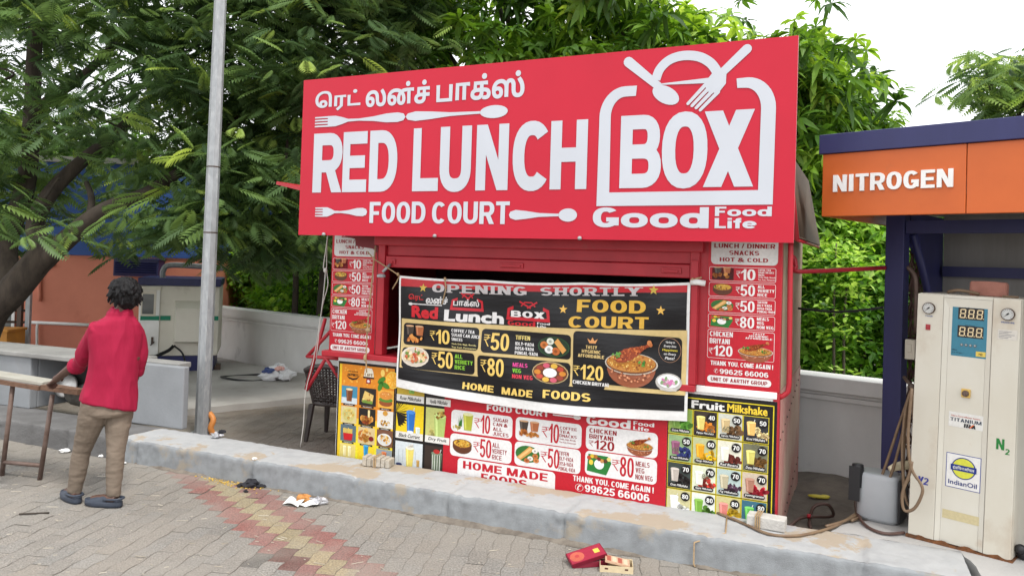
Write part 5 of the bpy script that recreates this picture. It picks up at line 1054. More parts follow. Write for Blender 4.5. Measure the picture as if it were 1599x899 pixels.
b = MB(); b.box((pR+.0, 1.69, .2), (BL, 1.72, ZB+.098)); b.build('back_sheet', M['grey_sheet'], bo)
b = MB(); b.box((.032, .06, ZB+.1), (BL, 1.72, ZB+.12)); b.build('soffit', M['grey_sheet'], bo)
b = MB(); V = [(pL+.09, .47, 2.12), (pL+.15, .47, 2.12), (pL+.27, 1.36, 1.2), (pL+.21, 1.36, 1.2)]; b.tube([(pR+.02, PB+.14, 2.14), (pR+.03, 1.56, 1.3)], .03, 6); b.build('brace', M['navy'], bo)
# collapsible lattice gate along the booth's left side
lg = thing('lattice_gate', 'rusty brown collapsible lattice gate folded behind the navy post', 'gate', M4=BF.M)
b = MB(); gx = pR-.03; Y0, Y1 = PB+.14, 1.46; n = 4
for i in range(n+1):
    y = Y0+(Y1-Y0)*i/n; b.box((gx-.008, y-.005, .2), (gx+.008, y+.005, 2.05))
b.build('upright', M['lattice'], lg)
b = MB(); hh = .16
for k in range(11):
    z = .28 + k*hh
    for i in range(n):
        ya = Y0+(Y1-Y0)*i/n; yb = Y0+(Y1-Y0)*(i+1)/n
        b.tube([(gx+.015, ya, z), (gx+.015, yb, z+hh*.9)], .007, 5); b.tube([(gx-.015, yb, z), (gx-.015, ya, z+hh*.9)], .007, 5)
b.build('lattice', M['lattice'], lg)
b = MB(); b.tube([BF.px(x, y, .86) for x, y in ((1413, 417), (1420, 420), (1428, 430), (1430, 450), (1430, 520))], .016, 8, sub=3); o = b.build('steel_pipe', M['pipe_brown']); o.matrix_world = BF.M; label(o, 'bent bare pipe rising beside the lattice gate', 'pipe')
bx = BF.px(1424, 545, .84); b = MB(); b.box((bx.x-.035, .80, bx.z-.07), (bx.x+.03, .86, bx.z+.07)); b.box((bx.x-.02, .792, bx.z-.02), (bx.x+.01, .799, bx.z+.04)); o = b.build('junction_box', M['cream'], bevel=.005); o.matrix_world = BF.M; label(o, 'small cream junction box fixed between post and dispenser', 'junction box')
# black cable from stall to booth
b = MB(); A0 = KF.w(.02, 1.2, 1.55); B0 = at(1379, 480, 5.7); mid = (A0+B0)/2 - Vector((0, 0, .03)); b.tube([A0, mid, B0], .009, 6, sub=5); o = b.build('cable', M['cable']); label(o, 'black cable slung from the stall to the booth post', 'cable')

# ================================================================== GAS DISPENSER
CM = CF.M @ Matrix.Rotation(R(1.15), 4, 'Y')
di = thing('gas_dispenser', 'tall cream nitrogen dispenser cabinet with rusty base and blue display', 'dispenser', M4=CM)
Wc, Hc = .562, 1.545
b = MB(); b.box((0, .022, .012), (Wc, .50, Hc)); b.build('body', M['cab'], di, bevel=.006)
b = MB(); b.box((.001, -.012, .016), (.150, .0205, Hc-.004)); b.box((.418, -.012, .016), (Wc-.001, .0205, Hc-.004)); b.build('side_panel', M['cab'], di, bevel=.004)
b = MB(); b.box((.182, .0, .018), (.386, .0207, Hc-.075)); V = []
b.add([(.152, -.010, .018), (.181, .0, .018), (.181, .0, Hc-.08), (.152, -.010, Hc-.02), (.416, -.010, .018), (.387, .0, .018), (.387, .0, Hc-.08), (.416, -.010, Hc-.02)], [(0, 1, 2, 3), (5, 4, 7, 6)])
b.add([(.152, -.010, Hc-.02), (.416, -.010, Hc-.02), (.387, .0, Hc-.08), (.181, .0, Hc-.08)], [(3, 2, 1, 0)]); b.box((.151, -.0105, Hc-.018), (.417, .0205, Hc-.006)); b.build('centre_panel', M['cabhi'], di)
b = MB(); b.box((-.01, -.02, -.004), (Wc+.012, .5, .011)); 
for i in range(26):
    x = i/26*Wc; b.poly_ = None; h = .004+.03*max(0, mnoise.noise(Vector((x*22, 2.2, .3)))-.02); b.add([(x, -.0132, .012), (x+Wc/26, -.0132, .012), (x+Wc/26, -.0132, .012+.004+.03*max(0, mnoise.noise(Vector(((x+Wc/26)*22, 2.2, .3)))-.02)), (x, -.0132, .012+h)], [(0, 1, 2, 3)])
b.box((.02, .02, -.022), (.12, .4, -.005)); b.box((Wc-.12, .02, -.022), (Wc-.02, .4, -.005)); b.build('rusty_base', M['rust'], di)
sx = lambda z: .0  # tilt already in the frame
BLU = (62, 128, 150)
P = Print(.0012, .0009); P.rect(.200, 1.172, .398, 1.522, BLU, 0); V = [(.200, .0008, 1.172), (.398, .0008, 1.172), (.398, .0008, 1.522), (.200, .0008, 1.522)]
for zc in (1.435, 1.325):
    P.rect(.232, zc-.036, .372, zc+.036, (44, 38, 36), 1)
    for k in range(3):
        x0 = .240+k*.0455; w_ = .032; h = .056; t = .0062; z0 = zc-h/2; c = (236, 214, 170); skew = .004
        for (a0, c0, a1, c1) in ((.004, 0, w_-.004, t), (.004, h/2-t/2, w_-.004, h/2+t/2), (.004, h-t, w_-.004, h), (0, .003, t, h/2-.003), (0, h/2+.003, t, h-.003), (w_-t, .003, w_, h/2-.003), (w_-t, h/2+.003, w_, h-.003)): P.poly([(x0+a0+skew*c0/h, z0+c0), (x0+a1+skew*c0/h, z0+c0), (x0+a1+skew*c1/h, z0+c1), (x0+a0+skew*c1/h, z0+c1)], c, 2)
        P.disc(x0+w_+.006, z0+.003, .003, .003, c, 2, 8)
for k in range(4): P.disc(.258+.024*k, 1.243, .0095, .0095, (90, 100, 104), 1, 14); P.disc(.257+.024*k, 1.245, .005, .005, (170, 176, 176), 2, 10)
P.txt('SET  AIR  N2', .262, 1.482, .335, 1.492, (30, 50, 70), 1); P.txt('Set Pressure', .268, 1.467, .325, 1.474, (30, 50, 70), 1); P.txt('Tyre Pressure', .27, 1.361, .325, 1.368, (30, 50, 70), 1); P.rect(.352, 1.486, .388, 1.508, (214, 180, 140), 1); P.txt('IRA', .357, 1.49, .383, 1.503, (40, 30, 30), 2); P.rect(.336, 1.182, .388, 1.212, (226, 196, 90), 1); P.txt('N2', .352, 1.19, .372, 1.203, (60, 50, 30), 2); P.txt('Inflator', .205, 1.205, .235, 1.214, (30, 50, 70), 1); P.txt('air & nitrogen', .205, 1.188, .262, 1.197, (30, 50, 70), 1)
for k in range(3): P.rect(.232, 1.5+.004*k, .34, 1.5012+.004*k, (50, 90, 110), 1)
P.build('display_panel', M['print'], di, colattr=True)
for gx_, gz_ in ((.070, 1.452), (.498, 1.452)):
    b = MB(); T = Matrix.Translation((gx_, -.012, gz_)) @ Matrix.Rotation(R(90), 4, 'X'); b.lathe([(.001, 0), (.036, 0), (.036, .014), (.032, .017)], 26, T=T, cap=True); ga = b.build('pressure_gauge', M['dark_steel'], di)
    P = Print(.0295, .0006); P.disc(gx_, gz_, .0315, .0315, (196, 196, 192), 0, 26)
    for k in range(13): a = R(225-270*k/12); P.poly([(gx_+.022*math.cos(a)-.001*math.sin(a), gz_+.022*math.sin(a)+.001*math.cos(a)), (gx_+.029*math.cos(a)-.001*math.sin(a), gz_+.029*math.sin(a)+.001*math.cos(a)), (gx_+.029*math.cos(a)+.001*math.sin(a), gz_+.029*math.sin(a)-.001*math.cos(a)), (gx_+.022*math.cos(a)+.001*math.sin(a), gz_+.022*math.sin(a)-.001*math.cos(a))], (50, 50, 50), 1)
    a = R(222); P.poly([(gx_+.024*math.cos(a), gz_+.024*math.sin(a)), (gx_-.01*math.cos(a)+.003, gz_-.01*math.sin(a)-.003), (gx_-.01*math.cos(a)-.003, gz_-.01*math.sin(a)+.003)], (20, 20, 20), 2); P.disc(gx_, gz_, .005, .005, (20, 20, 20), 3, 10)
    P.build('dial', M['print'], ga, colattr=True)
P = Print(.0128, .0006)
def prt(nm):
    global P
    P.build(nm, M['print'], di, colattr=True); P = Print(.0128, .0006)
P.txt('TANK', .048, 1.398, .095, 1.407, (60, 90, 150), 1); prt('gauge_caption'); P.txt('PRESSURE', .464, 1.398, .532, 1.407, (60, 90, 150), 1); prt('gauge_caption')
P.rect(.448, 1.30, .550, 1.36, (206, 200, 188), 0); P.rect(.450, 1.302, .548, 1.358, (214, 208, 198), 1)
for k in range(5): P.rect(.456, 1.310+.009*k, .456+.08*(.6+.4*((k*7) % 3)/2), 1.3125+.009*k, (110, 110, 120), 2)
prt('instruction_label')
P.cap('N', .465, .65, .507, .715, (40, 130, 60), 1, wt=.19, ht=.17); P.cap('2', .512, .628, .535, .662, (40, 130, 60), 1, wt=.2, ht=.17)
prt('gas_mark')
P.cap('V', .042, .345, .075, .393, (52, 58, 150), 1, wt=.2, skew=.15); P.cap('2', .078, .345, .106, .390, (52, 58, 150), 1, wt=.2, skew=.1)
prt('outlet_mark')
def stick(nm='sticker'):
    global P
    P.build(nm, M['print'], di, colattr=True); P = Print(.0012, .0009)
P = Print(.0012, .0009)
P.rect(.204, .738, .392, .828, (226, 224, 218), 0); P.txt('Nitro-Tyre Inflation System', .218, .798, .375, .81, (190, 80, 70), 1); P.cap('TITANIUM', .213, .772, .382, .793, (60, 70, 86), 1, wt=.17); P.cap('IRA', .288, .742, .352, .766, (26, 26, 32), 1, wt=.24, skew=.1); P.poly([(.318, .744), (.326, .744), (.345, .766), (.337, .766)], (226, 100, 30), 2)
stick()
P.rect(.200, .365, .390, .575, (60, 76, 150), 0); P.rect(.204, .369, .386, .571, (232, 230, 226), 1)
P.disc(.297, .492, .066, .066, (30, 52, 130), 2, 30); P.disc(.297, .492, .060, .060, (216, 216, 74), 3, 30); P.rect(.227, .474, .367, .510, (30, 52, 130), 4); P.txt('इंडियनऑयल', .238, .481, .356, .503, (236, 236, 230), 5, bold=.01); P.txt('IndianOil', .216, .385, .372, .415, (52, 62, 120), 2, bold=.02)
stick(); P.rect(.190, .168, .392, .222, (206, 192, 150), 0); stick()
b = MB(); b.box((.268, -.012, .925), (.318, -.0002, .978)); sw = b.build('rotary_switch', mat('switch_yellow', (.62, .4, .1), .5), di, bevel=.004)
b = MB(); b.lathe([(.0, 0), (.019, 0), (.017, .016), (.0, .018)], 14, T=Matrix.Translation((.293, -.0125, .951)) @ Matrix.Rotation(R(90), 4, 'X')); b.box((.288, -.036, .935), (.298, -.03, .967)); b.build('knob', M['pipe_brown'], sw)
b = MB(); b.box((.055, -.018, 1.315), (.082, -.0122, 1.35)); b.box((.060, -.022, 1.325), (.077, -.0182, 1.341)); b.build('power_switch', mat('switch_red', (.35, .03, .04), .35), di, bevel=.002)
# things lying on the dispenser
b = MB(); T = Matrix.Translation((.345, .2, Hc)) @ Matrix.Rotation(R(6), 4, 'Z')
b.rings([[T @ Vector(p) for p in ((x, -.05*s_, .001), (x, .05*s_, .001), (x, .05*s_, .092*h_), (x, -.05*s_, .092*h_))] for x, s_, h_ in ((-.10, .8, .86), (-.092, 1, .97), (-.03, 1, 1.0), (.02, 1.02, 1.01), (.09, 1, .97), (.1, .85, .84))])
o = b.build('brick', M['brick'], bevel=.006); o.matrix_world = CM; label(o, 'worn red brick lying on top of the cream dispenser', 'brick')
b = MB(); b.tube([(.14, .1, Hc+.012), (.2, .08, Hc+.028), (.27, .09, Hc+.022), (.31, .12, Hc+.012)], .010, 6, sub=3); o = b.build('hose_scrap', M['hose']); o.matrix_world = CM; label(o, 'curved bit of hose lying on the dispenser top beside the brick', 'hose')
b = MB(); b.tube([(.44, .1, Hc+.007), (.52, .12, Hc+.007)], .007, 6); o = b.build('hose_scrap', M['hose']); o.matrix_world = CM; label(o, 'short dark straight bit of hose on the dispenser top right corner', 'hose')
b = MB(); b.ell((Wc+.05, .12, .03), (.05, .05, .045)); b.ell((Wc+.08, .10, .055), (.035, .04, .03)); b.ell((Wc+.03, .08, .06), (.03, .03, .03)); o = b.build('plastic_bag', M['black']); o.matrix_world = CF.M; label(o, 'crumpled black plastic bag at the dispenser foot, right edge', 'bag')
b = MB()
for i in range(5): b.box((.0 , .9, .25+.24*i), (1.3, .92, .47+.24*i))
o = b.build('tile_panel', mat('dark_green_tile', (.03, .06, .055), .3)); o.matrix_world = CF.M @ Matrix.Translation((.62, 0, 0)); label(o, 'dark green tiled panel standing behind the dispenser, right edge', 'panel')

# ================================================================== BUCKET, HOSES
p = onz(1392, 822, .186); bk = thing('jerrycan', 'cut grey plastic container standing between booth post and dispenser', 'container', (p.x, p.y+.16, .186), R(-40))
b = MB(); rs = []
for z, wx, wy in ((0, .122, .1), (.03, .136, .114), (.285, .132, .11), (.312, .127, .105), (.316, .11, .09)): rs.append([Vector((wx*math.copysign(abs(math.cos(t))**.5, math.cos(t)), wy*math.copysign(abs(math.sin(t))**.5, math.sin(t)), z)) for t in [2*math.pi*i/28 for i in range(28)]])
b.rings(rs, smooth=True); b.build('body', M['bucket'], bk)
b = MB(); b.lathe([(.0, 0), (.038, 0), (.04, .12), (.036, .15), (.0, .155)], 16, (-.125, -.085, .21)); b.box((-.17, -.126, .12), (-.10, -.119, .35)); b.build('black_filter', M['black'], bk)
b = MB(); b.box((.132, -.11, .02), (.15, .09, .30)); b.build('side_flap', M['black'], bk, bevel=.01)
cl_ = p + Vector((.03, .12, .36)); b = MB(); b.tube([cl_+Vector((-.02, -.06, .0)), cl_+Vector((.04, -.05, .02)), cl_+Vector((.12, -.03, .025)), cl_+Vector((.16, 0, .015))], [.02, .03, .032, .015], 8, sub=3); o = b.build('cloth_roll', M['towel']); label(o, 'rolled cream cloth lying on the grey container', 'cloth')
# coiled air hose hanging from the gate, with its tail on the kerb
HB = .40
Hp = lambda x, y, bk=HB: BF.w(*BF.px(x, y, bk))
hk = Hp(1424, 604, .30)
b = MB()
loops = [[(1424, 605), (1405, 660), (1385, 720), (1368, 765), (1350, 790), (1320, 806), (1290, 815)],
         [(1424, 605), (1412, 665), (1395, 730), (1378, 770), (1352, 795), (1330, 806)],
         [(1424, 605), (1415, 650), (1411, 710), (1411, 760), (1420, 790), (1432, 770), (1437, 735), (1432, 690), (1426, 640), (1424, 605)],
         [(1424, 605), (1430, 640), (1434, 680), (1428, 725), (1413, 755), (1409, 700), (1414, 640), (1424, 605)],
         [(1424, 606), (1418, 680), (1423, 730), (1438, 755), (1440, 770), (1428, 793), (1412, 796), (1409, 770), (1420, 740), (1424, 720)]]
for k, lpz in enumerate(loops):
    pts = [Hp(x, y, HB-.03*k if k != 4 else .12) for x, y in lpz]
    if k < 2: pts = pts[:4] + [onz(x, y+6, .21) for x, y in lpz[4:]]
    b.tube(pts, .0095, 8, sub=4)
b.build('hose', M['hose']).name = 'air_hose'; ho = bpy.data.objects['air_hose']; label(ho, 'brown rubber air hose hung in loops between navy post and dispenser', 'hose')
b = MB(); b.ell(hk, (.03, .03, .025), n=8, m=5); b.tube([hk, hk+Vector((.0, .1, .05))], .012, 6); b.build('tie', M['dark_steel'], ho)
b = MB(); b.tube([onz(1120, 800, .2), onz(1160, 816, .2), onz(1200, 833, .2), onz(1240, 836, .2), onz(1275, 830, .2), onz(1310, 818, .2), onz(1345, 795, .2)], .0095, 8, sub=4); o = b.build('air_hose', M['hose']); label(o, 'brown hose lying in a long curve along the kerb top', 'hose')
b = MB(); b.tube([onz(1232, 822, .03), onz(1250, 808, .06), onz(1270, 806, .08), onz(1300, 805, .05), onz(1296, 790, .15), onz(1284, 786, .17), onz(1270, 792, .14), onz(1264, 812, .05), onz(1266, 824, .03)], .012, 8, sub=4); b.tube([onz(1340, 762, .26), onz(1336, 790, .22), onz(1350, 818, .2), onz(1380, 832, .2), onz(1412, 831, .2)], .010, 8, sub=4)
o = b.build('rubber_hose', mat('dark_hose', (.09, .05, .04), .5)); label(o, 'dark brown rubber hose curling on the soil beside the stall', 'hose')
b = MB(); c = onz(1263, 805, .085); b.lathe([(.0135, -.012), (.0135, .012)], 10, c); b.build('red_joint', RP, o)
p = onz(1278, 777, .04)
b = MB(); b.ell((0, 0, .012), (.085, .03, .014), n=12, m=6); b.ell((.05, .01, .018), (.04, .025, .012), n=10, m=5); o = b.build('wrapper', mat('yellow_plastic', (.62, .52, .06), .4)); o.location = p; o.rotation_euler = (0, 0, R(-20)); label(o, 'yellow plastic wrapper on the soil below the white wall', 'wrapper')

# ================================================================== COUNTER AND POTS
QF = Frame((onz(284, 671, .19).x, onz(284, 671, .19).y, .19), -21)
ct = thing('concrete_counter', 'grey painted concrete counter with slab top standing on the kerb', 'counter', M4=QF.M)
zt_ = QF.px(283, 573).z; xl = QF.px(203, 620).x
b = MB(); b.box((xl-.25, 0, 0), (0, .07, zt_)); b.build('end_panel', M['greypaint'], ct, bevel=.012)
l0 = QF.px(45, 640, 0); b = MB(); b.box((l0.x-.9, .0, 0), (l0.x, .09, zt_-.056)); b.box((l0.x-.09, .091, 0), (l0.x, .50, zt_-.056)); b.build('leg_wall', M['greypaint'], ct, bevel=.012)
b = MB(); t0 = QF.px(0, 552); t1 = QF.px(112, 563); b.box((l0.x-1.5, -.03, zt_-.055), (xl-.18, .50, zt_-.005)); b.build('slab_top', M['slabtop'], ct, bevel=.01)
b = MB(); b.box((xl-.17, .1, zt_-.04), (-.16, .26, zt_+.012)); b.build('side_slab', M['slabtop'], ct, bevel=.01)
b = MB(); b.box((l0.x+.002, .44, 0), (xl-.19, .49, zt_-.057)); b.build('rear_panel', mat('near_black_wall', (.035, .033, .032), .95), ct)  # near-black panel closing the back of the counter
pw = onz(110, 640, .19)
def pot(name, lab, m, loc, prof, tiltx=0, n=24, grp='cooking pots below the counter'):
    t = Matrix.Translation(loc) @ Matrix.Rotation(R(tiltx), 4, 'X')
    b = MB(); b.lathe(prof, n); o = b.build(name, m); o.matrix_world = t; return label(o, lab, 'cooking pot', grp)
pc = onz(112, 640, .19)
pot('cooking_pot', 'wide sooty round pot on the kerb below the counter, under the shiny lid', M['sooty'], (pc.x, pc.y+.24, .192), [(.06, 0), (.14, .03), (.185, .09), (.2, .15), (.21, .155), (.2, .16), (.19, .15), (.17, .09), (.12, .04), (.0, .02)])
lc = at(102, 602, pc.y+.24); pot('pot_lid', 'shiny round aluminium lid leaning up below the counter', M['alu'], lc, [(.0, .012), (.03, .012), (.11, .0), (.125, -.006), (.125, -.012), (.11, -.008), (.0, .004)], 72)
lc2 = at(128, 612, pc.y+.25); pot('pot_lid', 'dull tilted pot lid beside the shiny lid, half behind the red shirt', M['alu'], lc2, [(.0, .01), (.09, .0), (.11, -.01), (.1, -.012), (.0, .002)], 55)
lc3 = at(53, 583, pc.y+.3); b = MB(); b.lathe([(.03, -.03), (.05, .0), (.055, .05), (.04, .055), (.0, .05)], 14, T=Matrix.Rotation(R(40), 4, 'Y')); o = b.build('clay_pot', M['brick']); o.location = lc3; label(o, 'small brown clay pot on its side below the counter slab', 'clay pot')

# ================================================================== TABLE CARRIED BY THE PERSON
a0 = onz(3, 742); a1 = onz(62, 749); tb = thing('work_table', 'worn table with pale top and brown tube legs gripped by the person', 'table', a1)
A_ = at(60, 602, a1.y) - a1; D_ = at(124, 612, a1.y-.14) - a1; B_ = at(0, 592, a0.y) - a1; dirv = (B_-A_).normalized(); Lft = A_ + dirv*1.1
nb = Vector((-dirv.y, dirv.x, 0)).normalized(); nb = nb if nb.y > 0 else -nb; dep = nb*.15
b = MB(); up = Vector((0, 0, .028)); pts = [A_+Vector((.03, 0, 0)), A_+Vector((.03, 0, 0))+dep, Lft+dep, Lft]; b.add([p for p in pts]+[p+up for p in pts], [(3, 2, 1, 0), (4, 5, 6, 7), (0, 1, 5, 4), (1, 2, 6, 5), (2, 3, 7, 6), (3, 0, 4, 7)]); b.build('tabletop', M['laminate'], tb, bevel=.004)
b = MB(); q = [Lft-nb*.012-Vector((0, 0, .035)), A_-nb*.012-Vector((0, 0, .035))]; 
def plank(bb, a, c, w_, h): d = (c-a).normalized(); s_ = d.cross(Vector((0, 0, 1))).normalized()*w_; u_ = Vector((0, 0, h)); P_ = [a-s_, a+s_, c+s_, c-s_]; bb.add(P_+[p+u_ for p in P_], [(0, 1, 2, 3)[::-1], (4, 5, 6, 7), (0, 1, 5, 4), (1, 2, 6, 5), (2, 3, 7, 6), (3, 0, 4, 7)])
plank(b, q[0], q[1]+Vector((.02, 0, 0)), .011, .034); plank(b, A_-Vector((-.035, 0, .03)), D_-Vector((0, 0, .02)), .02, .04); plank(b, A_+dep*.5-Vector((-.035, 0, .03)), D_+dep*.35-Vector((0, 0, .02)), .02, .035); b.build('wooden_rail', M['wood'], tb)
ltop = at(82, 616, a1.y-.02) - a1; lt2 = at(20, 602, a0.y) - a1
for top_p, bot in ((ltop, Vector((0, 0, 0))), (lt2, a0-a1)):
    b = MB(); b.tube([bot, top_p], .0185, 10); b.build('leg', M['pipe_brown'], tb)
b = MB(); c0 = (a0-a1).lerp(lt2, .15); c1 = Vector((0, 0, 0)).lerp(ltop, .17); b.tube([c0, c1], .017, 8); b.build('stretcher', M['pipe_brown'], tb)
for top_p, bot in ((lt2, a0-a1),):
    b = MB(); sh = dirv*.75; b.tube([bot+sh, top_p+sh], .0185, 8); b.build('leg', M['pipe_brown'], tb)

# ================================================================== PLASTIC CHAIR
cp = onz(512, 687); ch = thing('plastic_chair', 'dark brown woven plastic chair standing in the yard left of the stall', 'chair', (cp.x+.05, cp.y+.05, 0), R(0))
S_ = .95
def C_(x, y, z): return Vector((x*S_, y*S_, z*S_))
b = MB(); ny, nx = 14, 13                                      # back, seen from behind; facing +y
def bk(u, v): w_ = (.19+.05*v)*u*2*.5; return C_((.185+.06*v)*u, -.17-.09*v+.05*u*u, .40+.40*v-.05*(u*u)*v)
frame = [bk(-1, t/8) for t in range(9)] + [bk(-1+i/6, 1) for i in range(1, 12)] + [bk(1, 1-t/8) for t in range(9)]; b.tube(frame, .02, 8, sub=2)
for i in range(nx): u = -1+2*(i+.5)/nx; b.tube([bk(u, t/6) for t in range(7)], .0105, 5)
for j in range(ny): v = (j+.5)/ny; b.tube([bk(-1+i/5, v)+Vector((0, .006*(1 if (i+j) % 2 else -1), 0)) for i in range(11)], .0095, 5)
rim = [bk(-1.0+i/6, 1)+C_(0, -.012-.03*math.sin(math.pi*i/12), .012*math.sin(math.pi*i/12)) for i in range(13)]; b.tube(rim, .026, 8, sub=2)
b.build('backrest', M['chair'], ch)
b = MB(); rs = []
for z, k in ((.375, .98), (.40, 1), (.415, .97)): rs.append([C_(.235*k*math.copysign(abs(math.cos(t))**.6, math.cos(t)), .04+.22*k*math.copysign(abs(math.sin(t))**.6, math.sin(t)), z) for t in [2*math.pi*i/24 for i in range(24)]])
b.rings(rs, smooth=True); b.build('seat', M['chair'], ch)
for s_ in (-1, 1):
    b = MB(); b.tube([bk(s_, .62), C_(.27*s_, -.12, .62), C_(.275*s_, .1, .60), C_(.26*s_, .22, .56), C_(.235*s_, .25, .45), C_(.225*s_, .24, .38)], .022, 8, sub=3); b.build('armrest', M['chair'], ch)
for x, y in ((-1, -1), (1, -1), (-1, 1), (1, 1)):
    b = MB(); yt = .04+.19*y; yb = yt+.05*y; xt = .195*x; xb_ = .225*x
    b.rings([[C_(xt+dx, yt+dy, .39) for dx, dy in ((-.028, -.028), (.028, -.028), (.028, .028), (-.028, .028))], [C_(xb_+dx, yb+dy, 0) for dx, dy in ((-.018, -.018), (.018, -.018), (.018, .018), (-.018, .018))]]); b.build('leg', M['chair'], ch, bevel=.006)
ch.rotation_euler[2] = R(-12)

# ================================================================== LITTER
def crumple(bb, c, r, n=40, flat=.5, seed=1):
    rr = random.Random(seed)
    vs = []
    for j in range(7):
        a = -math.pi/2+math.pi*(j+.001)/6
        for i in range(12):
            k = 1+rr.uniform(-.35, .35); vs.append((c[0]+r*k*math.cos(a)*math.cos(math.pi*i/6), c[1]+r*k*math.cos(a)*math.sin(math.pi*i/6)*.8, max(.002, c[2]+r*flat*(1+k*math.sin(a)))))
    bb.add(vs, [(j*12+i, j*12+(i+1) % 12, (j+1)*12+(i+1) % 12, (j+1)*12+i) for j in range(6) for i in range(12)])
M['litwhite'] = mat('white_paper', (.78, .77, .75), .7); M['blackcloth'] = mat('black_cloth', (.02, .02, .025), .9); M['foil'] = mat('silver_foil', (.5, .5, .52), .35, .6, bump=.6, bscale=90); M['foodscrap'] = mat('orange_food', (.55, .27, .08), .7, col2=(.4, .16, .04), vscale=40)
p = onz(476, 786); b = MB()
for k, (x0, y0, x1, y1, w_) in enumerate(((-.14, -.03, .0, -.05, .05), (-.05, .05, .15, .03, .02), (.0, -.06, .13, -.02, .03))):
    n = 8; V = []
    for i in range(n+1):
        t = i/n; x = x0+(x1-x0)*t; y = y0+(y1-y0)*t; V += [(x, y-w_, .004+.02*abs(math.sin(3*t+k))), (x, y+w_, .008+.03*abs(math.sin(4*t+k+1)))]
    b.add(V, [(2*i, 2*i+2, 2*i+3, 2*i+1) for i in range(n)])
o = b.build('paper_wrapper', M['litwhite']); o.location = p; o.rotation_euler = (0, 0, R(-15)); label(o, 'torn white food wrapper with orange scraps lying against the kerb', 'wrapper')
b = MB(); crumple(b, (-.03, .03, 0), .055, flat=.5, seed=3); b.build('food_scrap', M['foodscrap'], o); b = MB(); crumple(b, (.09, .03, 0), .07, flat=.35, seed=4); b.build('foil', M['foil'], o)
p = onz(392, 760); b = MB(); crumple(b, (0, 0, 0), .06, flat=.5, seed=6); crumple(b, (.08, .0, 0), .04, flat=.3, seed=7); crumple(b, (-.08, 0, 0), .035, flat=.4, seed=8); o = b.build('cloth_rag', M['blackcloth']); o.location = p; label(o, 'crumpled black rag lying on the yellow pavers by the kerb', 'rag')
p = onz(385, 767); b = MB(); crumple(b, (0, -.02, 0), .02, seed=9); o = b.build('cloth_rag', M['blackcloth']); o.location = p; label(o, 'tiny black scrap in front of the crumpled rag', 'rag')
b = MB()
for i in range(120): x = random.gauss(0, .16); y = random.gauss(0, .035)-.0; r = random.uniform(.004, .011); q = onz(362, 754)+Vector((x*.92, y-x*.42, 0)); b.ell((q.x, q.y, r*.5), (r, r*.8, r*.5), n=6, m=4)
o = b.build('food_crumbs', mat('yellow_crumbs', (.55, .36, .08), .8)); o['kind'] = 'stuff'; label(o, 'yellow rice crumbs scattered along the kerb foot', 'crumbs')
p = onz(338, 684, .19); b = MB(); crumple(b, (0, 0, 0), .05, flat=.55, seed=11); o = b.build('plastic_bag', M['foil']); o.location = p; label(o, 'small crumpled silver and black bag on the kerb beside the steel pole', 'bag')
b = MB(); crumple(b, (.04, .01, .04), .035, seed=12); b.build('knot', M['blackcloth'], o)
p = at(431, 590, 10.9); p.z = .08; b = MB(); crumple(b, (-.08, 0, 0), .17, flat=.4, seed=13); crumple(b, (.14, 0, 0), .14, flat=.55, seed=14); crumple(b, (.0, .1, 0), .13, flat=.8, seed=15); o = b.build('plastic_bag', mat('white_plastic', (.7, .71, .72), .4)); o.location = p; label(o, 'white crumpled plastic sack slumped at the foot of the boundary wall', 'bag')
b = MB(); crumple(b, (-.10, -.05, .1), .08, seed=16); b.build('blue_piece', mat('blue_plastic', (.05, .08, .22), .5), o); b = MB(); crumple(b, (.05, -.02, .14), .06, seed=17); b.build('pink_piece', mat('pink_plastic', (.7, .4, .35), .5), o)
c = onz(384, 589, .085); b = MB(); b.tube([c+Vector((.34*math.cos(t), .26*math.sin(t), .0+.015*math.sin(2*t))) for t in [2*math.pi*i/24 for i in range(25)]], .016, 6); o = b.build('rubber_ring', M['cable']); label(o, 'thin black rubber ring lying flat on the yard slab', 'ring')
for px_, py, r, lab in ((101, 706, .05, 'white paper scrap on the dark pavers left of the left shoe'), (162, 713, .042, 'white paper scrap between the two trouser legs'), (192, 724, .03, 'small white paper scrap right of the trousers by the kerb')):
    b = MB(); crumple(b, (0, 0, 0), r, flat=.3, seed=px_); o = b.build('paper_scrap', M['litwhite']); o.location = onz(px_, py); label(o, lab, 'paper scrap', 'white paper scraps near the kerb')
p = onz(397, 717, .19); b = MB(); crumple(b, (0, 0, 0), .02, flat=.4, seed=31); o = b.build('paper_scrap', M['litwhite']); o.location = p; label(o, 'tiny white paper scrap lying on the kerb top', 'paper scrap', 'white paper scraps near the kerb')
# flattened sweet boxes
p = onz(918, 880); tx_ = thing('sweet_box', 'crushed maroon cardboard sweet box with open lid near the kerb', 'box', p, R(14))
b = MB(); b.box((-.11, -.055, .0), (.11, .055, .035)); b.build('tray', mat('maroon_card', (.19, .012, .03), .45), tx_, bevel=.003)
P = Print(0, .0008); Lc = (150, 24, 50)
T = Matrix.Translation((-.01, .0, .045)) @ Matrix.Rotation(R(-14), 4, 'Y') @ Matrix.Rotation(R(12), 4, 'X')
b = MB(); b.box((-.115, -.06, 0), (.115, .06, .022), T, col=lin((122, 20, 44)))
b.add([T @ Vector((x, y, .0226)) for x, y in ((-.11, -.056), (.11, -.056), (.11, .056), (-.11, .056))], [(0, 1, 2, 3)], col=lin((160, 44, 66)))
for k in range(10): b.add([T @ Vector((-.06+.045*math.cos(t)*(1-.07*k), .0+.045*math.sin(t)*(1-.07*k), .0229+.0003*k)) for t in [2*math.pi*i/14 for i in range(14)]], [tuple(range(14))], col=lin(((206, 120, 90), (180, 70, 70))[k % 2]))
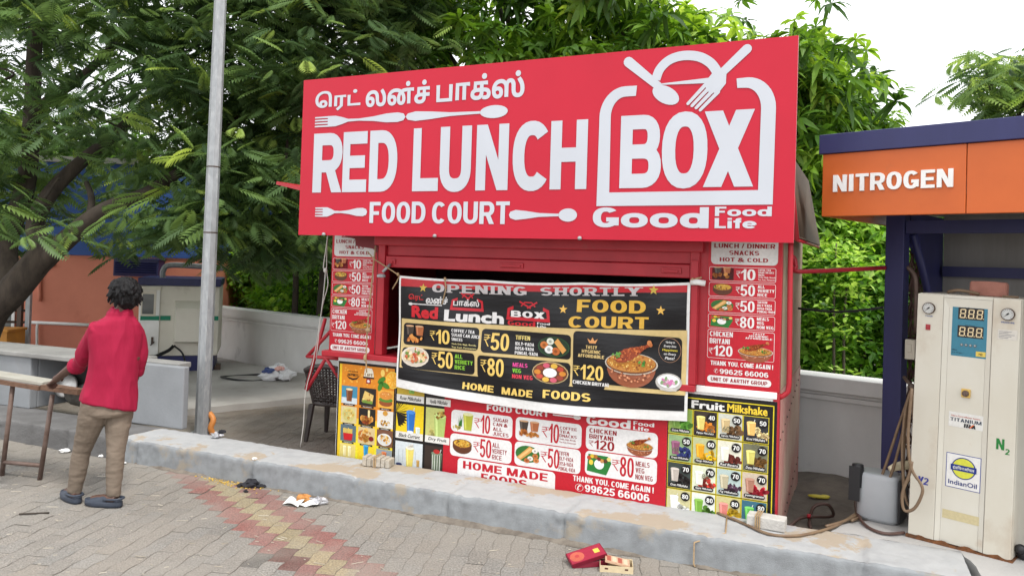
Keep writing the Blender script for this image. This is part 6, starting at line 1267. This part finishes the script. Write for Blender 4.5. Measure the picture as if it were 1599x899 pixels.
b.add([T @ Vector((x, y, .0232)) for x, y in ((.05, -.02), (.085, -.02), (.085, .02), (.05, .02))], [(0, 1, 2, 3)], col=lin((226, 196, 90)))
b.build('lid', M['print'], tx_, colattr=True)
p = onz(962, 888); tx_ = thing('sweet_box', 'open cream cardboard tray with brown print beside the maroon box', 'box', p, R(-6))
b = MB()
for a, c in (((-.10, -.06, 0), (.10, .06, .004)), ((-.10, -.06, .0041), (.10, -.056, .04)), ((-.10, .056, .0041), (.10, .06, .045)), ((-.10, -.0558, .0041), (-.096, .0558, .04)), ((.096, -.0558, .0041), (.1, .0558, .042))): b.box(a, c, col=lin((214, 196, 160)))
T = Matrix.Translation((.0, .0, .045)) @ Matrix.Rotation(R(10), 4, 'Y'); b.box((-.07, -.05, 0), (.08, .05, .012), T, col=lin((206, 170, 140)))
for k in range(4): b.add([T @ Vector((x, y, .0124)) for x, y in ((-.06+.034*k, -.04), (-.035+.034*k, -.04), (-.035+.034*k, .04), (-.06+.034*k, .04))], [(0, 1, 2, 3)], col=lin(((176, 90, 70), (220, 200, 170))[k % 2]))
for x in (-.06, .06): b.add([(x-.01, -.0604, .018), (x+.01, -.0604, .018), (x+.01, -.0604, .028), (x-.01, -.0604, .028)], [(0, 1, 2, 3)], col=lin((90, 50, 40)))
b.build('tray', M['print'], tx_, colattr=True)
b = MB(); q = onz(112, 799); q2 = onz(76, 806+4); b.tube([onz(77, 792+8, .006), onz(30, 802, .006)][::1], .006, 5); o = b.build('twig', M['bark']); label(o, 'thin dark twig lying on the pavers left of the shoes', 'twig')
# ================================================================== PERSON
M['skin'] = mat('brown_skin', (.105, .052, .036), .5, col2=(.08, .04, .028), vscale=10, bump=.05)
M['shirt'] = mat('crimson_shirt', (.33, .012, .046), .78, col2=(.27, .009, .036), vscale=6, bump=.55, bscale=9, stretch=(1.3, 1.3, .5), spec=.2)
M['trouser'] = mat('khaki_trousers', (.20, .158, .122), .85, col2=(.165, .13, .10), vscale=7, bump=.9, bscale=10, stretch=(.7, .7, 1.5), spec=.2)
M['hair'] = mat('black_hair', (.0055, .005, .0055), .6, bump=.35, bscale=70, spec=.22)
M['clog'] = mat('slate_blue_rubber', (.042, .052, .075), .55, col2=(.03, .038, .055), vscale=12)
PO = Vector((-3.01, 5.62, 0)); pe = thing('person', 'person in crimson shirt and khaki trousers seen from behind, gripping the table edge', 'person', PO)
hd = Vector((-.50, .866, 0)); rt = Vector((.866, .50, 0)); UP = Vector((0, 0, 1))
def pp(x, y, dy=0.0): return at(x, y, 5.62+dy) - PO
def oval(c, a, d, tilt=0, n=28, r=rt, f=hd, pw=.85):
    o = []
    for i in range(n):
        t = 2*math.pi*i/n; x = a*math.copysign(abs(math.cos(t))**pw, math.cos(t)); y = d*math.copysign(abs(math.sin(t))**pw, math.sin(t)); o.append(c + r*x + f*y + UP*(tilt*x))
    return o
def fuse(bb, name, m, parent, vox=.008, sm=4, wrinkle=0, wscale=8, strch=(1, 1, 1), seed=0.):
    o = bb.build(name, m); md = o.modifiers.new('r', 'REMESH'); md.mode = 'VOXEL'; md.voxel_size = vox; md.use_smooth_shade = True
    if sm: s_ = o.modifiers.new('s', 'SMOOTH'); s_.iterations = sm; s_.factor = .5
    bpy.context.view_layer.update(); me = bpy.data.meshes.new_from_object(o.evaluated_get(bpy.context.evaluated_depsgraph_get()))
    old = o.data; o.modifiers.clear(); o.data = me; bpy.data.meshes.remove(old); me.name = name
    if not me.materials: me.materials.append(m)
    if wrinkle:
        n = len(me.vertices); co = np.empty(n*3, 'f'); me.vertices.foreach_get('co', co); no = np.empty(n*3, 'f'); me.vertices.foreach_get('normal', no); co = co.reshape(-1, 3); no = no.reshape(-1, 3)
        d = np.array([mnoise.fractal(Vector((p[0]*strch[0], p[1]*strch[1], p[2]*strch[2]))*wscale + Vector((seed, 0, 0)), .6, 2.0, 3) for p in co]); ridge = 1-np.abs(d)*2.2
        co += no*(ridge*wrinkle)[:, None]; me.vertices.foreach_set('co', co.ravel()); me.update()
    me.polygons.foreach_set('use_smooth', [True]*len(me.polygons)); o.parent = parent; return o
sh_l = pp(151, 512, -.08); sh_r = pp(210, 514, .11); el_l = pp(131, 555, .06); el_r = pp(217, 559, .15); wr_l = pp(90, 590, .33); wr_r = pp(208, 598, .17)
# body: head, neck, torso, arms, hands, legs, feet as one skin
hc = pp(192, 460, .02); HS = .86; fd = Vector((-.93, .36, 0)).normalized()*HS; fr = Vector((fd.y, -fd.x, 0)); UP0 = UP; UP = UP*HS
HT = Matrix((( *fr, 0), (*fd, 0), (*UP, 0), (0, 0, 0, 1))).transposed()
b = MB()
b.ell(hc + UP*.02, (.076, .098, .105), HT); b.ell(hc + fd*.035 - UP*.045, (.055, .062, .07), HT); b.ell(hc + fd*.062 - UP*.088, (.03, .03, .026), HT)
b.ell(hc + fd*.098 - UP*.022, (.014, .02, .024), HT, 10, 7); b.ell(hc + fd*.088 + UP*.012, (.045, .016, .012), HT, 10, 7); b.ell(hc + fd*.09 - UP*.062, (.024, .014, .010), HT, 10, 7)
for s_ in (-1, 1): b.ell(hc + fr*.076*s_ - UP*.015 - fd*.008, (.012, .022, .034), HT, 10, 7); b.ell(hc + fd*.07 - UP*.028 + fr*.034*s_, (.024, .02, .02), HT, 10, 7)
UP = UP0; nk = pp(187, 500, .02); b.tube([nk, hc - UP*.06 - fd*.015], [.060, .052], 12)
for c, a, d in ((pp(185, 512), .07, .05), (pp(182, 526), .14, .08), (pp(180, 560), .165, .10), (pp(173, 610), .155, .105)): b.ell(c, (.0+a, d, .09), Matrix(((*rt, 0), (*hd, 0), (0, 0, 1, 0), (0, 0, 0, 1))).transposed())
b.tube([sh_l, el_l, wr_l], [.05, .041, .027], 10, sub=4); b.tube([sh_r, el_r, wr_r], [.05, .041, .027], 10, sub=4)
hp_l = pp(151, 632, -.05); hp_r = pp(187, 634, .06); kn_l = pp(128, 702, .02); kn_r = pp(181, 702, .0); an_l = pp(116, 768, .05); an_r = pp(177, 774, -.02)
b.tube([hp_l, kn_l, an_l], [.08, .05, .036], 10); b.tube([hp_r, kn_r, an_r], [.08, .05, .036], 10)
hl0 = onz(121, 786) - PO; tl0 = onz(93, 770) - PO; hr0 = onz(186, 791) - PO; tr0 = onz(153, 789) - PO
for h_, t_ , an in ((hl0, tl0, an_l), (hr0, tr0, an_r)):
    d = (t_-h_).normalized(); h2 = h_ + d*.01; b.tube([an, h2 + d*.035 + UP*.06], [.036, .036], 10); b.tube([h2 + d*.02 + UP*.045, h2 + d*.12 + UP*.05, h2 + d*.2 + UP*.04], [.033, .036, .03], 10)
# left hand closed over the rail, right hand relaxed in front of the hip
def hand(bb, wr, along, back, L=.185, curl=1.0, side=1):
    al = along.normalized(); bk_ = (back - al*back.dot(al)).normalized(); sd_ = al.cross(bk_)*side
    palm = wr + al*L*.26; T = Matrix(((*sd_, 0), (*al, 0), (*bk_, 0), (0, 0, 0, 1))).transposed()
    bb.ell(palm, (.041, .055, .017), T, 14, 9); bb.tube([wr - al*.02, wr + al*.03], [.028, .03], 10)
    for k, (off, ln) in enumerate(((-.031, .078), (-.0105, .088), (.0105, .082), (.030, .064))):
        p0 = palm + sd_*off + al*.03; p1 = p0 + al*ln*.42 + bk_*.006; p2 = p1 + al*ln*.22*(1.2-curl*.7) - bk_*ln*.34*curl; p3 = p2 - bk_*ln*.30*curl + al*ln*(.3*(1-curl) - .02)
        bb.tube([p0, p1, p2, p3], [.0105, .0098, .0088, .0072], 8, sub=2); bb.ell(p1, (.0112,)*3, n=8, m=6)
    q0 = palm - sd_*.033 - al*.03; q1 = q0 - sd_*.026 + al*.026 - bk_*.012; q2 = q1 + al*.030 - bk_*.018*curl + sd_*.006; bb.tube([q0, q1, q2], [.0135, .0115, .009], 8, sub=2)
hand(b, wr_l, pp(70, 606, .44) - wr_l, UP*1.0 + Vector((-.2, -.35, 0)), curl=1.0, side=-1)
hand(b, wr_r, Vector((-.35, .35, -.75)), Vector((.3, .6, .1)), curl=.55, side=1)
fuse(b, 'body', M['skin'], pe, .0058, 3)
# hair
b = MB(); rr = random.Random(5); UP = UP0*HS; HC = hc + UP*.032 - fd*.02
b.ell(HC, (.118, .122, .120), HT); b.ell(HC - fd*.03 - UP*.06, (.094, .086, .088), HT); b.ell(HC - fd*.035 - UP*.10, (.07, .06, .06), HT); b.ell(HC + fd*.07 + UP*.05, (.075, .055, .055), HT)
for i in range(230):
    a = rr.uniform(0, 6.283); e = rr.uniform(-.8, 1.5); d = Vector((math.cos(a)*math.cos(e), math.sin(a)*math.cos(e), math.sin(e))); wd = HT.to_3x3() @ Vector((d.x*.116, d.y*.12, d.z*.118))
    fwd = wd.normalized().dot(fd)/HS
    if fwd > .45 and e < .55: continue
    if e < -.6 and fwd > -.05: continue
    p = HC + wd*.98; b.tube([p - wd.normalized()*.01 + UP*.012, p + wd.normalized()*.004 - UP*.012, p + wd.normalized()*rr.uniform(.006, .024) - UP*rr.uniform(.03, .055) + Vector((rr.uniform(-.014, .014), rr.uniform(-.014, .014), 0))], [.014, .014, .004], 6)
UP = UP0; fuse(b, 'hair', M['hair'], pe, .0042, 1, .004, 26, (1, 1, .45), seed=4)
# shirt
b = MB()
rg = [(pp(187, 491, .02), .068, .062, 0), (pp(186, 496), .098, .076, 0), (pp(184, 500), .128, .088, 0), (pp(182, 506), .160, .098, 0), (pp(180.5, 520), .176, .108, 0), (pp(179, 545), .169, .112, 0), (pp(176, 575), .163, .114, 0), (pp(173, 600), .172, .12, -.03), (pp(171, 618), .182, .130, -.10), (pp(170, 632), .186, .134, -.24)]
b.rings([oval(*q) for q in rg])
for s_, e_, cf, dy in ((sh_l, el_l, pp(119, 573, .15), 0), (sh_r, el_r, pp(213, 579, .18), 0)):
    b.tube([s_ + (rt*.025 if s_ is sh_l else -rt*.025), s_.lerp(e_, .4), e_, cf], [.074, .065, .056, .052], 14, sub=3)
    d = (cf-e_).normalized(); b.tube([cf - d*.035, cf + d*.012], [.060, .060], 14)
cl = [oval(pp(186, 497, .02), .092, .08), oval(pp(188, 488, .02), .074, .068), oval(pp(189.5, 480, .02), .064, .060)]; b.rings(cl); b.rings([oval(pp(187, 492, .02), .084, .078), oval(pp(188, 486.5, .02), .078, .073)])
shirt = fuse(b, 'shirt', M['shirt'], pe, .0065, 3, .010, 3.6, (1.25, 1.25, .4), 2.)
# trousers
b = MB()
b.rings([oval(pp(172, 610), .135, .10), oval(pp(171, 626), .150, .112), oval(pp(171, 643), .156, .118), oval(pp(170, 648), .12, .11)])
b.tube([hp_l + UP*.03, hp_l.lerp(kn_l, .3), hp_l.lerp(kn_l, .65), kn_l, kn_l.lerp(an_l, .4), an_l.lerp(kn_l, .2), an_l], [.104, .094, .076, .063, .060, .050, .046], 16, sub=2)
b.tube([hp_r + UP*.03, hp_r.lerp(kn_r, .3), hp_r.lerp(kn_r, .65), kn_r, kn_r.lerp(an_r, .4), an_r.lerp(kn_r, .2), an_r], [.102, .092, .075, .062, .059, .050, .046], 16, sub=2)
fuse(b, 'trousers', M['trouser'], pe, .0065, 3, .003, 7.5, (.8, .8, 1.3), 7.)
for h_, t_ in ((hl0, tl0), (hr0, tr0)):
    d = (t_-h_).normalized(); s_ = Vector((-d.y, d.x, 0)); Lf = .275; h2 = h_ - d*.02
    b = MB(); rs = []
    for z, k in ((.002, .96), (.018, 1.03), (.034, 1.0), (.042, .93)):
        rs.append([h2 + d*(Lf*u) + s_*(wv*k) + UP*(z+.012*max(0, u-.7)*3) for u, wv in [((.5-.5*math.cos(t)*(1.0)), .046*math.copysign(abs(math.sin(t))**.7, math.sin(t))*(1.0+.22*(1-math.cos(t))/2)) for t in [2*math.pi*i/28 for i in range(28)]]])
    b.rings(rs, smooth=True); so_ = b.build('clog', M['clog'], pe)
    b = MB(); rs = []
    for u, hw, hh in ((.36, .042, .078), (.5, .048, .082), (.68, .052, .072), (.84, .048, .06), (.96, .032, .045), (1.0, .015, .03)):
        rs.append([h2 + d*(Lf*u) + s_*(hw*math.cos(t)) + UP*(.03 + (hh-.03)*math.sin(t)) for t in [math.pi*i/12 for i in range(13)]])
    n = 13; vs = [p for r_ in rs for p in r_]; b.add(vs, [(j*n+i, (j+1)*n+i, (j+1)*n+i+1, j*n+i+1) for j in range(5) for i in range(n-1)], smooth=True); b.build('upper', M['clog'], so_)
    b = MB(); b.tube([h2 + d*Lf*.42 + s_*.045 + UP*.06, h2 + d*.02 + s_*.036 + UP*.062, h2 + d*-.008 + UP*.066, h2 + d*.02 - s_*.036 + UP*.062, h2 + d*Lf*.42 - s_*.045 + UP*.06], .009, 6, sub=4); b.build('heel_strap', M['clog'], so_)

# ================================================================== VEGETATION
def frond_template(npair=9, Lp=.36):
    V = []; F = []; 
    def rach(t): return np.array((t, 0, -.22*t*t))
    for k in range(npair):
        t = .12 + .84*k/(npair-1); c = rach(t); ln = Lp*(math.sin(math.pi*(.14+.80*k/(npair-1)))**.7)
        for s_ in (-1, 1):
            dirv = np.array((.52, s_*.85, -.10)); dirv /= np.linalg.norm(dirv); tip = c + dirv*ln + np.array((0, 0, -.16*ln)); mid = c + dirv*ln*.5 + np.array((0, 0, .02)); wv = np.array((.85, -s_*.52, 0))*ln*.155
            o = len(V); V += [c, mid - wv, tip, mid + wv]; F.append((o, o+1, o+2, o+3) if s_ > 0 else (o+3, o+2, o+1, o))
    o = len(V); V += [rach(0)+np.array((0, .006, 0)), rach(0)-np.array((0, .006, 0)), rach(1)-np.array((0, .004, 0)), rach(1)+np.array((0, .004, 0))]; F.append((o, o+1, o+2, o+3))
    return np.array(V), np.array(F)
def rosette_template(n=11, seed=1):
    r = random.Random(seed); V = []; F = []
    for k in range(n):
        a = 2*math.pi*k/n*1.618*3.1 + r.uniform(-.3, .3); el = r.uniform(-.55, .75); ln = r.uniform(.75, 1.1); w_ = ln*r.uniform(.11, .14)
        h = np.array((math.cos(a), math.sin(a), 0)); s_ = np.array((-math.sin(a), math.cos(a), 0)); pts = []
        for t in (0, .33, .68, 1): pts.append(h*(ln*t*math.cos(el)*(1-.12*t)) + np.array((0, 0, ln*(math.sin(el)*t - .55*t*t))))
        o = len(V); ws = (.12, 1, .85, .02)
        for p, q in zip(pts, ws): V += [p + s_*w_*q + np.array((0, 0, .02*q)), p, p - s_*w_*q + np.array((0, 0, .02*q))]
        for j in range(3):
            for i in range(2): F.append((o+j*3+i, o+j*3+i+1, o+(j+1)*3+i+1, o+(j+1)*3+i))
    return np.array(V), np.array(F)
def broad_template(n=9, seed=3):
    r = random.Random(seed); V = []; F = []
    for k in range(n):
        c = np.array((r.gauss(0, .5), r.gauss(0, .5), r.gauss(0, .45))); a = r.uniform(0, 6.28); el = r.uniform(-.8, .3); h = np.array((math.cos(a)*math.cos(el), math.sin(a)*math.cos(el), math.sin(el))); s_ = np.array((-math.sin(a), math.cos(a), r.uniform(-.3, .3))); ln = r.uniform(.5, .9); w_ = ln*r.uniform(.25, .36)
        o = len(V); m_ = c + h*ln*.45; V += [c, m_ + s_*w_, c + h*ln + np.array((0, 0, -.12)), m_ - s_*w_]; F.append((o, o+1, o+2, o+3))
    return np.array(V), np.array(F)
T_FR = [frond_template(11), frond_template(13, .31), frond_template(9, .40)]; T_RO = [rosette_template(11, k) for k in range(4)]; T_BR = [broad_template(10, k) for k in range(4)]
def rotm(yaw, pitch, roll):
    cy, sy = np.cos(yaw), np.sin(yaw); cp, sp = np.cos(pitch), np.sin(pitch); cr, sr = np.cos(roll), np.sin(roll); z = np.zeros_like(cy); o = z+1
    A = np.stack([np.stack([cy, -sy, z], -1), np.stack([sy, cy, z], -1), np.stack([z, z, o], -1)], -2)
    B = np.stack([np.stack([cp, z, sp], -1), np.stack([z, o, z], -1), np.stack([-sp, z, cp], -1)], -2)
    C = np.stack([np.stack([o, z, z], -1), np.stack([z, cr, -sr], -1), np.stack([z, sr, cr], -1)], -2)
    return A @ B @ C
def scatter(name, pts, temps, scale, palette, parent=None, pitch=(-.1, .5), roll=.35, yaw=None, m=None, young=.12, clump=None):
    pts = np.asarray(pts); n = len(pts); Vs = []; Fs = []; Cs = []; o = 0
    pal = np.array([lin(c) for c in palette]); which = rng.integers(0, len(temps), n)
    for ti, (tv, tf) in enumerate(temps):
        idx = np.where(which == ti)[0]; k = len(idx)
        if not k: continue
        Rm = rotm(rng.uniform(0, 6.283, k) if yaw is None else yaw[idx], rng.uniform(pitch[0], pitch[1], k), rng.normal(0, roll, k)); s_ = scale*rng.uniform(.7, 1.25, k)
        V = np.einsum('kij,vj->kvi', Rm, tv)*s_[:, None, None] + pts[idx][:, None, :]
        base_ = clump[idx] if clump is not None else rng.random(k)
        ci = np.clip(base_ + rng.normal(0, .13, k), 0, .999)*(len(pal)-1); lo = ci.astype(int); fr_ = (ci-lo)[:, None]; c = pal[lo]*(1-fr_) + pal[np.minimum(lo+1, len(pal)-1)]*fr_
        c = c[:, None, :]*rng.uniform(.82, 1.18, (k, len(tv), 1))
        Vs.append(V.reshape(-1, 3)); Cs.append(c.reshape(-1, 3)); F = tf[None] + (np.arange(k)*len(tv))[:, None, None] + o; Fs.append(F.reshape(-1, 4)); o += k*len(tv)
    return mesh_np(name, np.concatenate(Vs), np.concatenate(Fs), m or M['leaf'], np.concatenate(Cs), parent)
def limb(bb, pts, r0, r1, wob=.04):
    P = [Vector(p) for p in pts]; n = len(P); bb.tube(P, [r0+(r1-r0)*i/(n-1) for i in range(n)], 9, sub=5)
DARKG = [(68, 92, 58), (86, 112, 68), (106, 134, 78), (130, 156, 84), (160, 182, 92)]
MANG = [(44, 70, 28), (66, 100, 38), (94, 132, 50), (134, 170, 66), (182, 206, 98)]
BUSH = [(58, 96, 34), (84, 130, 46), (116, 164, 60), (152, 194, 80), (186, 216, 112)]
def clusters_px(n, region, Y, reject=None):
    out = []
    while len(out) < n:
        x = random.uniform(region[0], region[2]); y = random.uniform(region[1], region[3])
        if reject and reject(x, y): continue
        out.append(at(x, y, random.uniform(*(Y(x) if callable(Y) else Y))))
    return out
def around(cs, per, rad, flat=.6):
    P = []; K = []
    for c in cs:
        k = random.random()
        for _ in range(per): P.append((c.x+random.gauss(0, rad), c.y+random.gauss(0, rad), c.z+random.gauss(0, rad*flat))); K.append(k)
    return np.array(P), np.array(K)

# the big feathery tree on the left
tr = thing('feathery_tree', 'big dark feathery leaved tree spreading over the orange and blue shop', 'tree', (at(-30, 560, 9.6).x, 9.6, 0))
tb_ = tr.location.copy()
q = lambda x, y, Y: at(x, y, Y) - tb_
b = MB()
limb(b, [(-.25, .1, -.02), q(-20, 500, 9.6), q(22, 452, 9.5), q(62, 405, 9.5), q(85, 375, 9.5)], .22, .15)
limb(b, [q(60, 415, 9.5), q(110, 368, 9.4), q(150, 336, 9.3), q(190, 316, 9.3), q(232, 300, 9.4), q(300, 255, 9.7), q(360, 215, 10.2)], .13, .05)
limb(b, [q(70, 395, 9.5), q(55, 350, 9.7), q(80, 300, 9.9), q(130, 250, 10.1), q(178, 212, 10.3), q(240, 150, 10.6), q(300, 90, 11)], .125, .045)
limb(b, [q(20, 455, 9.6), q(10, 380, 9.8), q(40, 290, 10), q(50, 180, 10.2), q(55, 60, 10.4), q(70, -60, 10.6)], .14, .08)
limb(b, [q(50, 180, 10.2), q(85, 150, 10.3), q(130, 118, 10.4), q(190, 60, 10.7), q(250, 10, 11)], .085, .035)
limb(b, [q(140, 340, 9.35), q(143, 310, 9.5), q(135, 285, 9.7)], .05, .03)
limb(b, [q(330, 240, 9.9), q(400, 130, 10.5), q(470, 100, 10.8), q(540, 60, 11.2), q(620, 30, 11.5)], .09, .03)
limb(b, [q(300, 255, 9.7), q(380, 180, 10), q(440, 150, 10.2), q(470, 120, 10.4)], .07, .03)
for k in range(46):
    x = random.uniform(-40, 560); y = random.uniform(-60, 330); Y = random.uniform(9.3, 11.8); limb(b, [q(x, y, Y), q(x+random.uniform(-30, 30), y-random.uniform(5, 30), Y+.1), q(x+random.uniform(-60, 60), y-random.uniform(20, 60), Y+.2)], .022, .008)
b.build('trunk', M['bark'], tr)
def rejA(x, y):
    if x > 470 and y > 150: return True
    if x > 560 and y > 110+(640-x)*.4: return True
    low = 380 if x < 60 else 350 if x < 190 else 375 if x < 250 else 365 if x < 330 else 395
    if y > low + 8*math.sin(x*.11): return True
    if 60 < x < 245 and 205 < y < 350 and random.random() < .6: return True
    if 0 < x < 330 and 20 < y < 215 and random.random() < .34: return True
    if 10 < x < 75 and 40 < y < 150 and random.random() < .6: return True
    if y > 285 and x < 330 and random.random() < .35: return True
    return False
cs = clusters_px(490, (-90, -150, 650, 400), lambda x: (8.6, 12.4) if x < 250 else (8.6, 10.9), rejA)
Pt, K = around(cs, 17, .27, .40)
K = np.where(rng.random(len(K)) < .93, K*.6, .7+.25*K)
o = scatter('crown', Pt - np.array(tb_), T_FR, .37, DARKG, tr, (-.05, .55), .3, clump=K)

# mango trees behind the stall
def mango(lab, base, region, Y, nC, rej, trunk_px, per=8, rad=.26, sc=.27):
    t = thing('mango_tree', lab, 'tree', (base[0], base[1], 0), group='mango trees behind the stall'); B0 = Vector((base[0], base[1], 0))
    cs = clusters_px(nC, region, Y, rej); cen = sum(cs, Vector())/len(cs) - B0
    b = MB(); fork_ = Vector((0, 0, max(1.2, cen.z*.45))); limb(b, [(0, 0, -.02), (.05, .05, fork_.z*.5), fork_], .2, .15)
    for c in random.sample(cs, min(16, len(cs))): e = c-B0; m_ = fork_.lerp(e, .5) + Vector((0, 0, .3)); limb(b, [fork_, m_, e], .08, .015)
    b.build('trunk', M['mangobark'], t)
    Pt, K = around(cs, per, rad, .8); zz = Pt[:, 2]; K = np.clip(.18 + .55*K + .25*(rng.random(len(K)) < .12), 0, 1)
    scatter('crown', Pt - np.array(B0), T_RO, sc, MANG, t, (-.5, .5), .4, clump=K)
    return t
mango('broad mango tree directly behind the middle of the red sign board', (.3, 11.2), (600, -110, 960, 240), (9.3, 12.2), 130, lambda x, y: x < 640 and y > 60, None)
mango('mango tree with pale green leaf tips above the BOX end of the sign', (2.3, 10.8), (900, -70, 1240, 240), (9.0, 11.6), 105, lambda x, y: (x > 1040 and y < 14 + (x-1040)*.5) or (x > 1110 and y < 75), None)
def rejR(x, y):
    lim = 1288 + (40 if 90 < y < 200 else 0) + (44 if y > 160 else 0) - max(0, 90-y)*.15
    if x > lim: return True
    return y < 45 + abs(x-1300)*.55 and y < 70 or y > 330
mango('slender mango tree rising between the sign and the orange booth', (4.2, 9.6), (1215, 30, 1372, 340), (8.3, 10.2), 82, rejR, None, 8, .2, .25)

# feathery tree beyond the booth
t = thing('feathery_tree', 'distant feathery tree showing above the navy roof edge of the booth', 'tree', (8.9, 13.4, 0)); B0 = Vector((8.9, 13.4, 0)); b = MB()
limb(b, [(0, 0, -.02), (-.1, 0, 2), (-.2, 0, 3.6), (-.4, 0, 4.6)], .22, .1)
cs = []
while len(cs) < 60:
    x = random.uniform(1505, 1740); y = random.uniform(60, 240)
    top = 98 - (x-1490)*.30 if x < 1600 else 64
    if y < top+6 or (x < 1560 and y > 118+(x-1500)*1.0): continue
    cs.append(at(x, y, random.uniform(12.3, 14.6)))
for c in random.sample(cs, 14): limb(b, [(-.25, 0, 3.8), Vector((-.3, 0, 4.2)).lerp(c-B0, .5), c-B0], .07, .015)
b.build('trunk', M['bark'], t)
Pt, K = around(cs, 9, .26, .35); scatter('crown', Pt - np.array(B0), T_FR, .52, DARKG, t, (-.05, .5), .3, clump=np.clip(K*.8+.15*(rng.random(len(K)) < .3), 0, 1))

# bushes and saplings behind the boundary wall
M['stem'] = mat('stem', (.09, .075, .055), .9)
def bush(lab, x, y, w_, d_, h, z0=.2, n=60, per=9, sc=.15, pal=BUSH, nm='shrub'):
    t = thing(nm, lab, 'shrub', (x, y, 0), group='shrubs behind the boundary wall'); cs = []
    for _ in range(n):
        a = random.uniform(0, 6.28); r = math.sqrt(random.random()); z = random.random(); rr_ = 1-.45*z; cs.append(Vector((w_*r*rr_*math.cos(a), d_*r*rr_*math.sin(a), z0+(h-z0)*z**.9)))
    b = MB()
    for k in range(9): c = random.choice(cs); limb(b, [(c.x*.25+random.uniform(-.1, .1), c.y*.25, -.02), (c.x*.6, c.y*.6, c.z*.55), c], .022, .006)
    b.build('stem', M['stem'], t)
    Pt, K = around(cs, per, .17, .8); ok = (Pt[:, 1]+y) > 9.25 - .82*(Pt[:, 0]+x) + .42; Pt = Pt[ok]; K = K[ok]; scatter('foliage', Pt, T_BR, sc, pal, t, (-.6, .6), .5, clump=np.clip(.15+.75*K, 0, 1)); return t
LB = [(92, 132, 52), (122, 164, 64), (152, 194, 84), (190, 222, 112)]
DB = [(34, 56, 26), (50, 80, 32), (74, 110, 42), (110, 148, 60)]
bush('bright green shrub behind the wall between generator and steel pole', at(365, 450, 15.6).x, 15.6, 1.3, .9, 2.5, n=130, pal=LB)
bush('sunlit leafy shrub behind the wall in the gap left of the stall', at(420, 450, 14.9).x, 14.9, 1.1, .9, 2.3, n=120, pal=LB)
bush('taller shrub with thin stems just left of the stall', at(485, 420, 13.6).x, 13.7, 1.0, 1.0, 2.7, n=95)
bush('dark shrub filling the wall corner behind the stall left end', at(560, 420, 12.4).x, 12.8, 1.1, .9, 2.7, n=80, pal=DB)
bush('tall bright shrub beside the corrugated stall side', at(1262, 450, 8.6).x, 9.0, .6, .6, 2.5, n=75, sc=.14)
bush('leafy shrub under the orange fascia, in front of the saplings', at(1325, 470, 8.2).x, 8.5, .7, .5, 2.1, n=85, sc=.14)
bush('dense shrub behind the navy booth post', at(1385, 440, 8.2).x, 8.7, .75, .6, 2.5, n=80, sc=.14)
bush('dark shrub high behind the fascia left end', at(1300, 380, 10.2).x, 10.6, .9, .8, 3.1, n=90, sc=.15, pal=DB)
bush('dark shrub behind the lattice gate', at(1440, 430, 8.4).x, 8.3, .7, .6, 2.2, n=60, sc=.14, pal=DB)
# bare sapling stems in the gap right of the stall and left of it
for k, (x, y0, y1, Y) in enumerate(((1306, 580, 380, 7.9), (1322, 585, 410, 7.9))):
    t = thing('sapling', ('thin bare sapling with a straight stem, nearer the stall', 'thin bare sapling with a bent stem, nearer the booth')[k], 'sapling', (at(x, y0, Y).x, Y, 0), group='saplings behind the wall'); B0 = t.location.copy(); b = MB()
    limb(b, [(0, 0, -.02), at(x-4, (y0+y1)/2, Y)-B0, at(x+8*k, y1, Y)-B0], .018, .007); b.build('stem', M['stem'], t)
    Pt, K = around([at(x+random.uniform(-28, 28), random.uniform(y1, y0-60), Y) for _ in range(14)], 4, .07, 1); scatter('foliage', Pt-np.array(B0), T_BR, .11, BUSH, t, clump=K)
for k, (x, Y, lab) in enumerate(((456, 12.6, 'slim dark tree stem behind the wall left of the hanging cable'), (497, 12.2, 'slim leaning tree stem behind the hanging cable'))):
    t = thing('young_tree', lab, 'tree', (at(x, 500, Y).x, Y, 0)); B0 = t.location.copy(); b = MB(); limb(b, [(0, 0, -.02), at(x+6, 430, Y)-B0, at(x-10+30*k, 330, Y)-B0, at(x-20+20*k, 240, Y)-B0], .06, .025); b.build('trunk', M['bark'], t)
    Pt, K = around([at(x+random.uniform(-40, 40), random.uniform(225, 330), Y+random.uniform(-.3, .3)) for _ in range(12)], 8, .2, .6); scatter('crown', Pt-np.array(B0), T_FR, .38, DARKG, t, clump=K*.6)
# far wood closing the view behind everything
cs = [Vector((random.uniform(-16, 15), random.uniform(17, 22), random.uniform(.2, 1)**.8*4.6)) for _ in range(900)]
cs = [c for c in cs if not (c.x > 3.2 and c.z > 2.6 + .05*abs(c.x)) and not (c.x < -4.5 and c.z > 4.4)]
Pt, K = around(cs, 9, .5, .8); o = scatter('far_wood', Pt, T_BR, .42, DB, None, (-.6, .6), .5, clump=np.clip(K*.7, 0, 1)); o['kind'] = 'stuff'; label(o, 'dark green wood in the distance behind wall and shrubs', 'wood')
